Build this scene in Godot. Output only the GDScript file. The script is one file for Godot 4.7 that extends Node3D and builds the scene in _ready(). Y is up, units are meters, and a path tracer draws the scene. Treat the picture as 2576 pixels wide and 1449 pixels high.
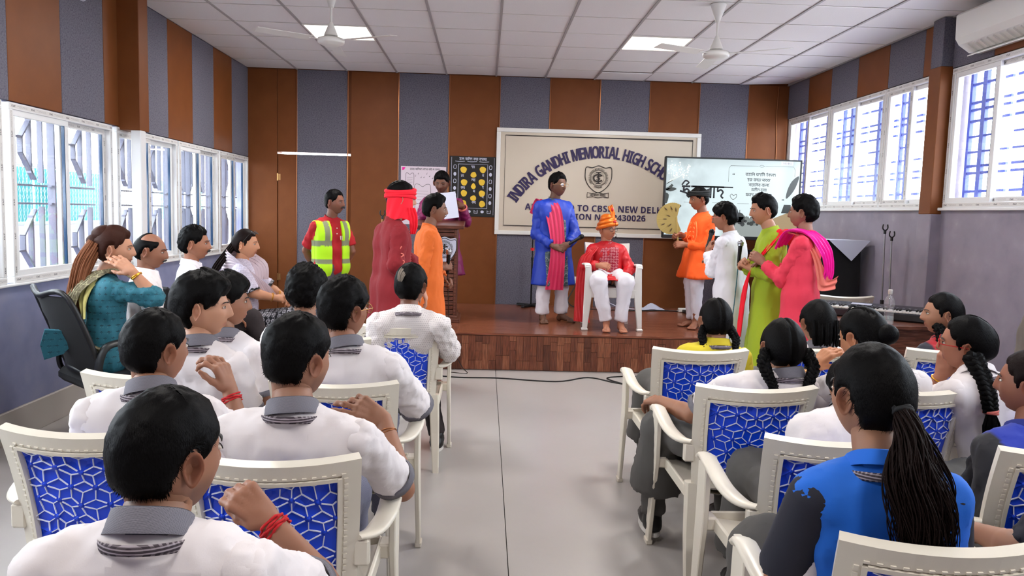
extends Node3D
# An assembly room with a low stage: measured in metres, y up, the stage wall at z = 0, the audience looks towards -z.

const XL := -1.21
const XR := 5.51
const HC := 3.19
const ZB := 11.7


func _ready() -> void:
	# camera
	var cam := Camera3D.new()
	cam.name = "camera"
	add_child(cam)
	cam.fov = rad_to_deg(2.0 * atan(724.5 / 1955.4))
	cam.near = 0.05
	cam.far = 200.0
	cam.transform = Transform3D(Basis(Vector3.UP, -0.0368) * Basis(Vector3.RIGHT, -0.0961) * Basis(Vector3.BACK, 0.0277), Vector3(1.7357, 1.5141, 9.8124))
	cam.current = true
	# sky: bright, evenly overcast
	var we := WorldEnvironment.new()
	we.name = "surroundings"
	var e := Environment.new()
	e.background_mode = Environment.BG_COLOR
	e.background_color = Color(0.93, 0.97, 1.0)
	e.background_energy_multiplier = 15.0
	e.tonemap_mode = Environment.TONE_MAPPER_LINEAR
	e.tonemap_exposure = 1.36
	e.sdfgi_enabled = true
	e.ssao_enabled = true
	e.ssil_enabled = true
	we.environment = e
	add_child(we)
	# ceiling panel lights: the two in view and the rows behind the camera's frame
	for p in LAMPS:
		var l := AreaLight3D.new()
		l.name = "panel_light"
		l.light_color = Color(1.0, 0.985, 0.965)
		l.light_energy = 3.2
		l.area_size = Vector2(0.57, 0.57)
		l.area_range = 20.0
		l.area_attenuation = 2.0
		l.shadow_enabled = true
		l.position = Vector3(p.x, HC - 0.012, p.y)
		l.rotation_degrees = Vector3(-90, 0, 0)
		add_child(l, true)
	make_materials()
	room_materials()
	make_room()
	make_outside()
	make_fixtures()
	make_stage_things()
	make_seats()
	make_people()


const LAMPS := [Vector2(0.305, 2.10), Vector2(3.355, 2.10), Vector2(0.305, 5.76), Vector2(3.355, 5.76), Vector2(0.305, 9.42), Vector2(3.355, 9.42)]

func make_materials() -> void:
	noise.seed = 7
	noise.frequency = 0.35
	noise.fractal_octaves = 3
	rng.seed = 11
	var sk := mat("skin", Color(1, 1, 1), 0.55)
	sk.vertex_color_use_as_albedo = true
	sk.subsurf_scatter_enabled = true
	sk.subsurf_scatter_strength = 0.08
	var strand := noise_tex(0.035, 3, [], 512, 3, true, 5.0)
	for h in [["hair", Color(0.035, 0.030, 0.032)], ["hair_brown", Color(0.20, 0.11, 0.085)], ["hair_dark_brown", Color(0.10, 0.065, 0.06)], ["hair_tan", Color(0.46, 0.29, 0.20)], ["hair_grey", Color(0.50, 0.46, 0.42)]]:
		var m := mat(h[0], h[1], 0.52)
		m.metallic_specular = 0.18
		m.normal_enabled = true
		m.normal_texture = strand
		m.normal_scale = 0.9
		m.uv1_triplanar = true
		m.uv1_scale = Vector3(26, 3.0, 26)
	# cloth
	var weave := noise_tex(0.06, 21, [], 512, 4, true, 2.0)
	for c in [["white_shirt", Color(0.86, 0.83, 0.83)], ["white_cotton", Color(0.88, 0.87, 0.90)], ["maroon", Color(0.50, 0.035, 0.09)], ["orange_dull", Color(0.86, 0.41, 0.13)], ["orange", Color(0.95, 0.35, 0.05)], ["magenta_silk", Color(0.47, 0.04, 0.30)],
		["royal_blue", Color(0.03, 0.20, 0.66)], ["red_silk", Color(0.75, 0.03, 0.09)], ["red_cloth", Color(0.93, 0.03, 0.16)], ["pink_stole", Color(0.82, 0.15, 0.35)], ["lime", Color(0.58, 0.66, 0.10)], ["rose", Color(0.84, 0.19, 0.29)], ["magenta", Color(0.93, 0.02, 0.62)], ["peach", Color(0.86, 0.45, 0.40)],
		["vest_yellow", Color(0.82, 0.98, 0.10)], ["red_polo", Color(0.66, 0.03, 0.09)], ["grey_trousers", Color(0.31, 0.30, 0.34)], ["dark_trousers", Color(0.13, 0.09, 0.10)], ["navy", Color(0.07, 0.07, 0.13)], ["blue_polo", Color(0.05, 0.37, 0.76)], ["deep_blue", Color(0.07, 0.13, 0.45)], ["yellow_polo", Color(0.78, 0.70, 0.12)], ["grey_skirt", Color(0.30, 0.29, 0.28)],
		["white_dupatta", Color(0.86, 0.80, 0.83)], ["olive_stole", Color(0.52, 0.49, 0.40)], ["pale_yellow", Color(0.88, 0.86, 0.55)], ["black_cloth", Color(0.035, 0.035, 0.045)], ["red_thread", Color(0.72, 0.05, 0.09)], ["grey_cloth", Color(0.40, 0.37, 0.34)], ["turban_orange", Color(0.90, 0.42, 0.07)], ["headwrap_black", Color(0.035, 0.04, 0.04)], ["khaki_skirt", Color(0.36, 0.35, 0.33)]]:
		var m := mat(c[0], c[1], 0.82)
		m.normal_enabled = true
		m.normal_texture = weave
		m.normal_scale = 0.25
		m.uv1_triplanar = true
		m.uv1_scale = Vector3(9, 9, 9)
		m.rim_enabled = true
		m.rim = 0.25
		m.rim_tint = 0.6
	for s in ["red_silk", "magenta_silk", "pink_stole", "magenta", "royal_blue"]:
		M[s].roughness = 0.5
	mat("reflective", Color(0.56, 0.57, 0.50), 0.35)
	print_cloth("check_grey", Color(0.33, 0.32, 0.35), Color(0.55, 0.54, 0.57), "check", 60.0)
	print_cloth("stripe_grey", Color(0.26, 0.26, 0.33), Color(0.50, 0.50, 0.58), "stripe", 45.0)
	print_cloth("dotted_white", Color(0.84, 0.81, 0.80), Color(0.35, 0.33, 0.36), "dots", 22.0)
	print_cloth("teal_print", Color(0.12, 0.38, 0.44), Color(0.05, 0.13, 0.17), "leaf", 9.0)
	print_cloth("blue_print", Color(0.34, 0.42, 0.45), Color(0.13, 0.18, 0.22), "blocks", 6.0)
	print_cloth("red_print", Color(0.62, 0.06, 0.18), Color(0.86, 0.62, 0.64), "swirl", 9.0)
	print_cloth("skirt_print", Color(0.07, 0.07, 0.11), Color(0.80, 0.80, 0.84), "swirl", 6.0)
	print_cloth("lace", Color(0.80, 0.78, 0.84), Color(0.62, 0.60, 0.70), "swirl", 14.0)
	print_cloth("stole_check", Color(0.45, 0.42, 0.33), Color(0.72, 0.70, 0.55), "plaid", 8.0)
	print_cloth("gold_sequin", Color(0.86, 0.40, 0.06), Color(0.98, 0.78, 0.30), "dots", 30.0)
	M.gold_sequin.roughness = 0.35
	M.gold_sequin.metallic = 0.4
	print_cloth("lanyard", Color(0.20, 0.16, 0.19), Color(0.62, 0.58, 0.60), "stripe", 18.0)
	# plastics and metals
	mat("chair_cream", Color(0.86, 0.83, 0.77), 0.30)
	mat("chair_blue", Color(0.0, 0.25, 0.84), 0.38)
	mat("chair_line", Color(0.86, 0.87, 0.93), 0.45)
	mat("white_plastic", Color(0.86, 0.85, 0.83), 0.35)
	mat("black_plastic", Color(0.025, 0.027, 0.035), 0.45)
	mat("dark_metal", Color(0.07, 0.065, 0.07), 0.4, 0.6)
	mat("steel", Color(0.62, 0.62, 0.64), 0.3, 0.9)
	mat("brass", Color(0.72, 0.55, 0.35), 0.35, 0.9)
	mat("copper_trim", Color(0.62, 0.40, 0.26), 0.30, 0.85)
	mat("gold", Color(0.85, 0.62, 0.22), 0.3, 0.9)
	mat("paper", Color(0.74, 0.75, 0.82), 0.7)
	mat("ink_black", Color(0.02, 0.02, 0.025), 0.7)
	mat("ink_purple", Color(0.13, 0.06, 0.27), 0.6)
	mat("ink_brown", Color(0.12, 0.07, 0.05), 0.6)
	mat("red_plastic", Color(0.8, 0.06, 0.08), 0.4)
	mat("cable_black", Color(0.03, 0.03, 0.035), 0.5)


func print_cloth(key: String, base: Color, ink: Color, kind: String, scale: float) -> void:
	var n := 256
	var im := Image.create(n, n, false, Image.FORMAT_RGB8)
	im.fill(base)
	var r := RandomNumberGenerator.new()
	r.seed = hash(key)
	match kind:
		"check":
			for k in 8:
				im.fill_rect(Rect2i(k * 32, 0, 12, n), base.lerp(ink, 0.55))
			for k in 8:
				im.fill_rect(Rect2i(0, k * 32, n, 8), base.lerp(ink, 0.8))
		"stripe":
			for k in 8:
				im.fill_rect(Rect2i(0, k * 32, n, 13), ink)
		"dots":
			for y in 4:
				for x in 4:
					_dot(im, Vector2(x * 64 + 16 + 32 * (y % 2), y * 64 + 32), 9.0, ink)
		"leaf":
			for y in 3:
				for x in 3:
					var c := Vector2(x * 85 + 42 + 40 * (y % 2), y * 85 + 42)
					for a in [-0.9, 0.0, 0.9]:
						var d := Vector2(sin(a), -cos(a))
						for t in 10:
							_dot(im, c + d * (6 + t * 2.0), 4.2 * sin(PI * (t + 1) / 11.0) + 0.5, ink)
					for t in 10:
						_dot(im, c + Vector2(0, t * 1.6), 1.6, ink)
					_dot(im, c + Vector2(-16, 12), 3.0, base.lerp(Color(0.75, 0.8, 0.8), 0.5))
		"swirl":
			for k in 16:
				var c := Vector2((k % 4) * 64 + 32, (k / 4) * 64 + 32) + Vector2(r.randf_range(-8, 8), r.randf_range(-8, 8))
				var ph := r.randf() * TAU
				for t in 46:
					var a := ph + t * 0.17
					_dot(im, c + Vector2(cos(a), sin(a)) * (26.0 - t * 0.42), 4.0, ink)
		"plaid":
			for k in 3:
				im.fill_rect(Rect2i(k * 86, 0, 5, n), ink)
				im.fill_rect(Rect2i(0, k * 86, n, 5), ink)
				im.fill_rect(Rect2i(k * 86 + 30, k * 86 + 20, 40, 34), base.darkened(0.25))
				im.fill_rect(Rect2i(k * 86 + 36, k * 86 + 26, 6, 22), ink)
				im.fill_rect(Rect2i(k * 86 + 48, k * 86 + 26, 6, 22), ink)
		"blocks":
			for y in 2:
				for x in 2:
					var c := Vector2(x * 128 + 64, y * 128 + 64)
					for a in 14:
						var an := PI + PI * a / 13.0
						for t in 14:
							_dot(im, c + Vector2(cos(an), sin(an)) * (16 + t * 2.6) + Vector2(0, 26), 2.4, ink)
					for t in 60:
						var an := PI + PI * t / 59.0
						_dot(im, c + Vector2(cos(an) * 58, sin(an) * 58 + 26), 3.0, Color(0.75, 0.78, 0.75))
			im.fill_rect(Rect2i(0, 120, n, 7), ink)
			im.fill_rect(Rect2i(0, 248, n, 7), ink)
			im.fill_rect(Rect2i(124, 0, 5, n), ink)
	var m := mat(key, Color(1, 1, 1), 0.8)
	tri_tex(m, ImageTexture.create_from_image(im), Vector3(scale, scale, scale))


func _dot(im: Image, c: Vector2, r: float, col: Color) -> void:
	var n := im.get_width()
	for y in range(int(c.y - r), int(c.y + r) + 1):
		for x in range(int(c.x - r), int(c.x + r) + 1):
			if (Vector2(x, y) - c).length() <= r:
				im.set_pixel(posmod(x, n), posmod(y, n), col)

# ---------------------------------------------------------------- the room
func room_materials() -> void:
	var felt := mat("felt_grey", Color(1, 1, 1), 0.95)
	tri_tex(felt, noise_tex(0.045, 31, [[0.0, Color(0.24, 0.235, 0.28)], [0.25, Color(0.345, 0.335, 0.385)], [0.5, Color(0.39, 0.38, 0.42)], [0.8, Color(0.42, 0.405, 0.445)], [1.0, Color(0.48, 0.46, 0.50)]], 512, 5), Vector3(2.6, 2.6, 2.6), true)
	felt.normal_enabled = true
	felt.normal_texture = noise_tex(0.15, 32, [], 512, 3, true, 3.0)
	felt.normal_scale = 0.4
	var brown := mat("laminate_brown", Color(1, 1, 1), 0.5)
	brown.metallic_specular = 0.32
	tri_tex(brown, noise_tex(0.01, 33, [[0.0, Color(0.435, 0.245, 0.118)], [0.5, Color(0.45, 0.255, 0.125)], [1.0, Color(0.465, 0.268, 0.135)]], 512, 4), Vector3(0.7, 0.7, 0.7), true)
	var tile := mat("ceiling_tile", Color(1, 1, 1), 0.95)
	tri_tex(tile, noise_tex(0.2, 34, [[0.0, Color(0.84, 0.83, 0.83)], [0.4, Color(0.88, 0.87, 0.87)], [1.0, Color(0.90, 0.89, 0.89)]], 512, 3), Vector3(1.3, 1.3, 1.3), true)
	mat("tee_bar", Color(0.62, 0.60, 0.60), 0.5)
	mat("void_dark", Color(0.22, 0.21, 0.20), 0.9)
	var pl := mat("paint_blue_grey", Color(1, 1, 1), 0.62)
	tri_tex(pl, noise_tex(0.012, 35, [[0.0, Color(0.46, 0.475, 0.60)], [0.45, Color(0.50, 0.515, 0.64)], [0.6, Color(0.51, 0.525, 0.645)], [1.0, Color(0.56, 0.56, 0.66)]], 512, 5), Vector3(0.55, 0.55, 0.55), true)
	var pr := mat("paint_grey", Color(1, 1, 1), 0.6)
	tri_tex(pr, noise_tex(0.012, 36, [[0.0, Color(0.47, 0.445, 0.50)], [0.4, Color(0.515, 0.485, 0.54)], [0.62, Color(0.53, 0.50, 0.555)], [0.85, Color(0.56, 0.53, 0.58)], [1.0, Color(0.64, 0.62, 0.65)]], 512, 6), Vector3(0.5, 0.5, 0.5), true)
	mat("skirting", Color(0.72, 0.69, 0.66), 0.5)
	var fl := mat("vinyl_floor", Color(1, 1, 1), 0.30)
	tri_tex(fl, noise_tex(0.01, 37, [[0.0, Color(0.665, 0.645, 0.63)], [0.5, Color(0.675, 0.655, 0.64)], [1.0, Color(0.685, 0.668, 0.655)]], 512, 5), Vector3(0.25, 0.25, 0.25), true)
	mat("upvc", Color(0.86, 0.86, 0.86), 0.35)
	tape_material()
	var g := mat("glass", Color(1, 1, 1, 0.06), 0.0)
	g.transparency = BaseMaterial3D.TRANSPARENCY_ALPHA
	mat("glass_edge", Color(0.03, 0.22, 0.36), 0.3)
	mat("grille_grey", Color(0.30, 0.31, 0.38), 0.55)
	mat("grille_flare_blue", Color(0.13, 0.22, 0.58), 0.5)  # blue flare of the bright windows, put into the colour of the bars
	for k in 5:
		var c: Color = [Color(0.50, 0.28, 0.18), Color(0.43, 0.225, 0.14), Color(0.56, 0.33, 0.22), Color(0.37, 0.19, 0.115), Color(0.47, 0.25, 0.155)][k]
		wood("stage_wood_%d" % k, c, 40 + k, Vector3(14, 1.1, 14))
	wood("stage_top", Color(0.50, 0.285, 0.20), 50, Vector3(0.45, 6.0, 9.0))
	M.stage_top.roughness = 0.22
	wood("lectern_wood", Color(0.37, 0.20, 0.14), 52, Vector3(1.2, 10, 10))
	wood("table_wood", Color(0.42, 0.24, 0.17), 53, Vector3(1.2, 10, 10))


func wood(key: String, c: Color, sd: int, scale: Vector3) -> void:
	var m := mat(key, Color(1, 1, 1), 0.38)
	tri_tex(m, noise_tex(0.02, sd, [[0.0, c.darkened(0.38)], [0.35, c.darkened(0.12)], [0.55, c], [0.75, c.lightened(0.06)], [1.0, c.lightened(0.16)]], 256, 4), scale, true)


func tape_material() -> void:
	var im := Image.create(512, 64, false, Image.FORMAT_RGB8)
	im.fill(Color(0.80, 0.79, 0.78))
	var dk := Color(0.20, 0.19, 0.22)
	var md := Color(0.52, 0.51, 0.53)
	for k in 2:
		var x := k * 256
		# a block mark of three letters and two lines of fine print
		for j in 3:
			im.fill_rect(Rect2i(x + 20 + j * 17, 18, 5, 28), dk)
			im.fill_rect(Rect2i(x + 20 + j * 17, 18 if j != 1 else 30, 14, 6), dk)
			im.fill_rect(Rect2i(x + 28 + j * 17, 34, 4, 12), dk)
		for j in 26:
			if j % 7 != 6:
				im.fill_rect(Rect2i(x + 92 + j * 5, 20, 3, 7), md)
			if j % 6 != 4 and j > 4:
				im.fill_rect(Rect2i(x + 92 + j * 5, 36, 3, 7), md)
	var m := mat("frame_tape", Color(1, 1, 1), 0.4)
	m.albedo_texture = ImageTexture.create_from_image(im)


# wall-local axes: x along the wall, y up, z into the room
func wall_xf(side: int, origin: Vector3) -> Transform3D:
	if side < 0:
		return Transform3D(Basis(Vector3(0, 0, -1), Vector3.UP, Vector3(1, 0, 0)), origin)
	return Transform3D(Basis(Vector3(0, 0, 1), Vector3.UP, Vector3(-1, 0, 0)), origin)


func make_room() -> void:
	# floor: sheets of vinyl with a fine seam on a slab
	var fl := MB.new()
	fl.box(Vector3((XL + XR) / 2, -0.12, ZB / 2 - 0.1), Vector3(XR - XL + 0.5, 0.22, ZB + 0.7))
	var floor_ := struct("floor", fl, M.void_dark, "pale beige-grey vinyl floor of the hall")
	var seams := [XL, -0.13, 1.87, 3.87, XR]
	for k in 4:
		var b := MB.new()
		b.box(Vector3((seams[k] + seams[k + 1]) / 2, -0.005, ZB / 2), Vector3(seams[k + 1] - seams[k] - 0.0035, 0.01, ZB), 0.001)
		obj("vinyl_sheet", b, M.vinyl_floor, floor_)
	# ceiling: lay-in tiles on a grid of bars
	var ce := MB.new()
	ce.box(Vector3((XL + XR) / 2, HC + 0.45, ZB / 2), Vector3(XR - XL + 0.5, 0.2, ZB + 0.5))
	var ceil := struct("ceiling", ce, M.void_dark, "suspended ceiling of square white tiles")
	var tb := MB.new()
	tb.box(Vector3.ZERO, Vector3(0.594, 0.012, 0.594), 0.003)
	var tm := tb.mesh()
	var t2 := MB.new()
	t2.box(Vector3.ZERO, Vector3(0.594, 0.012, 0.56), 0.003)
	var tm0 := t2.mesh()
	for k in 20:
		for i in range(-2, 9):
			var x := 0.61 * i + 0.305
			var z := 0.575 + 0.61 * (k - 1) + 0.305 if k > 0 else 0.29
			if z > ZB - 0.25:
				continue
			var lamp := false
			for p in LAMPS:
				if absf(p.x - x) < 0.1 and absf(p.y - z) < 0.1:
					lamp = true
			if lamp:
				continue
			var r := Vector3(rng.randf_range(-0.003, 0.003), 0, rng.randf_range(-0.003, 0.003))
			var y := HC + 0.012
			if k == 0 and i == 5:
				y -= 0.012
				r.x = 0.03
			if k == 0 and i == 8:
				r = Vector3(0.02, 0, 0.045)
			if k == 1 and i == 3:
				r.z = -0.02
			inst("ceiling_tile", tm if k > 0 else tm0, M.ceiling_tile, ceil, Transform3D(Basis.from_euler(r), Vector3(x, y, z)))
	for i in range(-1, 10):
		var b := MB.new()
		b.box(Vector3(minf(0.61 * i, XR - 0.012), HC + 0.002, ZB / 2), Vector3(0.022, 0.008, ZB), 0.001)
		b.box(Vector3(minf(0.61 * i, XR - 0.012), HC + 0.02, ZB / 2), Vector3(0.004, 0.03, ZB))
		obj("main_runner", b, M.tee_bar, ceil)
	for k in 19:
		var b := MB.new()
		b.box(Vector3((XL + XR) / 2, HC + 0.0045, 0.575 + 0.61 * k), Vector3(XR - XL, 0.004, 0.014), 0.0005)
		obj("cross_tee", b, M.white_plastic, ceil)
	back_wall()
	# wall behind the camera
	var wf := MB.new()
	wf.box(Vector3((XL + XR) / 2, HC / 2 + 0.1, ZB + 0.1), Vector3(XR - XL + 0.4, HC + 0.7, 0.2))
	struct("wall_front", wf, M.paint_grey, "grey wall at the end of the hall")
	side_walls()


func back_wall() -> void:
	var w := MB.new()
	# door opening from x -0.85 to 0.05, up to 2.19
	w.box(Vector3((XL - 0.2 - 0.85) / 2, HC / 2 + 0.1, -0.12), Vector3(-0.85 - XL + 0.2, HC + 0.7, 0.2))
	w.box(Vector3((0.05 + XR + 0.2) / 2, HC / 2 + 0.1, -0.12), Vector3(XR + 0.2 - 0.05, HC + 0.7, 0.2))
	w.box(Vector3(-0.4, (2.19 + HC + 0.45) / 2, -0.12), Vector3(0.9, HC + 0.45 - 2.19, 0.2))
	var wall := struct("wall_back", w, M.laminate_brown, "stage wall of alternating brown and grey acoustic panels")
	var j := [XL]
	for k in 10:
		j.append(-0.61 + 0.6233 * k)
	j.append(XR)
	for k in 11:
		var x0: float = j[k]
		var x1: float = j[k + 1]
		var m: Material = M.laminate_brown if k % 2 == 0 else M.felt_grey
		var b := MB.new()
		if k == 0:
			b.box(Vector3((x0 - 0.85) / 2, HC / 2, -0.01), Vector3(-0.85 - x0 - 0.004, HC, 0.02), 0.002)
			b.box(Vector3((-0.85 + x1) / 2, (2.19 + HC) / 2, -0.01), Vector3(x1 + 0.85 - 0.004, HC - 2.19, 0.02), 0.002)
		elif k == 1:
			b.box(Vector3((x0 + x1) / 2, (2.19 + HC) / 2, -0.008), Vector3(x1 - x0 - 0.004, HC - 2.19, 0.024), 0.002)
		elif k == 2:
			b.box(Vector3((0.05 + x1) / 2, HC / 2, -0.01), Vector3(x1 - 0.05 - 0.004, HC, 0.02), 0.002)
		else:
			b.box(Vector3((x0 + x1) / 2, HC / 2, -0.01 if k % 2 == 0 else -0.008), Vector3(x1 - x0 - 0.004, HC, 0.02 if k % 2 == 0 else 0.024), 0.002)
		var o := obj("wall_panel", b, m, wall)
		if k > 0:
			var t := MB.new()
			var y0 := 2.19 if k == 1 else 0.0
			t.box(Vector3(x0, (HC + y0) / 2, 0.005), Vector3(0.012, HC - y0, 0.010), 0.003)
			obj("edge_trim", t, M.copper_trim, wall)
	# the door, faced with the same panels
	var d := Node3D.new()
	d.name = "door_1"
	add_child(d)
	tag(d, "panel-faced door with a slit of daylight above it", "", "", "structure")
	var db := MB.new()
	db.box(Vector3(-0.40, 1.083, -0.035), Vector3(0.90, 2.160, 0.04), 0.002)
	obj("door_leaf", db, M.laminate_brown, d)
	var p1 := MB.new()
	p1.box(Vector3(-0.728, 1.083, -0.008), Vector3(0.222, 2.155, 0.016), 0.002)
	obj("door_panel", p1, M.laminate_brown, d)
	var p2 := MB.new()
	p2.box(Vector3(-0.302, 1.083, -0.006), Vector3(0.612, 2.155, 0.020), 0.002)
	obj("door_panel", p2, M.felt_grey, d)
	for q in [[-0.612, 0.0], [0.009, 0.0]]:
		var t := MB.new()
		t.box(Vector3(q[0], 1.083, 0.004), Vector3(0.010, 2.155, 0.014), 0.003)
		obj("edge_trim", t, M.copper_trim, d)
	for y in [1.88, 0.64]:
		var h := MB.new()
		h.tube(PackedVector3Array([Vector3(-0.843, y - 0.045, 0.008), Vector3(-0.843, y + 0.045, 0.008)]), 0.009, 8)
		h.box(Vector3(-0.826, y, 0.003), Vector3(0.03, 0.08, 0.006), 0.002)
		obj("hinge", h, M.brass, d)
	var bo := MB.new()
	bo.box(Vector3(-0.02, 1.115, 0.012), Vector3(0.075, 0.045, 0.008), 0.002)
	bo.tube(PackedVector3Array([Vector3(-0.055, 1.115, 0.022), Vector3(0.10, 1.115, 0.022)]), 0.008, 8)
	bo.box(Vector3(0.085, 1.115, 0.012), Vector3(0.03, 0.05, 0.012), 0.002)
	bo.tube(PackedVector3Array([Vector3(0.03, 1.115, 0.025), Vector3(0.03, 1.135, 0.05)]), 0.006, 8)
	obj("door_bolt", bo, M.steel, d)
	var lk := MB.new()
	lk.lathe([Vector2(0, 0), Vector2(0.02, 0), Vector2(0.022, 0.01), Vector2(0.014, 0.025), Vector2(0.024, 0.04), Vector2(0, 0.05)], 12)
	var kn := obj("door_knob", lk, M.steel, d)
	kn.position = Vector3(-0.03, 1.0, 0.0)
	kn.rotation_degrees = Vector3(90, 0, 0)


func side_walls() -> void:
	# left: windows from 1.0 to 2.1
	var lw := [[0.02, 1.06], [1.09, 2.20], [2.23, 3.46], [3.53, 4.86], [4.93, 6.15], [6.22, 7.44], [7.51, 8.73]]
	var rw := [[0.06, 1.23], [1.24, 2.43], [2.44, 3.30], [3.49, 4.60], [4.63, 5.80], [5.83, 7.00], [7.03, 8.20], [8.23, 9.40]]
	for side in [-1, 1]:
		var x := XL if side < 0 else XR
		var y0 := 0.99 if side < 0 else 1.655
		var y1 := 2.11 if side < 0 else 2.775
		var list: Array = lw if side < 0 else rw
		var zend: float = list[-1][1] + 0.03
		var w := MB.new()
		var ox: float = x + side * 0.12
		w.box(Vector3(ox, y0 / 2 - 0.1, ZB / 2), Vector3(0.2, y0 + 0.2, ZB + 0.2))
		w.box(Vector3(ox, (y1 + HC + 0.45) / 2, ZB / 2), Vector3(0.2, HC + 0.45 - y1, ZB + 0.2))
		w.box(Vector3(ox, (y0 + y1) / 2, (zend + ZB + 0.2) / 2), Vector3(0.2, y1 - y0, ZB + 0.2 - zend))
		w.box(Vector3(ox, (y0 + y1) / 2, -0.06), Vector3(0.2, y1 - y0, 0.12))
		if side > 0:
			w.box(Vector3(ox, (y0 + y1) / 2, 3.395), Vector3(0.2, y1 - y0, 0.18))
		var wall := struct("wall_left" if side < 0 else "wall_right", w, M.paint_blue_grey if side < 0 else M.paint_grey, "window wall, blue-grey below, brown and grey panels above" if side < 0 else "window wall, grey below, blue-grey and brown panels above")
		# plaster face under the windows
		var pf := MB.new()
		pf.box(Vector3(x - side * -0.005, y0 / 2 + 0.1 if side < 0 else y0 / 2, ZB / 2), Vector3(0.02, y0 - 0.2 if side < 0 else y0, ZB), 0.002)
		obj("painted_dado", pf, M.paint_blue_grey if side < 0 else M.paint_grey, wall)
		# panels over the windows
		var zj := [0.0]
		if side < 0:
			for k in 20:
				zj.append(0.61 + 0.605 * k)
		else:
			zj.append_array([0.61, 1.215, 1.83, 2.445, 3.04, 3.30, 3.47, 3.99])
			for k in 14:
				zj.append(4.60 + 0.605 * k)
		for k in zj.size() - 1:
			var z0: float = zj[k]
			var z1: float = minf(zj[k + 1], ZB)
			if z1 <= z0 or side > 0 and k == 6:
				continue
			var grey := k % 2 == 0
			if side > 0 and k >= 7:
				grey = k % 2 == 1
			var b := MB.new()
			b.box(Vector3(x + side * 0.006, (y1 + HC) / 2 + 0.004, (z0 + z1) / 2), Vector3(0.024, HC - y1 - 0.008, z1 - z0 - 0.005), 0.003)
			obj("wall_panel", b, M.felt_grey if grey else M.laminate_brown, wall)
		# windows
		for k in list.size():
			make_window(side, x, list[k][0], list[k][1], y0, y1, k)
		# ledge
		var sl := MB.new()
		sl.box(Vector3(x - side * 0.012, y0 - 0.012 if side > 0 else y0 - 0.008, zend / 2), Vector3(0.05, 0.024 if side > 0 else 0.016, zend), 0.004)
		obj("window_ledge", sl, M.upvc, wall)
	# skirting on the left
	var bs := MB.new()
	bs.box(Vector3(XL + 0.008, 0.10, ZB / 2), Vector3(0.03, 0.20, ZB), 0.003)
	struct("baseboard_left", bs, M.skirting, "pale skirting along the window wall")
	var br := MB.new()
	br.box(Vector3(XR - 0.008, 0.05, ZB / 2), Vector3(0.02, 0.10, ZB), 0.003)
	struct("baseboard_right", br, M.skirting, "low pale skirting along the window wall")
	# boxed column, left: brown casing above a slim white post
	var c := struct_root("trim_1", "brown boxed column casing on a slim white post between windows")
	var cb := MB.new()
	cb.box(Vector3((XL - 1.035) / 2, (2.09 + HC) / 2, 3.325), Vector3(-1.035 - XL, HC - 2.09, 0.17), 0.004)
	obj("column_casing", cb, M.laminate_brown, c)
	var cp := MB.new()
	cp.box(Vector3(-1.072, 1.05, 3.36), Vector3(0.08, 2.08, 0.10), 0.006)
	obj("column_post", cp, M.upvc, c)
	# boxed column, right
	var d := struct_root("trim_2", "boxed column, brown beside the windows and blue-grey above, on grey plaster")
	var d1 := MB.new()
	d1.box(Vector3((XR + 5.42) / 2, (1.60 + 2.80) / 2, 3.385), Vector3(XR - 5.42 + 0.02, 1.20, 0.17), 0.004)
	obj("column_casing", d1, M.laminate_brown, d)
	var d2 := MB.new()
	d2.box(Vector3((XR + 5.425) / 2, (2.80 + HC) / 2, 3.385), Vector3(XR - 5.425 + 0.02, HC - 2.80, 0.16), 0.004)
	obj("column_casing", d2, M.felt_grey, d)
	var d3 := MB.new()
	d3.box(Vector3((XR + 5.42) / 2, 0.80, 3.385), Vector3(XR - 5.42 + 0.02, 1.60, 0.20), 0.006)
	obj("column_plaster", d3, M.paint_grey, d)


var window_no := 0


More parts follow.
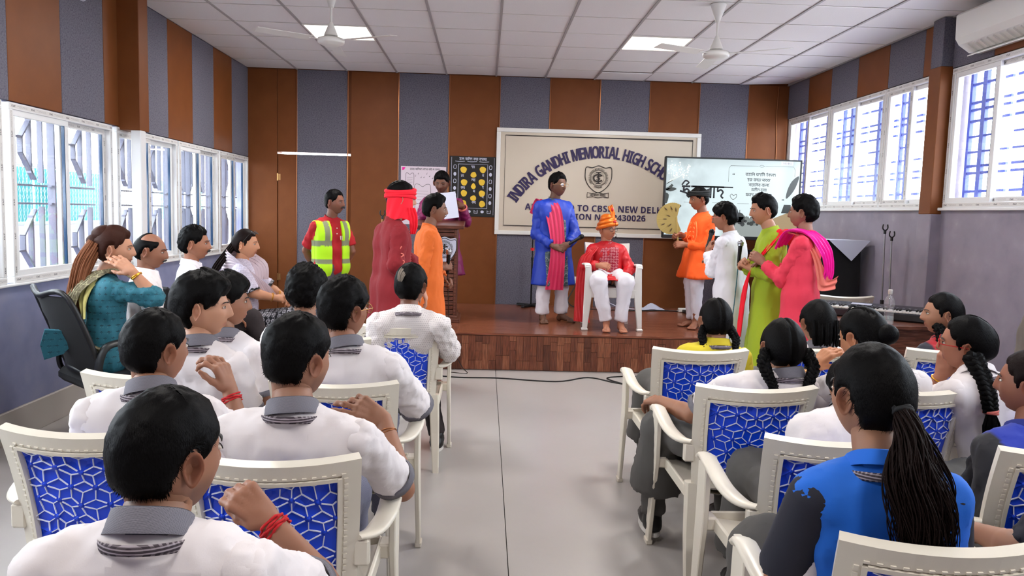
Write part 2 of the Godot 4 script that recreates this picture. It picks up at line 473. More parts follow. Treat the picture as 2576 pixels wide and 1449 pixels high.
func make_window(side: int, x: float, z0: float, z1: float, y0: float, y1: float, k: int) -> void:
	window_no += 1
	var r := struct_root("window_%d" % window_no, "sliding window in a white frame with printed tape and a metal grille")
	r.transform = wall_xf(side, Vector3(x, y0, z1 if side < 0 else z0))
	var W := z1 - z0
	var H := y1 - y0
	var t := 0.042
	var fr := MB.new()
	fr.box(Vector3(W / 2, t / 2, -0.025), Vector3(W, t, 0.075), 0.003)
	fr.box(Vector3(W / 2, H - t / 2, -0.025), Vector3(W, t, 0.075), 0.003)
	fr.box(Vector3(t / 2, H / 2, -0.025), Vector3(t, H - 2 * t, 0.075), 0.003)
	fr.box(Vector3(W - t / 2, H / 2, -0.025), Vector3(t, H - 2 * t, 0.075), 0.003)
	obj("frame", fr, M.upvc, r)
	var tp := MB.new()
	_tape(tp, Vector3(0.01, H - t + 0.008, 0.0132), Vector3(W - 0.02, 0, 0), Vector3(0, 0.026, 0))
	_tape(tp, Vector3(0.01, 0.008, 0.0132), Vector3(W - 0.02, 0, 0), Vector3(0, 0.026, 0))
	_tape(tp, Vector3(0.034, 0.05, 0.0132), Vector3(0, H - 0.1, 0), Vector3(-0.026, 0, 0))
	_tape(tp, Vector3(W - 0.008, 0.05, 0.0132), Vector3(0, H - 0.1, 0), Vector3(-0.026, 0, 0))
	obj("printed_tape", tp, M.frame_tape, r)
	# two sashes, one behind the other
	for s in 2:
		var sw := W / 2 + 0.0
		var x0 := t - 0.01 if s == 0 else W - t + 0.01 - sw
		var zz := -0.010 if s == 0 else -0.042
		var sb := MB.new()
		var m := 0.044
		var h0 := t - 0.006
		var hh := H - 2 * h0
		sb.box(Vector3(x0 + sw / 2, h0 + m / 2, zz), Vector3(sw, m, 0.028), 0.003)
		sb.box(Vector3(x0 + sw / 2, H - h0 - m / 2, zz), Vector3(sw, m, 0.028), 0.003)
		sb.box(Vector3(x0 + m / 2, H / 2, zz), Vector3(m, hh - 2 * m, 0.028), 0.003)
		sb.box(Vector3(x0 + sw - m / 2, H / 2, zz), Vector3(m, hh - 2 * m, 0.028), 0.003)
		var so := obj("sash", sb, M.upvc, r)
		var gp := MB.new()
		gp.quad(Vector3(x0 + m, h0 + m, zz), Vector3(x0 + sw - m, h0 + m, zz), Vector3(x0 + sw - m, H - h0 - m, zz), Vector3(x0 + m, H - h0 - m, zz))
		obj("pane", gp, M.glass, so)
		var ge := MB.new()
		ge.box(Vector3(x0 + sw - m - 0.004, H / 2, zz), Vector3(0.010, hh - 2 * m, 0.02))
		obj("gasket", ge, M.glass_edge, so)
		var st := MB.new()
		_tape(st, Vector3(x0 + 0.02, H - h0 - 0.036, zz + 0.0143), Vector3(sw - 0.04, 0, 0), Vector3(0, 0.028, 0))
		_tape(st, Vector3(x0 + 0.02, h0 + 0.008, zz + 0.0143), Vector3(sw - 0.04, 0, 0), Vector3(0, 0.028, 0))
		_tape(st, Vector3(x0 + sw - 0.008, 0.1, zz + 0.0143), Vector3(0, H - 0.2, 0), Vector3(-0.028, 0, 0))
		if (k + s) % 2 == 0:
			obj("printed_tape", st, M.frame_tape, so)
	if side < 0:
		grille_left(r, W, H)
	else:
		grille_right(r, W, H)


func _tape(mb: MB, p: Vector3, u: Vector3, v: Vector3) -> void:
	mb.quad(p, p + u, p + u + v, p + v, u.length() / 0.42, 1.0)


func _bar(mb: MB, a: Vector2, b: Vector2, w := 0.012, d := 0.028, z := -0.14) -> void:
	var m := (a + b) / 2
	var e := b - a
	mb.box(Vector3(m.x, m.y, z), Vector3(e.length(), w, d), 0.0, Basis(Vector3.BACK, e.angle()))


func grille_left(r: Node, W: float, H: float) -> void:
	# hour-glass ironwork, one unit per half window
	for s in 2:
		var mb := MB.new()
		var x0 := W * 0.5 * s + 0.03
		var w := W * 0.5 - 0.05
		var P := func(u: float, v: float) -> Vector2: return Vector2(x0 + u * w, 0.05 + v * (H - 0.1))
		for half in 2:
			var q := func(v: float) -> float: return 1.0 - v if half == 0 else v
			var L := [[0.30, 0.00, 0.30, 0.36], [0.78, 0.0, 0.78, 0.36], [0.30, 0.02, 0.46, 0.13], [0.78, 0.02, 0.62, 0.13], [0.46, 0.13, 0.62, 0.13], [0.46, 0.13, 0.46, 0.23], [0.62, 0.13, 0.62, 0.23], [0.46, 0.23, 0.22, 0.40], [0.62, 0.23, 0.94, 0.44], [0.94, 0.0, 0.94, 0.44], [0.08, 0.0, 0.08, 0.42], [0.0, 0.44, 1.0, 0.44]]
			for e in L:
				var a: Vector2 = P.call(1.0 - e[0], q.call(e[1]))
				var b: Vector2 = P.call(1.0 - e[2], q.call(e[3]))
				_bar(mb, a, b, 0.013, 0.035)
		_bar(mb, P.call(0.06, 0.0), P.call(0.06, 1.0), 0.016, 0.05)
		obj("grille", mb, M.grille_grey, r)


func grille_right(r: Node, W: float, H: float) -> void:
	for s in 2:
		var mb := MB.new()
		var x0 := W * 0.5 * s + 0.04
		var w := W * 0.5 - 0.06
		for v in [0.02, 0.12, 0.25, 0.30, 0.62, 0.70, 0.75, 0.88, 0.985]:
			_bar(mb, Vector2(x0, H * v), Vector2(x0 + w, H * v), 0.020, 0.02)
		_bar(mb, Vector2(x0, H * 0.40), Vector2(x0 + w, H * 0.40), 0.016, 0.02)
		_bar(mb, Vector2(x0, H * 0.51), Vector2(x0 + w * 0.62, H * 0.51), 0.016, 0.02)
		_bar(mb, Vector2(x0 + w * 0.62, H * 0.40), Vector2(x0 + w * 0.62, H * 0.62), 0.014, 0.02)
		_bar(mb, Vector2(x0 + w * 0.36, 0.0), Vector2(x0 + w * 0.36, H), 0.05, 0.03)
		if s == 0:
			_bar(mb, Vector2(x0 + 0.01, 0.0), Vector2(x0 + 0.01, H), 0.03, 0.03)
		obj("grille", mb, M.grille_flare_blue, r)


# ---------------------------------------------------------------- outside the windows
func make_outside() -> void:
	mat("parapet", Color(0.80, 0.77, 0.76), 0.8)
	mat("teal_sheet", Color(0.0, 0.62, 0.58), 0.5)
	mat("green_sheet", Color(0.15, 0.72, 0.52), 0.5)
	mat("mesh_pale", Color(0.62, 0.72, 0.76), 0.5)
	mat("house_pale", Color(0.62, 0.66, 0.70), 0.8)
	mat("leaf_green", Color(0.25, 0.40, 0.22), 0.6)
	var g := MB.new()
	g.box(Vector3(2, -0.65, 4), Vector3(60, 0.1, 60))
	struct("ground", g, M.parapet, "pale ground outside the hall")
	var pw := MB.new()
	pw.box(Vector3(-2.45, 0.35, 2.0), Vector3(0.12, 1.9, 16))
	struct("wall_parapet", pw, M.parapet, "white parapet wall outside the low windows")
	# fence of diamond mesh with teal sheet behind it
	var t := thing("mesh_fence", "pale diamond-mesh fence backed by teal sheets outside the windows", "fence", Vector3(-2.42, 1.30, 0))
	for a in [[1.05, 2.35, "teal_sheet"], [2.40, 3.6, "teal_sheet"], [-0.75, -0.45, "green_sheet"], [3.65, 4.8, "teal_sheet"], [-2.0, -1.8, "green_sheet"]]:
		var b := MB.new()
		b.box(Vector3(-0.05, 0.25, (a[0] + a[1]) / 2), Vector3(0.01, 0.52, a[1] - a[0]))
		obj("sheet", b, M[a[2]], t)
	var mb := MB.new()
	var z := -4.0
	while z < 5.0:
		for s in [-1.0, 1.0]:
			for k in 9:
				var y := k * 0.06
				var q := 0.028
				var zz := z + (q if s > 0 else 0.0)
				mb.box(Vector3(0, y + 0.03, z + 0.028 * (0.5 if k % 2 == 0 else 0.5)), Vector3(0.004, 0.0665, 0.0045), 0.0, Basis(Vector3.RIGHT, s * 0.436 * (1.0 if k % 2 == 0 else -1.0)))
		z += 0.056
	var dm := obj("diamond_mesh", mb, M.mesh_pale, t)
	dm.set_meta("kind", "stuff")
	for k in 10:
		var b := MB.new()
		b.box(Vector3(0.03, 0.25, -4.0 + k), Vector3(0.04, 0.6, 0.04), 0.004)
		obj("post", b, M.grille_grey, t)
	for y in [0.0, 0.53]:
		var b := MB.new()
		b.box(Vector3(0.02, y, 0.5), Vector3(0.03, 0.03, 9.2), 0.004)
		obj("rail", b, M.mesh_pale, t)
	# pale house beyond the high windows and a palm frond
	var h := thing("neighbour_house", "pale low house seen through the high windows", "house", Vector3(14.5, -0.6, 1.0))
	var hb := MB.new()
	hb.box(Vector3(0, 1.45, -3.5), Vector3(3, 2.9, 7), 0.02)
	obj("wall", hb, M.house_pale, h)
	var hr := MB.new()
	hr.box(Vector3(0, 2.95, -3.5), Vector3(3.4, 0.12, 7.4), 0.02)
	obj("roof", hr, M.house_pale, h)
	for k in 3:
		var wb := MB.new()
		wb.box(Vector3(-1.51, 2.0, -1.2 - 2.2 * k), Vector3(0.05, 0.9, 0.9), 0.01)
		obj("window", wb, M.grille_grey, h)
	var p := thing("palm_frond", "green palm frond outside the high window beside the column", "palm", Vector3(8.4, 0.9, 4.05))
	var st := MB.new()
	var spine := bez(Vector3(0.3, -1.5, -0.6), Vector3(0.1, 0.9, 0.0), Vector3(-0.1, 0.95, 0.9), 14)
	st.tube(spine, 0.012, 5)
	obj("stem", st, M.leaf_green, p)
	for i in range(5, 15):
		for s in [-1.0, 1.0]:
			var lb := MB.new()
			var q := spine[i]
			var tip := q + Vector3(0.10 * s, 0.18 * s - 0.12, 0.34)
			lb.tube(bez(q, q.lerp(tip, 0.5) + Vector3(0, 0.05, 0), tip, 5), PackedFloat32Array([0.004, 0.014, 0.017, 0.014, 0.008, 0.001]), 4, false, 0.25)
			obj("leaflet", lb, M.leaf_green, p)

# ---------------------------------------------------------------- ceiling and wall fixtures
func make_fixtures() -> void:
	var glow := mat("panel_glow", Color(1, 1, 1), 0.6)
	glow.emission_enabled = true
	glow.emission = Color(1.0, 0.97, 0.92)
	glow.emission_energy_multiplier = 1.6
	var n := 0
	for p in LAMPS:
		var t := thing("ceiling_light", ["square flush ceiling light panel beside the fan over the lectern side", "square flush ceiling light panel over the banner", "square ceiling light panel over the schoolboys", "square ceiling light panel over the schoolgirls", "square ceiling light panel over the last row by the low windows", "square ceiling light panel over the last row by the high windows"][n], "light", Vector3(p.x, HC, p.y), 0.0, "ceiling light panels")
		n += 1
		var f := MB.new()
		for s in [-1.0, 1.0]:
			f.box(Vector3(s * 0.294, 0.003, 0), Vector3(0.016, 0.014, 0.604), 0.002)
			f.box(Vector3(0, 0.003, s * 0.294), Vector3(0.572, 0.014, 0.016), 0.002)
		obj("frame", f, M.white_plastic, t)
		var d := MB.new()
		d.box(Vector3(0, 0.004, 0), Vector3(0.572, 0.006, 0.572))
		obj("diffuser", d, glow, t)
	fan(Vector3(0.505, HC, 3.57), 1.62, "white ceiling fan in front of the light panel near the lectern")
	fan(Vector3(3.53, HC, 3.57), 1.50, "white ceiling fan beside the light panel over the banner")
	# split air conditioner
	var a := thing("air_conditioner", "white split air conditioner high above the windows by the column", "air conditioner", Vector3(XR, 2.83, 4.30))
	var b := MB.new()
	var prof := PackedVector2Array([Vector2(0.0, 0.0), Vector2(0.10, 0.0), Vector2(0.185, 0.055), Vector2(0.215, 0.10), Vector2(0.22, 0.27), Vector2(0.20, 0.29), Vector2(0.0, 0.29)])
	b.T = Transform3D(Basis(Vector3(-1, 0, 0), Vector3.UP, Vector3(0, 0, -1)), Vector3.ZERO)
	b.prism(prof, -0.47, 0.47)
	obj("housing", b, M.white_plastic, a)
	var o := MB.new()
	o.box(Vector3(-0.135, 0.03, 0), Vector3(0.10, 0.006, 0.80), 0.0, Basis(Vector3.BACK, -0.58))
	obj("air_outlet", o, M.dark_metal, a)
	for k in 11:
		var v := MB.new()
		v.box(Vector3(-0.142, 0.026, -0.36 + 0.072 * k), Vector3(0.085, 0.022, 0.004), 0.0, Basis(Vector3.BACK, -0.58))
		obj("vane", v, M.white_plastic, a)
	var fl := MB.new()
	fl.box(Vector3(-0.10, -0.012, 0), Vector3(0.10, 0.008, 0.84), 0.003, Basis(Vector3.BACK, 0.45))
	obj("louver", fl, M.white_plastic, a)
	# thin cable down the corner by the screen, cable loop high on the other wall
	var c := MB.new()
	c.tube(smooth_path([Vector3(5.37, HC - 0.01, 0.012), Vector3(5.36, 2.8, 0.012), Vector3(5.38, 2.4, 0.012), Vector3(5.37, 1.6, 0.012)], 5), 0.005, 6)
	tag(obj("wall_cable", c, M.copper_trim), "thin brown cable running down the stage wall above the screen", "cable")
	var c2 := MB.new()
	c2.tube(smooth_path([Vector3(XL + 0.02, HC, 4.15), Vector3(XL + 0.03, HC - 0.20, 4.10), Vector3(XL + 0.03, HC - 0.25, 3.98), Vector3(XL + 0.03, HC - 0.18, 3.90), Vector3(XL + 0.02, HC, 3.88)], 5), 0.004, 6)
	tag(obj("wall_cable", c2, M.paper), "thin white cable loop hanging from the ceiling on a grey panel", "cable")


func fan(at: Vector3, turn: float, label: String) -> void:
	var t := thing("ceiling_fan", label, "fan", at, turn, "ceiling fans")
	var m: Material = M.white_plastic
	var c := MB.new()
	c.lathe([Vector2(0.0, -0.135), Vector2(0.018, -0.135), Vector2(0.022, -0.12), Vector2(0.05, -0.04), Vector2(0.062, -0.005), Vector2(0.062, 0.0)], 20)
	obj("canopy", c, m, t)
	var r := MB.new()
	r.tube(PackedVector3Array([Vector3(0, -0.30, 0), Vector3(0, -0.05, 0)]), 0.0095, 10)
	obj("rod", r, m, t)
	var k := MB.new()
	k.lathe([Vector2(0.0, -0.352), Vector2(0.053, -0.352), Vector2(0.052, -0.338), Vector2(0.03, -0.285), Vector2(0.014, -0.245), Vector2(0.0, -0.243)], 20)
	obj("cone", k, m, t)
	var o := MB.new()
	o.lathe([Vector2(0.0, -0.425), Vector2(0.055, -0.423), Vector2(0.075, -0.414), Vector2(0.098, -0.405), Vector2(0.104, -0.395), Vector2(0.105, -0.378), Vector2(0.100, -0.368), Vector2(0.07, -0.358), Vector2(0.0, -0.355)], 28)
	obj("motor", o, m, t)
	for i in 3:
		var b := MB.new()
		var a := TAU * i / 3.0
		b.T = Transform3D(Basis(Vector3.UP, a), Vector3(0, -0.383, 0))
		b.box(Vector3(0.13, 0, 0), Vector3(0.10, 0.006, 0.03), 0.002)
		b.box(Vector3(0.37, 0, 0), Vector3(0.42, 0.004, 0.10), 0.0015, Basis(Vector3.RIGHT, 0.16))
		obj("blade", b, m, t)


# ---------------------------------------------------------------- lettering helpers
func arc_text(mb: MB, s: String, c: Vector2, r: float, a0: float, a1: float, size: float, sx: float, z: float, bold := true, inward := false, fat := 0.0) -> void:
	# letters stand on a circle, from angle a0 to a1 (clockwise from the top unless inward)
	var adv := PackedFloat32Array()
	var total := 0.0
	for ch in s:
		var w := _adv(ch, size, bold)
		adv.append(w)
		total += w
	var at := 0.0
	for i in s.length():
		var mid := (at + adv[i] * 0.5) / total
		var a := lerpf(a0, a1, mid)
		at += adv[i]
		if s[i] == " ":
			continue
		var tm := text_mesh(s[i], size, bold)
		var ab := tm.get_aabb()
		var rot := -a if not inward else PI - a
		var p := c + Vector2(sin(a), cos(a)) * r
		var bas := Basis(Vector3.BACK, rot) * Basis.from_scale(Vector3(sx, 1, 0.4))
		var off := Vector3(-(ab.position.x + ab.size.x * 0.5), _base(size), 0)
		for q in ([-1.0, 1.0] if fat > 0.0 else [0.0]):
			mb.append_mesh(tm, Transform3D(bas, Vector3(p.x, p.y, z + 0.0002 * q)) * Transform3D(Basis(), off + Vector3(fat * q, 0, 0)))


var _adv_cache := {}


func _adv(ch: String, size: float, bold: bool) -> float:
	var k := ch + str(bold)
	if not _adv_cache.has(k):
		if ch == " ":
			_adv_cache[k] = 0.30
		else:
			_adv_cache[k] = text_mesh(ch, 1.0, bold).get_aabb().size.x + 0.09
	return _adv_cache[k] * size


func _base(size: float) -> float:
	# distance that brings the foot of a capital to y = 0
	var k := "foot"
	if not _adv_cache.has(k):
		_adv_cache[k] = -text_mesh("H", 1.0, true).get_aabb().position.y
	return _adv_cache[k] * size


func line_text(mb: MB, s: String, x: float, y: float, cap_h: float, width: float, z: float, bold := true, align := 0, serif := false) -> void:
	# one line; x is its start (align 0), middle (1) or end (2); width 0 keeps the font's
	var tm := text_mesh(s, 1.0, bold, serif)
	var ab := tm.get_aabb()
	var hh := text_mesh("H", 1.0, bold, serif).get_aabb()
	var sy := cap_h / hh.size.y
	var sx := sy if width <= 0.0 else width / ab.size.x
	var x0 := x - ab.position.x * sx - ab.size.x * sx * align * 0.5
	mb.append_mesh(tm, Transform3D(Basis.from_scale(Vector3(sx, sy, 0.4)), Vector3(x0, y - hh.position.y * sy, z)))


# strokes of the script on the screen: polylines in a box one high, the head line at y = 1
const GLYPH := {
	"b": [0.78, [[0.68, 1.0, 0.68, 0.0], [0.68, 0.86, 0.10, 0.50, 0.68, 0.12]]],
	"r": [0.78, [[0.68, 1.0, 0.68, 0.0], [0.68, 0.86, 0.10, 0.50, 0.68, 0.12], [0.30, -0.10, 0.36, -0.16]]],
	"k": [1.00, [[0.60, 1.0, 0.60, 0.0], [0.60, 0.86, 0.06, 0.50, 0.60, 0.12], [0.60, 0.78, 0.86, 0.74, 0.92, 0.50, 0.80, 0.38]]],
	"l": [0.95, [[0.84, 1.0, 0.84, 0.0], [0.84, 0.62, 0.66, 0.72, 0.52, 0.42, 0.40, 0.70, 0.18, 0.66, 0.12, 0.36, 0.28, 0.22]]],
	"t": [0.85, [[0.80, 0.10, 0.40, 0.05, 0.12, 0.36, 0.28, 0.70, 0.62, 0.66, 0.62, 0.36, 0.40, 0.36]]],
	"y": [0.78, [[0.68, 1.0, 0.68, 0.0], [0.10, 0.90, 0.36, 0.64, 0.08, 0.46, 0.68, 0.10]]],
	"Y": [0.78, [[0.68, 1.0, 0.68, 0.0], [0.10, 0.90, 0.36, 0.64, 0.08, 0.46, 0.68, 0.10], [0.36, -0.10, 0.42, -0.16]]],
	"s": [0.85, [[0.75, 1.0, 0.75, 0.0], [0.10, 0.84, 0.34, 0.60, 0.10, 0.36, 0.36, 0.22, 0.75, 0.55]]],
	"d": [0.78, [[0.20, 1.0, 0.20, 0.62, 0.46, 0.76, 0.68, 0.56, 0.52, 0.22, 0.72, 0.0]]],
	"n": [0.78, [[0.68, 1.0, 0.68, 0.0], [0.68, 0.46, 0.44, 0.60, 0.20, 0.56, 0.18, 0.34, 0.34, 0.34]]],
	"p": [0.82, [[0.72, 1.0, 0.72, 0.0], [0.10, 0.86, 0.30, 0.58, 0.10, 0.46, 0.40, 0.30, 0.72, 0.52]]],
	"h": [0.85, [[0.16, 0.86, 0.62, 0.80, 0.30, 0.50, 0.66, 0.44, 0.46, 0.12, 0.78, 0.0]]],
	"g": [0.90, [[0.14, 0.70, 0.40, 0.84, 0.62, 0.64, 0.44, 0.44, 0.70, 0.26, 0.44, 0.04, 0.14, 0.20], [0.62, 0.80, 0.80, 1.05]]],
	"o": [0.95, [[0.84, 1.0, 0.84, 0.0], [0.14, 0.74, 0.44, 0.84, 0.44, 0.52, 0.16, 0.40, 0.40, 0.14, 0.84, 0.50]]],
	"O": [0.85, [[0.14, 0.72, 0.44, 0.84, 0.60, 0.60, 0.30, 0.40, 0.66, 0.16, 0.40, 0.0], [0.30, 1.0, 0.44, 1.24, 0.70, 1.16]]],
	"A": [0.34, [[0.20, 1.0, 0.20, 0.0]]],
	"i": [0.34, [[0.24, 0.0, 0.24, 1.0], [0.24, 1.0, 0.36, 1.28, 0.74, 1.26, 0.92, 1.0]]],
	"e": [0.36, [[0.30, 1.0, 0.30, 0.80, 0.10, 0.46, 0.24, 0.10]]],
	"j": [0.36, [[0.10, 0.62, 0.30, 0.50, 0.14, 0.30, 0.24, 0.10, 0.34, 0.0]]],
	"D": [0.92, [[0.16, 1.0, 0.16, 0.62, 0.40, 0.76, 0.56, 0.54, 0.36, 0.24], [0.76, 1.0, 0.76, 0.0], [0.76, 0.62, 0.40, 0.40, 0.76, 0.10]]],
	"q": [0.45, [[0.22, 0.62, 0.34, 0.50, 0.22, 0.38, 0.12, 0.50, 0.22, 0.62], [0.08, 0.22, 0.34, 0.16]]],
	"|": [0.30, [[0.15, 1.0, 0.15, 0.0]]],
	"'": [0.28, [[0.14, 1.25, 0.20, 1.05]]],
	".": [0.28, [[0.12, 0.04, 0.16, 0.0]]],
}


func script_line(mb: MB, s: String, x: float, y: float, h: float, w: float, z: float, centre := true) -> void:
	var total := 0.0
	for ch in s:
		total += (0.45 if ch == " " else GLYPH[ch][0])
	var at := x - (total * h * 0.5 if centre else 0.0)
	var head := at
	for i in s.length() + 1:
		var ch := s[i] if i < s.length() else " "
		if ch == " " or ch == "'" or ch == "." or ch == "|":
			if at - head > h * 0.3:
				mb.stroke(PackedVector2Array([Vector2(head, y + h), Vector2(at, y + h)]), w, z)
			if ch == " ":
				at += 0.45 * h
				head = at
				continue
		for pl in GLYPH[ch][1]:
			var pts := []
			for k in range(0, pl.size(), 2):
				pts.append(Vector2(at + pl[k] * h, y + pl[k + 1] * h))
			mb.stroke(smooth2(pts, 4) if pts.size() > 2 else PackedVector2Array(pts), w, z)
		at += GLYPH[ch][0] * h
		if ch in ["'", ".", "|"]:
			head = at


func crest(parent: Node, at: Vector3, s: float, called: String) -> void:
	# shield, ring with words, monogram and motto ribbon; s is the height of the shield
	var mb := MB.new()
	mb.T = Transform3D(Basis.from_scale(Vector3(s, s, 1)), at)
	var sh := [Vector2(-0.46, 0.44), Vector2(-0.24, 0.42), Vector2(0, 0.50), Vector2(0.24, 0.42), Vector2(0.46, 0.44), Vector2(0.50, 0.20), Vector2(0.47, -0.05), Vector2(0.30, -0.32), Vector2(0.0, -0.50), Vector2(-0.30, -0.32), Vector2(-0.47, -0.05), Vector2(-0.50, 0.20)]
	mb.stroke(smooth2(sh, 4, true), 0.030, 0.001, true)
	for q in [[0.30, 0.016], [0.27, 0.010], [0.215, 0.010]]:
		var c := PackedVector2Array()
		for i in 40:
			c.append(Vector2(cos(TAU * i / 40.0), sin(TAU * i / 40.0)) * q[0] + Vector2(0, 0.05))
		mb.stroke(c, q[1], 0.001, true)
	mb.stroke(smooth2([Vector2(0.14, 0.13), Vector2(0.0, 0.18), Vector2(-0.15, 0.12), Vector2(-0.17, 0.02), Vector2(-0.12, -0.06), Vector2(0.0, -0.09), Vector2(0.14, -0.04)], 5), 0.055, 0.0012)
	for e in [[Vector2(0, 0.26), Vector2(0, -0.16), 0.05], [Vector2(-0.09, 0.255), Vector2(0.09, 0.255), 0.035], [Vector2(-0.09, -0.155), Vector2(0.09, -0.155), 0.035]]:
		mb.stroke(PackedVector2Array([e[0], e[1]]), e[2], 0.0011)
	mb.stroke(smooth2([Vector2(0.08, 0.10), Vector2(0.0, 0.12), Vector2(-0.05, 0.08), Vector2(0.06, 0.02), Vector2(0.0, -0.04), Vector2(-0.08, -0.01)], 4), 0.03, 0.0013)
	var rb := [Vector2(-0.40, -0.50), Vector2(-0.20, -0.54), Vector2(0.0, -0.50), Vector2(0.20, -0.54), Vector2(0.40, -0.50), Vector2(0.40, -0.68), Vector2(0.20, -0.65), Vector2(0.0, -0.69), Vector2(-0.20, -0.65), Vector2(-0.40, -0.68)]
	mb.stroke(PackedVector2Array(rb), 0.022, 0.001, true)
	script_line(mb, "styyeb jyyet", 0.0, -0.63, 0.075, 0.012, 0.001)
	arc_text(mb, "INDIRA GANDHI MEMORIAL HIGH SCHOOL", Vector2(0, 0.05), 0.315, -2.35, 2.35, 0.075, 0.9, 0.001, true)
	arc_text(mb, "DUMDUM", Vector2(0, 0.05), 0.385, PI + 0.42, PI - 0.42, 0.085, 0.9, 0.001, true, true)
	obj(called, mb, M.ink_brown, parent)


# ---------------------------------------------------------------- the stage and what stands on it
func make_stage_things() -> void:
	var x0 := 0.62
	var zf := 2.42
	var hs := 0.36
	var st := thing("stage", "low wooden stage of glossy dark boards with a staggered strip front", "stage", Vector3.ZERO)
	var c := MB.new()
	c.box(Vector3((x0 + XR) / 2, hs / 2 - 0.01, zf / 2 - 0.01), Vector3(XR - x0 - 0.06, hs - 0.03, zf - 0.06))
	obj("carcass", c, M.ink_brown, st)
	# deck boards along the stage
	for k in 12:
		var z := 0.026 + k * (zf - 0.026) / 12.0
		var b := MB.new()
		b.box(Vector3((x0 + XR) / 2 - 0.012, hs - 0.01, z + 0.1), Vector3(XR - x0 - 0.03, 0.02, (zf - 0.026) / 12.0 - 0.0012), 0.0008)
		obj("deck_board", b, M.stage_top, st)
	# front strips of uneven length
	var cols := 74
	var w := (XR - 0.028 - x0) / cols
	var meshes := {}
	for i in cols:
		var y := 0.004
		while y < hs - 0.025:
			var l: float = [0.09, 0.14, 0.19, 0.25][rng.randi() % 4]
			if y + l > hs - 0.06:
				l = hs - 0.024 - y
			var key := snappedf(l, 0.005)
			if not meshes.has(key):
				var mb := MB.new()
				mb.box(Vector3.ZERO, Vector3(w - 0.0012, key - 0.0012, 0.014), 0.0012)
				meshes[key] = mb.mesh()
			inst("front_strip", meshes[key], M["stage_wood_%d" % (rng.randi() % 5)], st, Transform3D(Basis(), Vector3(x0 + w * (i + 0.5), y + l / 2, zf - 0.012 + rng.randf_range(-0.0015, 0.0015))))
			y += l
	var side := MB.new()
	side.box(Vector3(x0, hs / 2 - 0.01, zf / 2), Vector3(0.016, hs - 0.02, zf - 0.02), 0.002)
	obj("end_board", side, M.stage_wood_0, st)
	make_banner()
	make_screen()
	make_posters()
	make_lectern()
	# microphone stands
	mic_stand(Vector3(2.33, hs, 0.20), 1.06, 0.0, "dark round-base microphone stand with a red collar behind the blue-clad performer", true, false)
	mic_stand(Vector3(0.60, 0.0, 2.15), 1.42, 0.05, "slim brass microphone stand beside the maroon kurta", false, true)
	mic_stand(Vector3(5.36, 0.0, 2.95), 1.42, -0.012, "folded steel microphone stand against the grey wall, the taller of two", false, false)
	mic_stand(Vector3(5.41, 0.0, 2.99), 1.36, -0.014, "folded steel microphone stand against the grey wall, the shorter of two", false, false)
	# wall socket
	var so := thing("wall_socket", "cream wall socket with a plug behind the throne chair", "socket", Vector3(2.91, 0.69, 0.0))
	var sb := MB.new()
	sb.box(Vector3(0, 0, 0.012), Vector3(0.15, 0.085, 0.025), 0.004)
	obj("plate", sb, M.chair_cream, so)
	var sp := MB.new()
	sp.box(Vector3(0.02, 0.0, 0.04), Vector3(0.035, 0.04, 0.03), 0.006)
	obj("plug", sp, M.black_plastic, so)
	# cables
	_cable("black cable hanging from the wall socket over the deck", [Vector3(2.93, 0.68, 0.05), Vector3(2.85, 0.55, 0.10), Vector3(2.80, 0.42, 0.16), Vector3(2.95, 0.367, 0.30), Vector3(3.5, 0.367, 0.42), Vector3(4.0, 0.367, 0.35), Vector3(4.25, 0.367, 0.45)], M.cable_black, 0.007)
	_cable("thin white cable slack behind the throne chair", [Vector3(2.95, 0.62, 0.05), Vector3(3.15, 0.52, 0.25), Vector3(3.40, 0.40, 0.32), Vector3(3.7, 0.366, 0.30), Vector3(4.2, 0.366, 0.36)], M.paper, 0.005)
	_cable("long black cable snaking over the floor before the stage", [Vector3(0.2, 0.006, 2.75), Vector3(1.1, 0.006, 2.70), Vector3(1.52, 0.006, 2.80), Vector3(1.88, 0.006, 2.80), Vector3(2.41, 0.006, 2.90), Vector3(2.73, 0.006, 2.70), Vector3(2.95, 0.006, 2.90), Vector3(3.15, 0.006, 3.0), Vector3(3.6, 0.006, 2.9)], M.cable_black, 0.006)
	_cable("looped dark cable on the floor by the aisle chair", [Vector3(3.5, 0.006, 2.62), Vector3(3.2, 0.006, 2.60), Vector3(2.95, 0.006, 2.66), Vector3(2.92, 0.006, 2.78), Vector3(3.1, 0.006, 3.05), Vector3(3.3, 0.006, 3.25)], M.cable_black, 0.006)
	# crumpled printed bag and adaptor on the deck
	var bag := MB.new()
	var rows := []
	for j in 9:
		var r := PackedVector3Array()
		for i in 11:
			var u := i / 10.0
			var v := j / 8.0
			r.append(Vector3(3.70 + 0.30 * u, 0.364 + 0.065 * sin(PI * u) * (0.25 + 0.75 * smoothstep(0.2, 1.0, v)) * absf(sin(4.0 * u + 2.5 * v)) + 0.004 * rng.randf(), 0.36 - 0.24 * v))
		rows.append(r)
	bag.grid(rows, false)
	tag(obj("plastic_bag", bag, M.paper), "crumpled pale plastic packet lying on the deck by the wall", "packet")
	var ad := MB.new()
	ad.box(Vector3(4.18, 0.385, 0.42), Vector3(0.10, 0.05, 0.07), 0.008)
	tag(obj("power_adaptor", ad, M.white_plastic), "small white power adaptor on the deck by the wall", "adaptor")
	make_keyboard_corner()


func _cable(label: String, pts: Array, m: Material, r: float) -> void:
	var b := MB.new()
	b.tube(smooth_path(pts, 6), r, 7)
	tag(obj("cable", b, m), label, "cable")


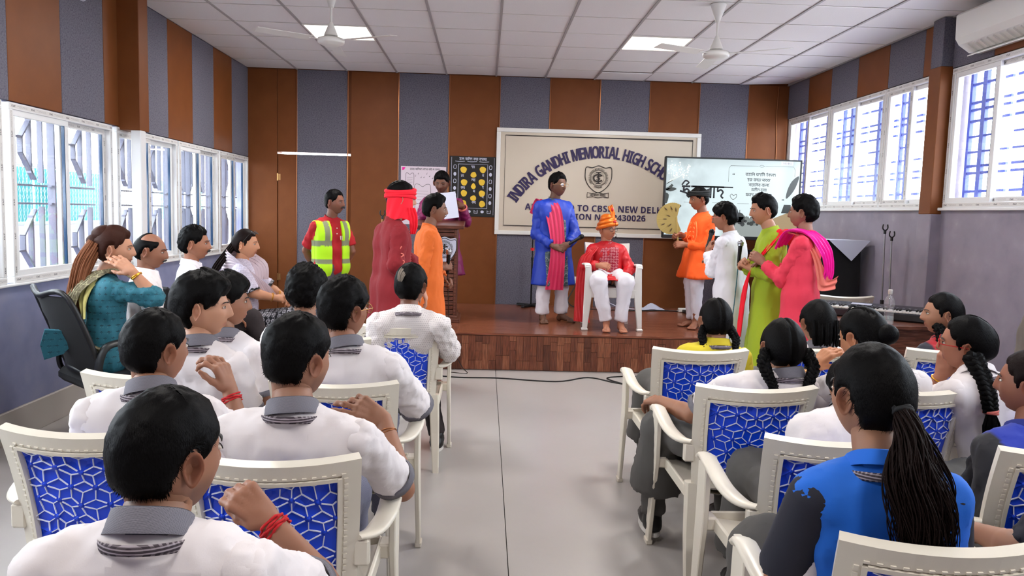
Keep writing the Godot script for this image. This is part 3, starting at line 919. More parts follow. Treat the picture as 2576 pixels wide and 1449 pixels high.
func make_banner() -> void:
	var x0 := 1.855
	var x1 := 4.415
	var y0 := 1.245
	var y1 := 2.565
	var t := thing("school_banner", "large framed cream school banner with purple arched lettering and a crest", "banner", Vector3.ZERO)
	mat("banner_vinyl", Color(0.78, 0.73, 0.66), 0.28)
	var b := MB.new()
	# a vinyl sheet with slight ripples under the top edge
	var rows := []
	for j in 25:
		var r := PackedVector3Array()
		for i in 49:
			var u := i / 48.0
			var v := j / 24.0
			var d := Vector2((u - 0.5) * 5.0, (1.0 - v) * 6.0)
			var bump := 0.006 * exp(-d.x * d.x * 1.2 - d.y * d.y * 0.5) * sin(26.0 * (1.0 - v) + 6.0 * absf(u - 0.5)) + 0.0015 * noise.get_noise_2d(u * 9.0, v * 5.0)
			r.append(Vector3(lerpf(x0 + 0.02, x1 - 0.02, u), lerpf(y0 + 0.02, y1 - 0.02, v), 0.024 + bump))
		rows.append(r)
	b.grid(rows, false)
	obj("vinyl_sheet", b, M.banner_vinyl, t)
	var bk := MB.new()
	bk.box(Vector3((x0 + x1) / 2, (y0 + y1) / 2, 0.014), Vector3(x1 - x0 - 0.02, y1 - y0 - 0.02, 0.008))
	obj("backing_board", bk, M.white_plastic, t)
	for q in [[(x0 + x1) / 2, y0 + 0.025, x1 - x0, 0.05], [(x0 + x1) / 2, y1 - 0.025, x1 - x0, 0.05], [x0 + 0.025, (y0 + y1) / 2, 0.05, y1 - y0 - 0.1], [x1 - 0.025, (y0 + y1) / 2, 0.05, y1 - y0 - 0.1]]:
		var f := MB.new()
		f.box(Vector3(q[0], q[1], 0.022), Vector3(q[2], q[3], 0.030), 0.004)
		obj("frame_rail", f, M.white_plastic, t)
	var z := 0.0335
	var ln := MB.new()
	ln.stroke(PackedVector2Array([Vector2(1.965, 1.36), Vector2(4.31, 1.36), Vector2(4.31, 2.475), Vector2(1.965, 2.475)]), 0.010, z, true)
	obj("border_line", ln, M.ink_brown, t)
	var tx := MB.new()
	arc_text(tx, "INDIRA GANDHI MEMORIAL HIGH SCHOOL", Vector2(3.187, 0.964), 1.262, -1.005, 0.765, 0.205, 0.66, z, true, false, 0.0035)
	line_text(tx, "AFFILIATED TO CBSE, NEW DELHI", 3.12, 1.56, 0.078, 1.78, z, true, 1)
	line_text(tx, "AFFILIATION NO. 2430026", 3.755, 1.455, 0.072, 1.36, z, true, 2)
	obj("lettering", tx, M.ink_purple, t)
	crest(t, Vector3(3.14, 1.965, z), 0.335, "crest")


func make_screen() -> void:
	var t := thing("display_screen", "large flat display screen showing a thank-you slide", "screen", Vector3(4.645, 1.75, 0.66))
	var w := 1.63
	var h := 0.955
	var b := MB.new()
	b.box(Vector3(0, 0, -0.03), Vector3(w, h, 0.05), 0.008)
	obj("housing", b, M.black_plastic, t)
	for q in [[0.0, h / 2 - 0.009, w, 0.018], [0.0, -h / 2 + 0.020, w, 0.040], [-w / 2 + 0.010, 0.0, 0.020, h], [w / 2 - 0.010, 0.0, 0.020, h]]:
		var f := MB.new()
		f.box(Vector3(q[0], q[1], 0.0), Vector3(q[2], q[3], 0.026), 0.004)
		obj("bezel", f, M.black_plastic, t)
	# slide: painted picture, lit from within
	var iw := 640
	var ih := 360
	var im := Image.create(iw, ih, false, Image.FORMAT_RGB8)
	var nz := FastNoiseLite.new()
	nz.seed = 5
	nz.frequency = 0.006
	nz.fractal_octaves = 4
	for y in ih:
		for x in iw:
			var u := float(x) / iw
			var v := float(y) / ih
			var a := clampf(0.5 + 0.9 * nz.get_noise_2d(x, y), 0, 1)
			var c := Color(0.80, 0.86, 0.87).lerp(Color(0.62, 0.67, 0.68), a * (1.0 - smoothstep(0.10, 0.55, u + v * 0.25)) + 0.4 * smoothstep(0.14, 0.0, v))
			# water and trees along the foot
			var hz := 0.78 + 0.03 * sin(u * 40.0) * smoothstep(0.45, 0.6, u)
			if u > 0.40 and u < 0.86 and v > hz - 0.04 + 0.03 * nz.get_noise_2d(x * 8, 3):
				c = c.lerp(Color(0.45, 0.48, 0.47) if v < hz + 0.04 else Color(0.55, 0.58, 0.57), smoothstep(0.40, 0.50, u) * smoothstep(0.90, 0.80, u))
			# letter paper in the corner
			if u > 0.80 and v > 0.62 and v > 1.36 - 0.75 * u + 0.0:
				c = Color(0.62, 0.54, 0.42)
			im.set_pixel(x, y, c)
	var m := mat("slide_glow", Color(0.02, 0.02, 0.02), 0.25)
	m.emission_enabled = true
	m.emission = Color(0, 0, 0)
	m.emission_operator = BaseMaterial3D.EMISSION_OP_ADD
	m.emission_texture = ImageTexture.create_from_image(im)
	m.emission_energy_multiplier = 0.95
	var s := MB.new()
	s.quad(Vector3(-w / 2 + 0.015, -h / 2 + 0.035, 0.0), Vector3(w / 2 - 0.015, -h / 2 + 0.035, 0.0), Vector3(w / 2 - 0.015, h / 2 - 0.015, 0.0), Vector3(-w / 2 + 0.015, h / 2 - 0.015, 0.0))
	obj("lit_screen", s, m, t)
	var l := AreaLight3D.new()
	l.name = "screen_light"
	l.light_color = Color(0.92, 0.98, 1.0)
	l.light_energy = 0.35
	l.area_size = Vector2(1.6, 0.9)
	l.area_range = 15.0
	l.area_attenuation = 2.0
	l.shadow_enabled = true
	l.position = Vector3(4.655, 1.75, 0.69)
	l.rotation.y = PI
	add_child(l)
	# ink of the slide; slide coordinates are offsets from the middle of the screen
	var o := Vector2(4.655, 1.75)
	var z := 0.0012
	mat("ink_slide", Color(0.03, 0.03, 0.06), 0.4)
	mat("slide_grey", Color(0.20, 0.22, 0.21), 0.5)
	var dk := MB.new()
	var L := [["bAgAil yediin Okjbd", 4.98, 2.028], ["hYe blte pArbe", 4.96, 1.965], ["'bAgAilr bAqlA'.", 4.97, 1.906], ["esidn tArA", 4.97, 1.850], ["osAdj sAdn krbe|", 4.97, 1.790]]
	for q in L:
		script_line(dk, q[0], q[1] - o.x, q[2] - o.y, 0.031, 0.0048, z)
	# the large word
	script_line(dk, "d", 4.05 - o.x, 1.755 - o.y, 0.13, 0.022, z, false)
	dk.stroke(smooth2([Vector2(4.05, 1.90) - o, Vector2(4.09, 1.95) - o, Vector2(4.13, 1.93) - o, Vector2(4.10, 1.90) - o], 5), 0.018, z)
	dk.stroke(smooth2([Vector2(4.03, 1.83) - o, Vector2(4.12, 1.80) - o, Vector2(4.18, 1.74) - o], 5), 0.022, z)
	script_line(dk, "njbAd", 4.16 - o.x, 1.755 - o.y, 0.13, 0.020, z, false)
	dk.stroke(PackedVector2Array([Vector2(4.18, 1.886) - o, Vector2(4.66, 1.886) - o]), 0.016, z)
	dk.stroke(smooth2([Vector2(4.665, 1.745) - o, Vector2(4.63, 1.785) - o, Vector2(4.65, 1.81) - o, Vector2(4.67, 1.79) - o, Vector2(4.70, 1.81) - o, Vector2(4.705, 1.775) - o], 4, true), 0.005, z, true)
	line_text(dk, "“", 4.645 - o.x, 2.005 - o.y, 0.05, 0, z, true, 0, true)
	line_text(dk, "”", 5.25 - o.x, 1.715 - o.y, 0.05, 0, z, true, 0, true)
	obj("slide_lettering", dk, M.ink_slide, t)
	var gr := MB.new()
	gr.stroke(PackedVector2Array([Vector2(4.60, 1.95) - o, Vector2(4.60, 2.11) - o, Vector2(4.62, 2.14) - o, Vector2(4.95, 2.143) - o]), 0.003, z)
	gr.stroke(PackedVector2Array([Vector2(5.03, 2.144) - o, Vector2(5.37, 2.146) - o, Vector2(5.39, 2.11) - o, Vector2(5.39, 2.03) - o]), 0.003, z)
	gr.stroke(smooth2([Vector2(4.96, 2.143) - o, Vector2(4.99, 2.155) - o, Vector2(5.02, 2.143) - o, Vector2(4.99, 2.131) - o], 3, true), 0.003, z, true)
	for q in [[4.08, 4.18], [4.42, 4.62], [4.72, 4.86]]:
		gr.stroke(PackedVector2Array([Vector2(q[0], 1.70) - o, Vector2(q[1], 1.70) - o]), 0.003, z)
	obj("slide_border", gr, M.slide_grey, t)
	gr = MB.new()
	gr.flat_poly(smooth2([Vector2(5.44, 2.04) - o, Vector2(5.36, 1.98) - o, Vector2(5.31, 1.87) - o, Vector2(5.30, 1.77) - o, Vector2(5.37, 1.84) - o, Vector2(5.42, 1.94) - o], 3, true), z)
	gr.flat_poly(PackedVector2Array([Vector2(5.25, 1.60) - o, Vector2(5.38, 1.60) - o, Vector2(5.36, 1.70) - o, Vector2(5.28, 1.70) - o]), z)
	obj("slide_quill", gr, M.slide_grey, t).set_meta("kind", "stuff")
	gr = MB.new()
	gr.disc(Vector2(4.755, 1.545) - o, 0.05, z, 16)
	gr.flat_poly(PackedVector2Array([Vector2(4.69, 1.48) - o, Vector2(4.82, 1.48) - o, Vector2(4.82, 1.545) - o, Vector2(4.69, 1.545) - o]), z)
	gr.stroke(PackedVector2Array([Vector2(4.755, 1.59) - o, Vector2(4.755, 1.625) - o]), 0.008, z)
	for k in 16:
		gr.disc(Vector2(4.62 + 0.035 * k, 1.475 + 0.02 * sin(k * 2.3)) - o, 0.022 + 0.006 * sin(k * 1.7), z, 8)
	obj("slide_skyline", gr, M.slide_grey, t)
	gr = MB.new()
	gr.stroke(PackedVector2Array([Vector2(3.96, 1.57) - o, Vector2(4.05, 1.66) - o]), 0.022, z)
	gr.stroke(smooth2([Vector2(3.94, 1.90) - o, Vector2(3.90, 1.86) - o, Vector2(3.86, 1.84) - o], 3), 0.03, z)
	gr.flat_poly(smooth2([Vector2(3.86, 1.84) - o, Vector2(3.93, 1.87) - o, Vector2(3.99, 1.85) - o, Vector2(3.92, 1.82) - o], 3, true), z)
	gr.flat_poly(smooth2([Vector2(3.85, 1.80) - o, Vector2(3.90, 1.78) - o, Vector2(3.88, 1.68) - o, Vector2(3.85, 1.70) - o], 3, true), z)
	obj("slide_leaves", gr, M.slide_grey, t).set_meta("kind", "stuff")
	mat("slide_white", Color(0.85, 0.88, 0.86), 0.5)
	var bl := MB.new()
	bl.flat_poly(PackedVector2Array([Vector2(5.22, 2.165) - o, Vector2(5.36, 2.165) - o, Vector2(5.36, 2.205) - o, Vector2(5.22, 2.205) - o]), 0.001)
	for k in 60:
		bl.disc(Vector2(rng.randf_range(3.88, 4.14), rng.randf_range(1.98, 2.18)) - o, rng.randf_range(0.004, 0.011), 0.001 + 0.00002 * k, 8)
	for k in 7:
		bl.stroke(smooth2([Vector2(3.86, 1.90) - o, Vector2(3.92 + 0.02 * k, 1.98 + 0.005 * k) - o, Vector2(3.90 + 0.035 * k, 2.12 - 0.01 * k) - o], 4), 0.004, 0.001)
	obj("slide_blossom", bl, M.slide_white, t)
	var nb := MB.new()
	line_text(nb, "343483", 5.29 - o.x, 2.173 - o.y, 0.024, 0.115, 0.0016, false, 1)
	obj("slide_number", nb, M.ink_purple, t)
	# low stand under the screen
	var sd := MB.new()
	for s2 in [-1.0, 1.0]:
		sd.tube(PackedVector3Array([Vector3(0.45 * s2, -1.35, -0.04), Vector3(0.45 * s2, -0.3, -0.06)]), 0.022, 10)
		sd.box(Vector3(0.45 * s2, -1.372, -0.02), Vector3(0.05, 0.036, 0.55), 0.006)
	sd.box(Vector3(0, -0.62, -0.05), Vector3(0.9, 0.05, 0.03), 0.004)
	obj("stand", sd, M.dark_metal, t)


func make_posters() -> void:
	# white poster of open books and notes
	var a := thing("white_poster", "white handmade poster of open books and music notes with a magenta corner", "poster", Vector3(0.955, 1.70, 0.004))
	var p := MB.new()
	p.box(Vector3(0, 0, 0.001), Vector3(0.56, 0.72, 0.002))
	obj("sheet", p, mat("poster_white", Color(0.84, 0.78, 0.82), 0.6), a)
	var z := 0.003
	for q in [[-0.17, 0.20, 0.10, 0.15], [-0.01, 0.02, 0.20, 0.24], [-0.02, -0.18, 0.16, 0.16]]:
		var x: float = q[0]
		var y: float = q[1]
		var w: float = q[2] / 2
		var h: float = q[3] / 2
		var k := MB.new()
		k.stroke(smooth2([Vector2(x - w, y - h), Vector2(x - w, y + h * 0.8), Vector2(x - w * 0.5, y + h), Vector2(x, y + h * 0.75), Vector2(x + w * 0.5, y + h), Vector2(x + w, y + h * 0.8), Vector2(x + w, y - h)], 4), 0.004, z)
		for i in 4:
			k.stroke(PackedVector2Array([Vector2(x - w * 0.7, y + h * 0.3 - i * h * 0.3), Vector2(x + w * 0.7, y + h * 0.3 - i * h * 0.3)]), 0.002, z)
		obj("book_drawing", k, M.ink_black, a)
	var k := MB.new()
	script_line(k, "tsr bAilpd kdn nir l slAt", 0.02, 0.315, 0.022, 0.003, z)
	for i in 12:
		var c := Vector2(-0.10 + 0.035 * i, 0.24 + 0.03 * sin(i * 1.9))
		k.disc(c, 0.005, z, 8)
		k.stroke(PackedVector2Array([c + Vector2(0.005, 0), c + Vector2(0.005, 0.02)]), 0.0015, z)
	k.stroke(PackedVector2Array([Vector2(-0.18, -0.24), Vector2(-0.13, -0.28)]), 0.008, z)
	k.stroke(PackedVector2Array([Vector2(-0.06, -0.26), Vector2(-0.03, -0.29)]), 0.008, z)
	obj("notes_and_title", k, M.ink_black, a).set_meta("kind", "stuff")
	var c := MB.new()
	c.flat_poly(PackedVector2Array([Vector2(-0.265, 0.345), Vector2(-0.265, 0.31), Vector2(-0.24, 0.315), Vector2(-0.225, 0.345)]), z)
	obj("corner_patch", c, M.magenta, a)
	# black poster of yellow notes
	var b := thing("black_poster", "black handmade poster with yellow paper notes and white icons round a white line", "poster", Vector3(1.567, 1.83, 0.006))
	var q := MB.new()
	q.box(Vector3(0, 0, 0.001), Vector3(0.575, 0.745, 0.002))
	obj("sheet", q, mat("poster_black", Color(0.075, 0.055, 0.05), 0.7), b)
	var wl := MB.new()
	wl.stroke(PackedVector2Array([Vector2(-0.18, -0.27), Vector2(0.185, -0.27), Vector2(0.185, 0.275), Vector2(-0.18, 0.275)]), 0.004, z, true)
	for s in [-1.0, 1.0]:
		wl.stroke(PackedVector2Array([Vector2(0.265 * s, -0.35), Vector2(0.265 * s, 0.36)]), 0.004, z)
	script_line(wl, "gAl bAild kYA bdkt", 0.0, 0.325, 0.028, 0.005, z)
	for i in 3:
		wl.stroke(smooth2([Vector2(-0.22 + 0.15 * i, 0.31), Vector2(-0.17 + 0.15 * i, 0.305), Vector2(-0.10 + 0.15 * i, 0.31)], 3), 0.006, z)
	for e in [[0.0, 0.24, "dr"], [-0.13, 0.13, "js"], [0.13, 0.14, "t"], [0.01, 0.08, "lt"], [-0.12, -0.02, "kr"], [0.13, -0.01, "h"], [0.02, -0.06, "s"], [0.13, -0.13, "n"], [0.02, -0.20, "ky"]]:
		script_line(wl, e[2], e[0], e[1] - 0.012, 0.028, 0.005, z)
	mat("note_yellow", Color(0.88, 0.72, 0.20), 0.7)
	for e in [[-0.115, 0.205], [0.125, 0.21], [0.01, 0.145], [-0.105, 0.05], [0.115, 0.055], [-0.105, -0.085], [0.12, -0.085], [0.012, -0.145], [0.125, -0.215], [-0.11, -0.21]]:
		var sq := []
		var big: bool = e[0] > 0.05 or e[0] < -0.05
		for i in 8:
			var an := TAU * i / 8.0 + 0.39
			var rr := (0.040 if big else 0.036) + 0.003 * sin(i * 2.1 + e[1] * 40.0)
			sq.append(Vector2(e[0] + cos(an) * rr, e[1] + sin(an) * rr))
		var yl := MB.new()
		yl.flat_poly(smooth2(sq, 2, true), z)
		obj("paper_note", yl, M.note_yellow, b)
	var yl := MB.new()
	yl.flat_poly(smooth2([Vector2(0.012, 0.045), Vector2(-0.02, 0.0), Vector2(0.0, -0.028), Vector2(0.025, -0.028), Vector2(0.042, 0.0)], 3, true), z)
	obj("paper_note", yl, M.note_yellow, b)
	for i in 6:
		for s in [-1.0, 1.0]:
			var cc := Vector2(0.222 * s, 0.24 - 0.088 * i)
			if (i + int(s)) % 2 == 0:
				wl.disc(cc, 0.018, z, 10, 0.024)
			else:
				wl.stroke(smooth2([cc + Vector2(-0.015, -0.018), cc + Vector2(-0.012, 0.02), cc + Vector2(0.014, 0.018), cc + Vector2(0.012, -0.02)], 3, true), 0.006, z, true)
	for i in 6:
		var cc := Vector2(-0.20 + 0.082 * i, -0.312)
		if i % 2 == 0:
			wl.disc(cc, 0.022, z, 10, 0.017)
		else:
			wl.stroke(PackedVector2Array([cc + Vector2(-0.02, -0.018), cc + Vector2(-0.02, 0.015), cc + Vector2(0.0, 0.0), cc + Vector2(0.02, 0.018), cc + Vector2(0.02, -0.018)]), 0.007, z, true)
	obj("white_drawing", wl, M.paper, b).set_meta("kind", "stuff")


func make_lectern() -> void:
	var t := thing("lectern", "brown slatted wooden lectern with a white shield emblem", "lectern", Vector3(1.25, 0.36, 1.50))
	var m: Material = M.lectern_wood
	var c := MB.new()
	c.box(Vector3(0, 0.50, -0.02), Vector3(0.34, 0.96, 0.34), 0.004)
	obj("carcass", c, mat("lectern_dark", Color(0.16, 0.08, 0.05), 0.6), t)
	for s in [-1.0, 1.0]:
		var p := MB.new()
		p.box(Vector3(0.185 * s, 0.50, 0.0), Vector3(0.03, 0.98, 0.40), 0.004)
		obj("side_panel", p, m, t)
	var sl := MB.new()
	sl.box(Vector3.ZERO, Vector3(0.34, 0.040, 0.016), 0.003)
	var sm := sl.mesh()
	for k in 20:
		inst("slat", sm, m, t, Transform3D(Basis(), Vector3(0, 0.055 + 0.0475 * k, 0.192)))
	var b := MB.new()
	b.box(Vector3(0, 0.02, 0.02), Vector3(0.48, 0.04, 0.52), 0.005)
	b.box(Vector3(0, 0.05, 0.0), Vector3(0.43, 0.03, 0.46), 0.005)
	obj("plinth", b, m, t)
	var tp := MB.new()
	tp.box(Vector3(0, 1.015, 0.0), Vector3(0.54, 0.035, 0.50), 0.005, Basis(Vector3.RIGHT, 0.10))
	tp.box(Vector3(0, 0.985, 0.02), Vector3(0.46, 0.03, 0.42), 0.004)
	obj("desk_top", tp, m, t)
	var e := MB.new()
	e.T = Transform3D(Basis(), Vector3(0.07, 0.75, 0.202))
	e.prism(smooth2([Vector2(-0.12, 0.125), Vector2(-0.06, 0.12), Vector2(0, 0.14), Vector2(0.06, 0.12), Vector2(0.12, 0.125), Vector2(0.125, 0.03), Vector2(0.09, -0.07), Vector2(0.0, -0.14), Vector2(-0.09, -0.07), Vector2(-0.125, 0.03)], 3, true), 0.0, 0.006)
	var em := obj("shield_emblem", e, M.paper, t)
	crest(em, Vector3(0.07, 0.75, 0.2085), 0.25, "crest")


func mic_stand(at: Vector3, h: float, lean: float, label: String, base: bool, brass: bool) -> void:
	var t := thing("microphone_stand", label, "stand", at)
	var m: Material = M.brass if brass else (M.dark_metal if base else M.steel)
	var top := Vector3(lean * h * 2.0, h, lean * h)
	var p := MB.new()
	p.tube(PackedVector3Array([Vector3(0, 0.03, 0), top * 0.55]), 0.010, 8)
	p.tube(PackedVector3Array([top * 0.5, top]), 0.007, 8)
	obj("pole", p, m, t)
	var c := MB.new()
	c.tube(PackedVector3Array([top * 0.54, top * 0.58]), 0.017, 10)
	obj("clutch", c, M.black_plastic, t)
	if base:
		var b := MB.new()
		for i in 4:
			var a := TAU * i / 4.0 + 0.6
			b.box(Vector3(cos(a) * 0.10, 0.018, sin(a) * 0.10), Vector3(0.20, 0.03, 0.05), 0.006, Basis(Vector3.UP, -a))
		obj("base", b, M.black_plastic, t)
		var r := MB.new()
		r.tube(PackedVector3Array([top * 0.66, top * 0.69]), 0.024, 10)
		obj("collar", r, M.red_plastic, t)
		var r2 := MB.new()
		r2.tube(PackedVector3Array([top * 0.97, top * 1.06]), 0.014, 10)
		obj("clip", r2, M.red_plastic, t)
	else:
		for i in 3:
			var l := MB.new()
			var a := TAU * i / 3.0 + 0.4
			var rr := 0.06 if not brass else 0.16
			l.tube(PackedVector3Array([Vector3(0, 0.26, 0), Vector3(cos(a) * rr, 0.012, sin(a) * rr)]), 0.008, 7)
			obj("leg", l, m, t)
		var k := MB.new()
		k.tube(PackedVector3Array([top, top + Vector3(0.0, 0.03, 0)]), 0.012, 8)
		for s in [-1.0, 1.0]:
			k.tube(bez(top + Vector3(0, 0.03, 0), top + Vector3(0.035 * s, 0.04, 0.0), top + Vector3(0.018 * s, 0.085, 0.0), 6), 0.006, 6)
		obj("clip", k, M.black_plastic, t)


func make_keyboard_corner() -> void:
	# table, keyboard, bottle, covered box, music chair
	var t := thing("side_table", "brown wooden table under the electronic keyboard", "table", Vector3(4.98, 0, 3.52))
	var a := MB.new()
	a.box(Vector3(0, 0.715, 0), Vector3(0.80, 0.030, 0.92), 0.004)
	obj("table_top", a, M.table_wood, t)
	for sz in [-1.0, 1.0]:
		var l := MB.new()
		l.box(Vector3(0, 0.35, 0.38 * sz), Vector3(0.56, 0.70, 0.025), 0.003)
		obj("end_panel", l, M.table_wood, t)
	var k := thing("keyboard", "grey electronic keyboard with black and white keys on the table", "keyboard", Vector3(5.0, 0.732, 3.45), -0.62)
	var kb := MB.new()
	kb.box(Vector3(0, 0.035, 0), Vector3(0.96, 0.07, 0.36), 0.012)
	obj("body", kb, mat("keyboard_grey", Color(0.13, 0.13, 0.15), 0.35), k)
	var pn := MB.new()
	pn.box(Vector3(0, 0.078, -0.075), Vector3(0.92, 0.016, 0.19), 0.004, Basis(Vector3.RIGHT, 0.12))
	obj("control_panel", pn, mat("keyboard_panel", Color(0.22, 0.22, 0.25), 0.25), k)
	var sc := MB.new()
	sc.box(Vector3(-0.1, 0.092, -0.075), Vector3(0.16, 0.004, 0.06), 0.001, Basis(Vector3.RIGHT, 0.12))
	obj("small_screen", sc, M.paper, k)
	var kn := MB.new()
	kn.box(Vector3.ZERO, Vector3(0.0235, 0.016, 0.14), 0.002)
	var km := kn.mesh()
	var kw := MB.new()
	kw.box(Vector3.ZERO, Vector3(0.012, 0.014, 0.085), 0.002)
	var kwm := kw.mesh()
	for i in 36:
		inst("white_key", km, M.white_plastic, k, Transform3D(Basis(), Vector3(-0.42 + 0.0241 * i, 0.072, 0.10)))
		if not (i % 7 in [2, 6]):
			inst("black_key", kwm, M.black_plastic, k, Transform3D(Basis(), Vector3(-0.408 + 0.0241 * i, 0.084, 0.072)))
	for i in 18:
		var bt := MB.new()
		bt.box(Vector3(-0.40 + 0.045 * i, 0.088, -0.03), Vector3(0.02, 0.006, 0.012), 0.002)
		obj("button", bt, M.steel, k)
	# bottle with a little water
	var g := mat("clear_plastic", Color(0.92, 0.95, 0.97, 0.10), 0.05)
	g.transparency = BaseMaterial3D.TRANSPARENCY_ALPHA
	var b := thing("water_bottle", "clear plastic water bottle with a white cap on the table edge", "bottle", Vector3(4.90, 0.731, 3.90))
	var bb := MB.new()
	bb.lathe([Vector2(0.0, 0.0), Vector2(0.034, 0.0), Vector2(0.038, 0.01), Vector2(0.038, 0.07), Vector2(0.034, 0.09), Vector2(0.033, 0.13), Vector2(0.038, 0.15), Vector2(0.038, 0.175), Vector2(0.030, 0.205), Vector2(0.014, 0.225), Vector2(0.013, 0.24)], 20)
	obj("body", bb, g, b)
	var cp := MB.new()
	cp.lathe([Vector2(0.0, 0.236), Vector2(0.017, 0.236), Vector2(0.017, 0.268), Vector2(0.014, 0.272), Vector2(0.0, 0.272)], 16)
	obj("cap", cp, M.white_plastic, b)
	var wt := mat("water", Color(0.75, 0.80, 0.82, 0.25), 0.05)
	wt.transparency = BaseMaterial3D.TRANSPARENCY_ALPHA
	var wb := MB.new()
	wb.lathe([Vector2(0.0, 0.004), Vector2(0.032, 0.004), Vector2(0.036, 0.012), Vector2(0.036, 0.065), Vector2(0.0, 0.065)], 20)
	obj("water", wb, wt, b)
	# box under a black cloth with a white sheet over its corner
	var x := thing("covered_speaker", "tall box covered with a black cloth against the grey wall", "speaker", Vector3(5.21, 0.36, 2.14))
	var xb := MB.new()
	var rows := []
	for j in 12:
		var y := 0.975 * j / 11.0
		var r := PackedVector3Array()
		for i in 40:
			var an := -TAU * i / 40.0
			var ca := cos(an)
			var sa := sin(an)
			var q := pow(pow(absf(ca), 6.0) + pow(absf(sa), 6.0), -1.0 / 6.0)
			var fl := 1.0 + 0.10 * (1.0 - y / 0.975) + 0.03 * sin(i * 1.4) * (1.0 - y / 0.975)
			r.append(Vector3(ca * q * 0.225 * fl, y, sa * q * 0.215 * fl))
		rows.append(r)
	xb.grid(rows)
	xb.cap(rows[11], true)
	obj("cloth", xb, M.black_cloth, x)
	var pp := MB.new()
	pp.T = Transform3D(Basis(), Vector3(5.26, 1.342, 2.16))
	pp.quad(Vector3(-0.20, 0, 0.14), Vector3(0.19, 0, 0.26), Vector3(0.16, 0, -0.14), Vector3(-0.18, 0, -0.16))
	pp.tri(Vector3(-0.20, 0.0, 0.235), Vector3(0.02, -0.20, 0.27), Vector3(0.20, 0.0, 0.26))
	pp.quad(Vector3(-0.20, 0, 0.14), Vector3(-0.20, 0.0, 0.235), Vector3(0.20, 0.0, 0.26), Vector3(0.19, 0, 0.14))
	tag(obj("paper_sheet", pp, M.paper), "white sheet hanging over the edge of the black covered box", "sheet")

# ---------------------------------------------------------------- seats
# Chair axes: the sitter looks to -z; origin on the floor under the seat.
func back_pt(u: float, v: float) -> Vector3:
	# u -1..1 across, v 0..1 up the back rest: bowed and reclined
	var half := lerpf(0.212, 0.240, v)
	var z := lerpf(0.185, 0.272, v) + 0.052 * (1.0 - u * u) - 0.018 * sin(PI * v)
	return Vector3(u * half, lerpf(0.43, 0.865, v) - 0.012 * (1.0 - u * u) * v, z)


func back_n(u: float, v: float) -> Vector3:
	var du := back_pt(u + 0.02, v) - back_pt(u - 0.02, v)
	var dv := back_pt(u, v + 0.02) - back_pt(u, v - 0.02)
	return du.cross(dv).normalized()  # towards +z


func bow_strip(mb: MB, u0: float, u1: float, v0: float, v1: float, zf: float, zb: float, n := 14) -> void:
	# a solid bar on the bowed surface between two u and two v
	var rows := []
	var along_u := absf(u1 - u0) > absf(v1 - v0) * 1.0
	for k in n + 1:
		var t := float(k) / n
		var r := PackedVector3Array()
		var c := []
		if along_u:
			var u := lerpf(u0, u1, t)
			c = [[u, v0, zf], [u, v0, zb], [u, v1, zb], [u, v1, zf]]
		else:
			var v := lerpf(v0, v1, t)
			c = [[u1, v, zf], [u1, v, zb], [u0, v, zb], [u0, v, zf]]
		for q in c:
			r.append(back_pt(q[0], q[1]) + back_n(q[0], q[1]) * q[2])
		rows.append(r)
	# flat sides
	for j in n:
		for i in 4:
			var i1 := (i + 1) % 4
			mb.quad(rows[j][i], rows[j][i1], rows[j + 1][i1], rows[j + 1][i])
	mb.quad(rows[0][3], rows[0][2], rows[0][1], rows[0][0])
	mb.quad(rows[n][0], rows[n][1], rows[n][2], rows[n][3])


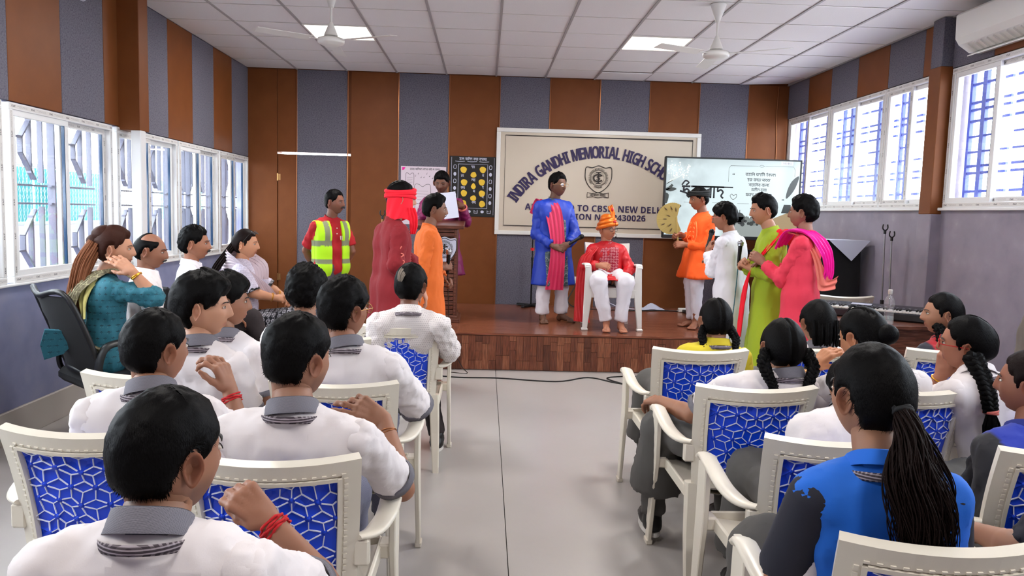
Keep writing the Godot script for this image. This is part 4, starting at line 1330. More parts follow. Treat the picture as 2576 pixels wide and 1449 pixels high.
func make_chair() -> Node3D:
	var t := thing("plastic_armchair", "cream plastic armchair", "chair", Vector3.ZERO)
	var cr: Material = M.chair_cream
	# frame of the back rest with a stepped inner edge
	var f := MB.new()
	bow_strip(f, -1.0, 1.0, 0.90, 1.0, -0.014, 0.016)
	bow_strip(f, -0.80, 0.80, 0.0, 0.075, -0.014, 0.014)
	bow_strip(f, -1.0, -0.80, 0.0, 0.90, -0.014, 0.016)
	bow_strip(f, 0.80, 1.0, 0.0, 0.90, -0.014, 0.016)
	obj("back_frame", f, cr, t)
	var st := MB.new()
	for s in [-1.0, 1.0]:
		bow_strip(st, 0.78 * s - 0.022, 0.78 * s + 0.022, 0.075, 0.885, 0.004, 0.021, 12)
	bow_strip(st, -0.76, 0.76, 0.868, 0.893, 0.004, 0.021, 12)
	bow_strip(st, -0.76, 0.76, 0.075, 0.092, 0.004, 0.021, 12)
	obj("moulded_rim", st, cr, t)
	var rib := MB.new()
	for k in 17:
		var u := -0.80 + 0.1 * k
		bow_strip(rib, u, u + 0.045, 0.905, 0.918, 0.012, 0.0195, 1)
	for k in 20:
		var v := 0.06 + 0.042 * k
		for s in [-1.0, 1.0]:
			bow_strip(rib, 0.845 * s - 0.02, 0.845 * s + 0.02, v, v + 0.026, 0.012, 0.0195, 1)
	obj("rim_notches", rib, cr, t)
	# blue infill: folded facets round uneven star points
	var nodes := {}
	var r := RandomNumberGenerator.new()
	r.seed = 3
	var nu := 5
	var nv := 6
	for j in range(-1, nv + 2):
		for i in range(-1, nu + 2):
			var u := -0.78 + 1.50 * (i + (0.5 if j % 2 != 0 else 0.0)) / nu
			var v := 0.09 + 0.79 * j / nv
			nodes[Vector2i(i, j)] = Vector2(u + r.randf_range(-0.065, 0.065), v + r.randf_range(-0.026, 0.026))
	var blue := MB.new()
	var line := MB.new()
	var lift := func(p: Vector2, h: float) -> Vector3: return back_pt(p.x, p.y) + back_n(p.x, p.y) * h
	var lim := func(p: Vector2) -> bool: return absf(p.x) <= 0.765 and p.y >= 0.085 and p.y <= 0.875
	var clampp := func(p: Vector2) -> Vector2: return Vector2(clampf(p.x, -0.77, 0.77), clampf(p.y, 0.08, 0.88))
	for j in range(-1, nv + 1):
		for i in range(-1, nu + 1):
			var odd := j % 2 != 0
			var a: Vector2 = nodes[Vector2i(i, j)]
			var b: Vector2 = nodes[Vector2i(i + 1, j)]
			var up0: Vector2 = nodes[Vector2i(i + (1 if odd else 0), j + 1)]
			var tris := [[a, b, up0]]
			if nodes.has(Vector2i(i + (2 if odd else 1), j + 1)):
				tris.append([b, nodes[Vector2i(i + (2 if odd else 1), j + 1)], up0])
			for q in tris:
				var c: Vector2 = (q[0] + q[1] + q[2]) / 3.0
				c += Vector2(r.randf_range(-0.02, 0.02), r.randf_range(-0.01, 0.01))
				if not lim.call(c) and not lim.call(q[0]) and not lim.call(q[1]) and not lim.call(q[2]):
					continue
				for e in 3:
					var p: Vector2 = q[e]
					var n: Vector2 = q[(e + 1) % 3]
					var P: Vector3 = lift.call(clampp.call(p), 0.010 if lim.call(p) else 0.004)
					var Q: Vector3 = lift.call(clampp.call(n), 0.010 if lim.call(n) else 0.004)
					var C: Vector3 = lift.call(clampp.call(c), 0.005)
					# fold in the middle of the edge
					var E: Vector3 = lift.call(clampp.call((p + n) * 0.5), -0.002)
					if (P - C).cross(E - C).length() > 1e-7:
						blue.tri(C, P, E)
					if (E - C).cross(Q - C).length() > 1e-7:
						blue.tri(C, E, Q)
					# white rib from the middle of the triangle towards the star point
					var p1: Vector2 = c.lerp(p, 0.76)
					if lim.call(c):
						for cut in 6:
							if lim.call(p1):
								break
							p1 = c.lerp(p1, 0.75)
						if c.distance_to(p1) > 0.02:
							var A: Vector3 = lift.call(c, 0.0075)
							var B: Vector3 = lift.call(p1, 0.0115)
							var nn := back_n(c.x, c.y)
							var sd := (B - A).cross(nn).normalized() * 0.0014
							var h := nn * 0.0018
							line.quad(A + sd + h, B + sd + h, B - sd + h, A - sd + h)
							line.quad(A + sd - h, B + sd - h, B + sd + h, A + sd + h)
							line.quad(A - sd + h, B - sd + h, B - sd - h, A - sd - h)
	for key in nodes:
		var p: Vector2 = nodes[key]
		if lim.call(p):
			var P: Vector3 = lift.call(p, 0.009)
			blue.ball(P, Vector3(0.0065, 0.0065, 0.0045), 7, 4)
	var fr := MB.new()
	bow_strip(fr, -0.77, 0.77, 0.08, 0.88, -0.008, -0.004, 14)
	obj("back_panel", blue, M.chair_blue, t)
	obj("back_sheet", fr, M.chair_blue, t)
	obj("white_ribs", line, M.chair_line, t)
	# seat
	var s := MB.new()
	var rows := []
	for k in 9:
		var z := lerpf(-0.24, 0.20, k / 8.0)
		var row := PackedVector3Array()
		var half := lerpf(0.245, 0.215, k / 8.0)
		for i in 13:
			var u := -1.0 + i / 6.0
			row.append(Vector3(-u * half, 0.425 - 0.020 * (1.0 - u * u) - 0.012 * sin(PI * k / 8.0) - (0.03 if k == 0 else 0.0), z))
		rows.append(row)
	s.grid(rows, false)
	var low := []
	for q in rows:
		var row := PackedVector3Array()
		for p in q:
			row.append(p - Vector3(0, 0.018, 0))
		low.append(row)
	s.grid(low, false, true)
	s.box(Vector3(0, 0.395, -0.235), Vector3(0.47, 0.06, 0.014), 0.004)
	s.box(Vector3(0.235, 0.40, -0.02), Vector3(0.014, 0.05, 0.42), 0.004)
	s.box(Vector3(-0.235, 0.40, -0.02), Vector3(0.014, 0.05, 0.42), 0.004)
	obj("seat", s, cr, t)
	for sd in [-1.0, 1.0]:
		# rear leg runs on from the post
		var l := MB.new()
		var pa := Vector3(0.210 * sd, 0.44, 0.185)
		var pb := Vector3(0.232 * sd, 0.0, 0.285)
		_plate(l, [pa, pa.lerp(pb, 0.5) + Vector3(0, 0, -0.012), pb], [0.060, 0.050, 0.036], [0.045, 0.036, 0.028])
		obj("leg", l, cr, t)
		# arm rest: out from the post, forward and down into a broad front leg
		var a := MB.new()
		var path := smooth_path([Vector3(0.224 * sd, 0.615, 0.215), Vector3(0.262 * sd, 0.612, 0.17), Vector3(0.288 * sd, 0.628, 0.08), Vector3(0.290 * sd, 0.652, -0.06), Vector3(0.286 * sd, 0.662, -0.15), Vector3(0.282 * sd, 0.645, -0.185)], 5)
		var hw := PackedFloat32Array()
		for k in path.size():
			var q := float(k) / (path.size() - 1)
			hw.append(lerpf(0.022, 0.035, smoothstep(0.0, 0.3, q)))
		a.tube(path, hw, 10, true, 0.42, Vector3(sd, 0, 0))
		obj("arm_rest", a, cr, t)
		var br := MB.new()
		br.box(Vector3(0.236 * sd, 0.57, 0.205), Vector3(0.045, 0.075, 0.030), 0.006)
		obj("arm_bracket", br, cr, t)
		var fl := MB.new()
		_plate(fl, [Vector3(0.283 * sd, 0.655, -0.175), Vector3(0.279 * sd, 0.42, -0.195), Vector3(0.288 * sd, 0.0, -0.225)], [0.022, 0.022, 0.018], [0.095, 0.100, 0.056])
		obj("leg", fl, cr, t)
		var br2 := MB.new()
		br2.box(Vector3(0.258 * sd, 0.405, -0.19), Vector3(0.05, 0.05, 0.07), 0.006)
		obj("seat_bracket", br2, cr, t)
		var ft := MB.new()
		ft.box(Vector3(0.288 * sd, 0.012, -0.225), Vector3(0.030, 0.024, 0.062), 0.004)
		obj("foot", ft, cr, t)
	return t


func _plate(mb: MB, pts: Array, wx: Array, wz: Array) -> void:
	# tapering bar, chamfered, sections along x and z
	var rows := []
	for k in range(pts.size() - 1, -1, -1):
		var p: Vector3 = pts[k]
		var a: float = wx[k] / 2
		var b: float = wz[k] / 2
		var c := minf(a, b) * 0.35
		var r := PackedVector3Array()
		for q in [[a - c, -b], [a, -b + c], [a, b - c], [a - c, b], [-a + c, b], [-a, b - c], [-a, -b + c], [-a + c, -b]]:
			r.append(p + Vector3(q[0], 0, q[1]))
		r.reverse()
		rows.append(r)
	for j in rows.size() - 1:
		for i in 8:
			var i1 := (i + 1) % 8
			mb.quad(rows[j][i], rows[j][i1], rows[j + 1][i1], rows[j + 1][i])
	mb.cap(rows[0], false)
	mb.cap(rows[-1], true)


const SEATS := [
	# x, z, turn, label
	[1.25, 5.12, 0.0, "blue-backed cream chair of the man in the dotted shirt"],
	[1.18, 6.62, 0.0, "blue-backed cream chair of the boy in glasses"],
	[1.18, 7.52, 0.0, "blue-backed cream chair of the boy touching his chin"],
	[0.60, 7.30, -0.02, "blue-backed cream chair of the boy with a raised hand"],
	[0.44, 6.53, 0.0, "blue-backed cream chair of the profile boy with thick fringe"],
	[0.34, 5.75, 0.0, "blue-backed cream chair of the boy hidden behind the fringed boy"],
	[0.93, 5.62, 0.0, "blue-backed cream chair of the curly-haired boy"],
	[1.10, 8.30, 0.0, "blue-backed cream chair of the boy holding his fist to his mouth"],
	[2.83, 5.72, 0.0, "blue-backed cream chair of the girl in yellow"],
	[2.82, 6.56, 0.0, "blue-backed cream chair of the girl with two looped plaits and grey skirt"],
	[2.84, 7.26, 0.0, "blue-backed cream chair of the student bent forward"],
	[2.73, 8.00, 0.0, "blue-backed cream chair of the girl with the long ponytail"],
	[3.44, 6.55, 0.10, "blue-backed cream chair of the girl with the wrist watch"],
	[3.44, 5.58, 0.0, "blue-backed cream chair of the girl with straight bobbed hair"],
	[4.18, 5.55, 0.10, "blue-backed cream chair of the girl in red and navy"],
	[4.06, 6.62, 0.16, "blue-backed cream chair of the girl with the single thick plait"],
	[3.48, 7.33, 0.10, "blue-backed cream chair of the girl in deep blue by the aisle end"],
	[3.42, 8.02, 0.06, "blue-backed cream chair of the navy-sleeved sitter"],
	[4.97, 2.76, 0.0, "empty cream chair behind the keyboard"],
]


func make_seats() -> void:
	var first := make_chair()
	for k in SEATS.size():
		var s: Array = SEATS[k]
		var o: Node3D = first
		if k > 0:
			o = first.duplicate()
			o.name = numbered("plastic_armchair")
			add_child(o)
		o.position = Vector3(s[0], 0, s[1])
		o.rotation.y = s[2]
		tag(o, s[3], "chair", "blue-backed plastic armchairs")
	plain_chair()
	office_chair(Vector3(-0.50, 0, 5.06), -0.75)
	for a in [[-0.52, 4.60, -0.6, "black cantilever visitor chair of the balding man"], [-0.42, 4.10, -0.6, "black cantilever visitor chair of the man in a tie"], [-0.28, 3.42, -0.6, "black cantilever visitor chair of the woman in the white shawl"]]:
		visitor_chair(Vector3(a[0], 0, a[1]), a[2], a[3])


func plain_chair() -> void:
	# white moulded chair used as a throne on the stage; faces the hall
	var t := thing("throne_chair", "plain white plastic armchair on the stage under the seated performer", "chair", Vector3(3.04, 0.36, 1.83), PI)
	var m: Material = M.white_plastic
	var s := MB.new()
	s.box(Vector3(0, 0.42, -0.02), Vector3(0.46, 0.025, 0.44), 0.01)
	s.box(Vector3(0, 0.375, -0.235), Vector3(0.47, 0.09, 0.02), 0.006)
	obj("seat", s, m, t)
	var b := MB.new()
	bow_strip(b, -1.0, 1.0, 0.86, 1.0, -0.012, 0.012)
	bow_strip(b, -1.0, -0.82, 0.0, 0.86, -0.012, 0.012)
	bow_strip(b, 0.82, 1.0, 0.0, 0.86, -0.012, 0.012)
	obj("back_frame", b, m, t)
	for k in 5:
		var sl := MB.new()
		var u := -0.6 + 0.3 * k
		bow_strip(sl, u - 0.11, u + 0.11, 0.0, 0.87, -0.008, 0.008)
		obj("back_slat", sl, m, t)
	for sd in [-1.0, 1.0]:
		var l := MB.new()
		_plate(l, [Vector3(0.210 * sd, 0.45, 0.185), Vector3(0.22 * sd, 0.22, 0.22), Vector3(0.235 * sd, 0.0, 0.27)], [0.055, 0.05, 0.04], [0.05, 0.045, 0.035])
		obj("leg", l, m, t)
		var a := MB.new()
		a.tube(smooth_path([Vector3(0.225 * sd, 0.63, 0.215), Vector3(0.262 * sd, 0.64, 0.12), Vector3(0.268 * sd, 0.655, -0.05), Vector3(0.262 * sd, 0.66, -0.19), Vector3(0.258 * sd, 0.63, -0.225)], 5), 0.034, 10, true, 0.42, Vector3(sd, 0, 0))
		obj("arm_rest", a, m, t)
		var f := MB.new()
		_plate(f, [Vector3(0.256 * sd, 0.655, -0.215), Vector3(0.248 * sd, 0.42, -0.225), Vector3(0.278 * sd, 0.0, -0.25)], [0.055, 0.085, 0.045], [0.03, 0.035, 0.05])
		obj("leg", f, m, t)
		var ft := MB.new()
		ft.box(Vector3(0.278 * sd, 0.012, -0.25), Vector3(0.062, 0.024, 0.06), 0.006)
		obj("foot", ft, m, t)


func office_chair(at: Vector3, turn: float) -> void:
	var t := thing("office_chair", "black mesh office chair with a rounded arm under the woman in teal", "chair", at, turn)
	var m: Material = M.black_plastic
	var s := MB.new()
	s.box(Vector3(0, 0.47, 0), Vector3(0.50, 0.09, 0.48), 0.03)
	obj("seat", s, M.black_cloth, t)
	var b := MB.new()
	var rows := []
	for j in 9:
		var v := j / 8.0
		var r := PackedVector3Array()
		for i in 11:
			var u := -1.0 + 0.2 * i
			r.append(Vector3(u * 0.25, 0.54 + 0.44 * v, 0.235 + 0.16 * v - 0.06 * u * u + (0.006 if j % 2 == 0 else 0.0)))
		rows.append(r)
	b.grid(rows, false)
	var rb := []
	for q in rows:
		var r := PackedVector3Array()
		for p in q:
			r.append(p - Vector3(0, 0, 0.02))
		rb.append(r)
	b.grid(rb, false, true)
	obj("mesh_back", b, M.black_cloth, t)
	var fr := MB.new()
	var loop := []
	for q in [[0, 0], [8, 0], [8, 5], [8, 10], [0, 10], [0, 5], [0, 0]]:
		loop.append(rows[q[0]][q[1]])
	fr.tube(smooth_path(loop, 6), 0.016, 8)
	obj("back_frame", fr, m, t)
	for sd in [-1.0, 1.0]:
		var a := MB.new()
		a.tube(smooth_path([Vector3(0.25 * sd, 0.44, 0.12), Vector3(0.29 * sd, 0.50, 0.20), Vector3(0.30 * sd, 0.62, 0.20), Vector3(0.30 * sd, 0.70, 0.15), Vector3(0.30 * sd, 0.715, 0.0), Vector3(0.30 * sd, 0.70, -0.15), Vector3(0.30 * sd, 0.62, -0.19), Vector3(0.28 * sd, 0.44, -0.10)], 5), 0.026, 10, true, 0.6)
		obj("arm_loop", a, m, t)
	var c := MB.new()
	c.tube(PackedVector3Array([Vector3(0, 0.08, 0), Vector3(0, 0.43, 0)]), 0.03, 12)
	obj("gas_column", c, m, t)
	for i in 5:
		var l := MB.new()
		var an := TAU * i / 5.0
		l.tube(PackedVector3Array([Vector3(0, 0.11, 0), Vector3(cos(an) * 0.28, 0.07, sin(an) * 0.28)]), PackedFloat32Array([0.028, 0.016]), 8)
		var lo := obj("base_leg", l, m, t)
		var w := MB.new()
		w.ball(Vector3(cos(an) * 0.28, 0.03, sin(an) * 0.28), Vector3(0.03, 0.03, 0.03), 10, 6)
		obj("caster", w, m, lo)


func visitor_chair(at: Vector3, turn: float, label: String) -> void:
	var t := thing("visitor_chair", label, "chair", at, turn, "black visitor chairs by the windows")
	var s := MB.new()
	s.box(Vector3(0, 0.45, 0), Vector3(0.48, 0.06, 0.46), 0.02)
	obj("seat", s, M.black_cloth, t)
	var b := MB.new()
	b.box(Vector3(0, 0.74, 0.27), Vector3(0.46, 0.42, 0.03), 0.012, Basis(Vector3.RIGHT, 0.16))
	obj("back_rest", b, M.black_cloth, t)
	for sd in [-1.0, 1.0]:
		var f := MB.new()
		f.tube(smooth_path([Vector3(0.25 * sd, 0.85, 0.29), Vector3(0.25 * sd, 0.45, 0.22), Vector3(0.25 * sd, 0.43, -0.15), Vector3(0.25 * sd, 0.38, -0.22), Vector3(0.25 * sd, 0.06, -0.22), Vector3(0.25 * sd, 0.015, -0.16), Vector3(0.25 * sd, 0.014, 0.22)], 6), 0.012, 8)
		obj("tube_frame", f, M.steel, t)

# ---------------------------------------------------------------- who is in the room
func v3(x: float, y: float, z: float) -> Vector3:
	return Vector3(x, y, z)


const GIRL := {"front": 0.064, "temple": 0.030, "nape": -0.088, "top": 0.013, "side": 0.013, "ear": -0.018, "part": 0.0, "rough": 0.0022, "freq": 8.0}
const BOY := {"front": 0.064, "temple": 0.018, "nape": -0.070, "top": 0.021, "side": 0.011, "rough": 0.005}


func with(a: Dictionary, b: Dictionary) -> Dictionary:
	var o := a.duplicate()
	o.merge(b, true)
	return o


func pupil(label: String, seat: int, neck: Vector3, head: Vector3, hyaw: float, o := {}) -> MeshInstance3D:
	var s: Array = SEATS[seat]
	var d := {"label": label, "group": "pupils and staff in the audience", "hip": v3(s[0], 0.525, s[1] + 0.06), "neck": neck, "head": head, "hyaw": hyaw, "yaw": s[2], "seed": seat * 3 + 2,
		"hair": with(BOY, {"seed": seat}), "shirt": {"mat": "white_shirt", "cuff": "check_grey", "hem": 0.44}, "collar": {"mat": "check_grey"}, "lanyard": true, "legs": {"mat": "stripe_grey", "shoe": "black_plastic"}}
	return person(with(d, o))


func ring(root: Node, called: String, at: Vector3, dir: Vector3, r: float, w: float, m: Material, loops := 1, thick := 0.0035) -> void:
	var mb := MB.new()
	dir = dir.normalized()
	var x := dir.cross(Vector3(0.3, 0.2, 1)).normalized()
	var y := dir.cross(x)
	var pts := PackedVector3Array()
	var n := 20 * loops
	for i in n + 1:
		var a := TAU * i / 20.0
		pts.append(at + (x * cos(a) + y * sin(a)) * (r + 0.0012 * sin(i * 1.7) * (loops - 1)) + dir * (w * (float(i) / n - 0.5) + 0.003 * sin(a + i * 0.1)))
	mb.tube(pts, thick, 6)
	obj(called, mb, m, root)


func glasses(root: Node, X: Transform3D, m: Material, wide := 1.0) -> void:
	var mb := MB.new()
	mb.T = X
	for s in [-1.0, 1.0]:
		var p := PackedVector3Array()
		for i in 17:
			var a := TAU * i / 16.0
			p.append(Vector3((0.031 + cos(a) * 0.024) * s * wide, 0.001 + sin(a) * 0.0185, 0.103 - 0.004 * absf(cos(a) + 0.4)))
		mb.tube(p, 0.0017, 5)
		mb.tube(smooth_path([Vector3(0.055 * s * wide, 0.006, 0.099), Vector3(0.074 * s * wide, 0.007, 0.075), Vector3(0.080 * s * wide, 0.004, 0.02), Vector3(0.078 * s * wide, 0.0, -0.012)], 3), 0.0018, 5)
	mb.tube(bez(Vector3(-0.008, 0.004, 0.104), Vector3(0, 0.009, 0.107), Vector3(0.008, 0.004, 0.104), 4), 0.0016, 5)
	var g := obj("glasses", mb, m, root)
	var l := MB.new()
	l.T = X
	for s in [-1.0, 1.0]:
		var row := PackedVector2Array()
		for i in 16:
			row.append(Vector2((0.031 + cos(TAU * i / 16.0) * 0.0235) * s * wide, 0.001 + sin(TAU * i / 16.0) * 0.018))
		l.flat_poly(row, 0.1015)
	obj("lens", l, M.glass, g)


func microphone(at: Vector3, dir: Vector3, label: String, grey := false) -> void:
	var t := thing("microphone", label, "microphone")
	var b := MB.new()
	dir = dir.normalized()
	b.tube(PackedVector3Array([at - dir * 0.09, at - dir * 0.085, at + dir * 0.075, at + dir * 0.085]), PackedFloat32Array([0.010, 0.0125, 0.018, 0.019]), 12)
	obj("handle", b, M.dark_metal if grey else M.black_plastic, t)
	var h := MB.new()
	h.ball(at + dir * 0.105, Vector3(0.026, 0.026, 0.026), 14, 10)
	obj("grille_head", h, M.steel if grey else M.dark_metal, t)
	var c := MB.new()
	c.tube(PackedVector3Array([at + dir * 0.080, at + dir * 0.092]), 0.0245, 14)
	obj("ring", c, M.steel if grey else M.black_plastic, t)


# a patch of the same garment, a little proud of it
func patch(root: Node, o: Dictionary, grow: float, cuts: Array, m: Material, called: String, cell := 0.014) -> void:
	var J := joints(o)
	var f := shirt_field(J, grow)
	var k: Array = o.shirt.get("skirt", [])
	if k.size():
		for sg in [-1.0, 1.0]:
			f.cap(J.hip + J.right * sg * 0.06, Vector3(J.hip.x, k[0] - 0.03, J.hip.z) + J.right * sg * k[1] + J.front * k[3], 0.112 * J.get("bulk", 1.0) + grow, k[2] + grow)
		cuts = cuts + [Plane(Vector3(0, -1, 0), -(k[0] - 0.004))]
	var mb := MB.new()
	f.build(mb, cell, 0.05, cuts, fold_disp(o.shirt.get("amp", 0.005), o.shirt.get("fx", 30.0), o.shirt.get("fy", 18.0), o.get("seed", 1)))
	obj(called, mb, m, root)


func make_people() -> void:
	var vc := mat("tinted_cloth", Color(1, 1, 1), 0.8)
	vc.vertex_color_use_as_albedo = true
	vc.rim_enabled = true
	vc.rim = 0.2
	schoolboys()
	schoolgirls()
	guests()
	performers()
	chorus()


func schoolboys() -> void:
	var SK := Color(0.56, 0.375, 0.28)
	# boy with his fist at his mouth
	var p := pupil("boy in white shirt holding his fist with red thread to his mouth", 7, v3(1.155, 0.933, 8.46), v3(1.165, 1.053, 8.40), -0.58, {"skin": SK, "hair": with(BOY, {"blades": 9000, "length": 0.011, "top": 0.020, "side": 0.012, "nape": -0.060, "rough": 0.004}), "face": {"stubble": 0.5},
		"elr": v3(1.425, 0.655, 8.16), "wrr": v3(1.262, 0.805, 8.09), "hand_r": {"fwd": v3(-0.55, 0.55, 0.05), "back": v3(0.45, 0.25, 0.85), "curls": [1.15, 1.2, 1.25, 1.3], "thumb": 0.75}, "arm_cell": 0.0048, "sw": 0.205, "neck_r": 0.058, "shirt": {"mat": "white_shirt", "cuff": "check_grey", "hem": 0.44, "cell": 0.012, "sleeve": 0.62}})
	ring(p, "wrist_thread", v3(1.277, 0.791, 8.097), v3(-0.155, 0.14, -0.06), 0.030, 0.026, M.red_thread, 5, 0.0034)
	# boy touching his chin
	p = pupil("boy in white shirt resting chin on spread fingers, striped lanyard at his neck", 2, v3(1.215, 0.945, 7.68), v3(1.215, 1.085, 7.62), -0.62, {"skin": SK.lightened(0.03), "hair": with(BOY, {"blades": 7000, "length": 0.010, "top": 0.026, "side": 0.008, "nape": -0.062}), "face": {"stubble": 0.45},
		"elr": v3(1.50, 0.66, 7.48), "wrr": v3(1.425, 0.845, 7.36), "hand_r": {"fwd": v3(-0.75, 0.45, 0.1), "back": v3(0.35, 0.45, 0.85), "curls": [0.25, 0.45, 0.75, 0.85], "thumb": 0.35, "spread": 0.16}, "arm_cell": 0.0050, "sw": 0.215, "neck_r": 0.056, "shirt": {"mat": "white_shirt", "cuff": "check_grey", "hem": 0.44, "cell": 0.012, "sleeve": 0.78}})
	ring(p, "wrist_thread", v3(1.44, 0.805, 7.385), v3(-0.075, 0.185, -0.12), 0.031, 0.01, M.copper_trim, 2, 0.0024)
	# boy with a raised hand
	p = pupil("boy in white shirt raising a bent hand with red thread", 3, v3(0.745, 0.945, 7.48), v3(0.735, 1.07, 7.42), -0.58, {"skin": SK, "hair": with(BOY, {"blades": 5000, "length": 0.009, "top": 0.016, "side": 0.009}),
		"elr": v3(0.93, 0.66, 7.17), "wrr": v3(0.855, 0.87, 7.10), "hand_r": {"fwd": v3(-0.35, 0.92, -0.05), "back": v3(0.85, 0.4, 0.3), "curls": [0.75, 0.65, 0.55, 0.5], "thumb": 0.2, "spread": 0.12}, "arm_cell": 0.0050, "sw": 0.205, "hip": v3(0.64, 0.525, 7.36)})
	ring(p, "wrist_thread", v3(0.865, 0.84, 7.11), v3(-0.075, 0.21, -0.07), 0.030, 0.022, M.red_thread, 4, 0.0032)
	# profile boy and the one beyond him
	pupil("boy in profile with thick black fringe and grey collar", 4, v3(0.655, 0.975, 6.84), v3(0.655, 1.12, 6.80), -1.35, {"skin": Color(0.726, 0.528, 0.418), "hip": v3(0.55, 0.525, 6.62), "yaw": -0.25, "hair": with(BOY, {"top": 0.036, "side": 0.022, "front": 0.048, "temple": 0.012, "nape": -0.085, "rough": 0.006, "tuft": 0.008, "blades": 3500, "length": 0.016})})
	pupil("boy in white shirt half hidden behind the fringed boy", 5, v3(0.56, 0.92, 6.28), v3(0.565, 1.075, 6.25), -1.2, {"skin": SK, "hip": v3(0.50, 0.50, 5.98), "yaw": -0.2, "hair": with(BOY, {"top": 0.032, "side": 0.018, "front": 0.045, "rough": 0.006, "tuft": 0.008})})
	# boy in glasses
	p = pupil("boy in thin glasses and white shirt with grey cuffs", 1, v3(1.20, 0.97, 6.78), v3(1.185, 1.112, 6.72), -0.70, {"skin": Color(0.550, 0.363, 0.275), "sw": 0.205, "hair": with(BOY, {"top": 0.030, "side": 0.018, "nape": -0.080, "rough": 0.008, "blades": 5000, "length": 0.018, "lift": 0.8}),
		"elr": v3(1.475, 0.685, 6.60), "wrr": v3(1.43, 0.68, 6.38), "shirt": {"mat": "white_shirt", "cuff": "check_grey", "hem": 0.44, "sleeve": 0.95, "cell": 0.013, "r1": 0.070}})
	glasses(p, head_xf(v3(1.185, 1.112, 6.72), -0.70), M.brass)
	# curly boy in front
	pupil("boy with curly black hair seen from behind", 6, v3(0.865, 0.945, 5.98), v3(0.862, 1.10, 5.95), -0.25, {"skin": SK, "hip": v3(0.90, 0.525, 5.70), "hair": with(BOY, {"top": 0.034, "side": 0.024, "rough": 0.012, "freq": 20.0, "nape": -0.08, "blades": 4000, "length": 0.014, "lift": 0.9})})
	# man in the dotted shirt
	p = pupil("man in white dotted shirt with a grey streak in his black hair", 0, v3(1.315, 0.935, 5.40), v3(1.32, 1.082, 5.35), -0.35, {"skin": Color(0.462, 0.297, 0.220), "bulk": 1.06, "sw": 0.20, "shirt": {"mat": "dotted_white", "sleeve": 1.5, "r0": 0.066, "r1": 0.056, "hem": 0.44}, "collar": {"mat": "dotted_white"}, "legs": {"mat": "dark_trousers", "shoe": "black_plastic", "anr": v3(1.46, 0.09, 4.95), "anl": v3(1.12, 0.09, 4.85)},
		"elr": v3(1.545, 0.70, 5.28), "wrr": v3(1.50, 0.68, 5.05), "hair": with(BOY, {"top": 0.024, "side": 0.017, "nape": -0.088, "rough": 0.005, "ear": -0.02})})
	var g := MB.new()
	locks(g, [v3(1.285, 1.175, 5.40), v3(1.275, 1.155, 5.455), v3(1.268, 1.115, 5.475)], [Vector2(0.025, 0.012), Vector2(0.022, 0.008), Vector2(0.012, 0.004)], 40, 0.003, 8)
	obj("grey_streak", g, M.hair_grey, p)


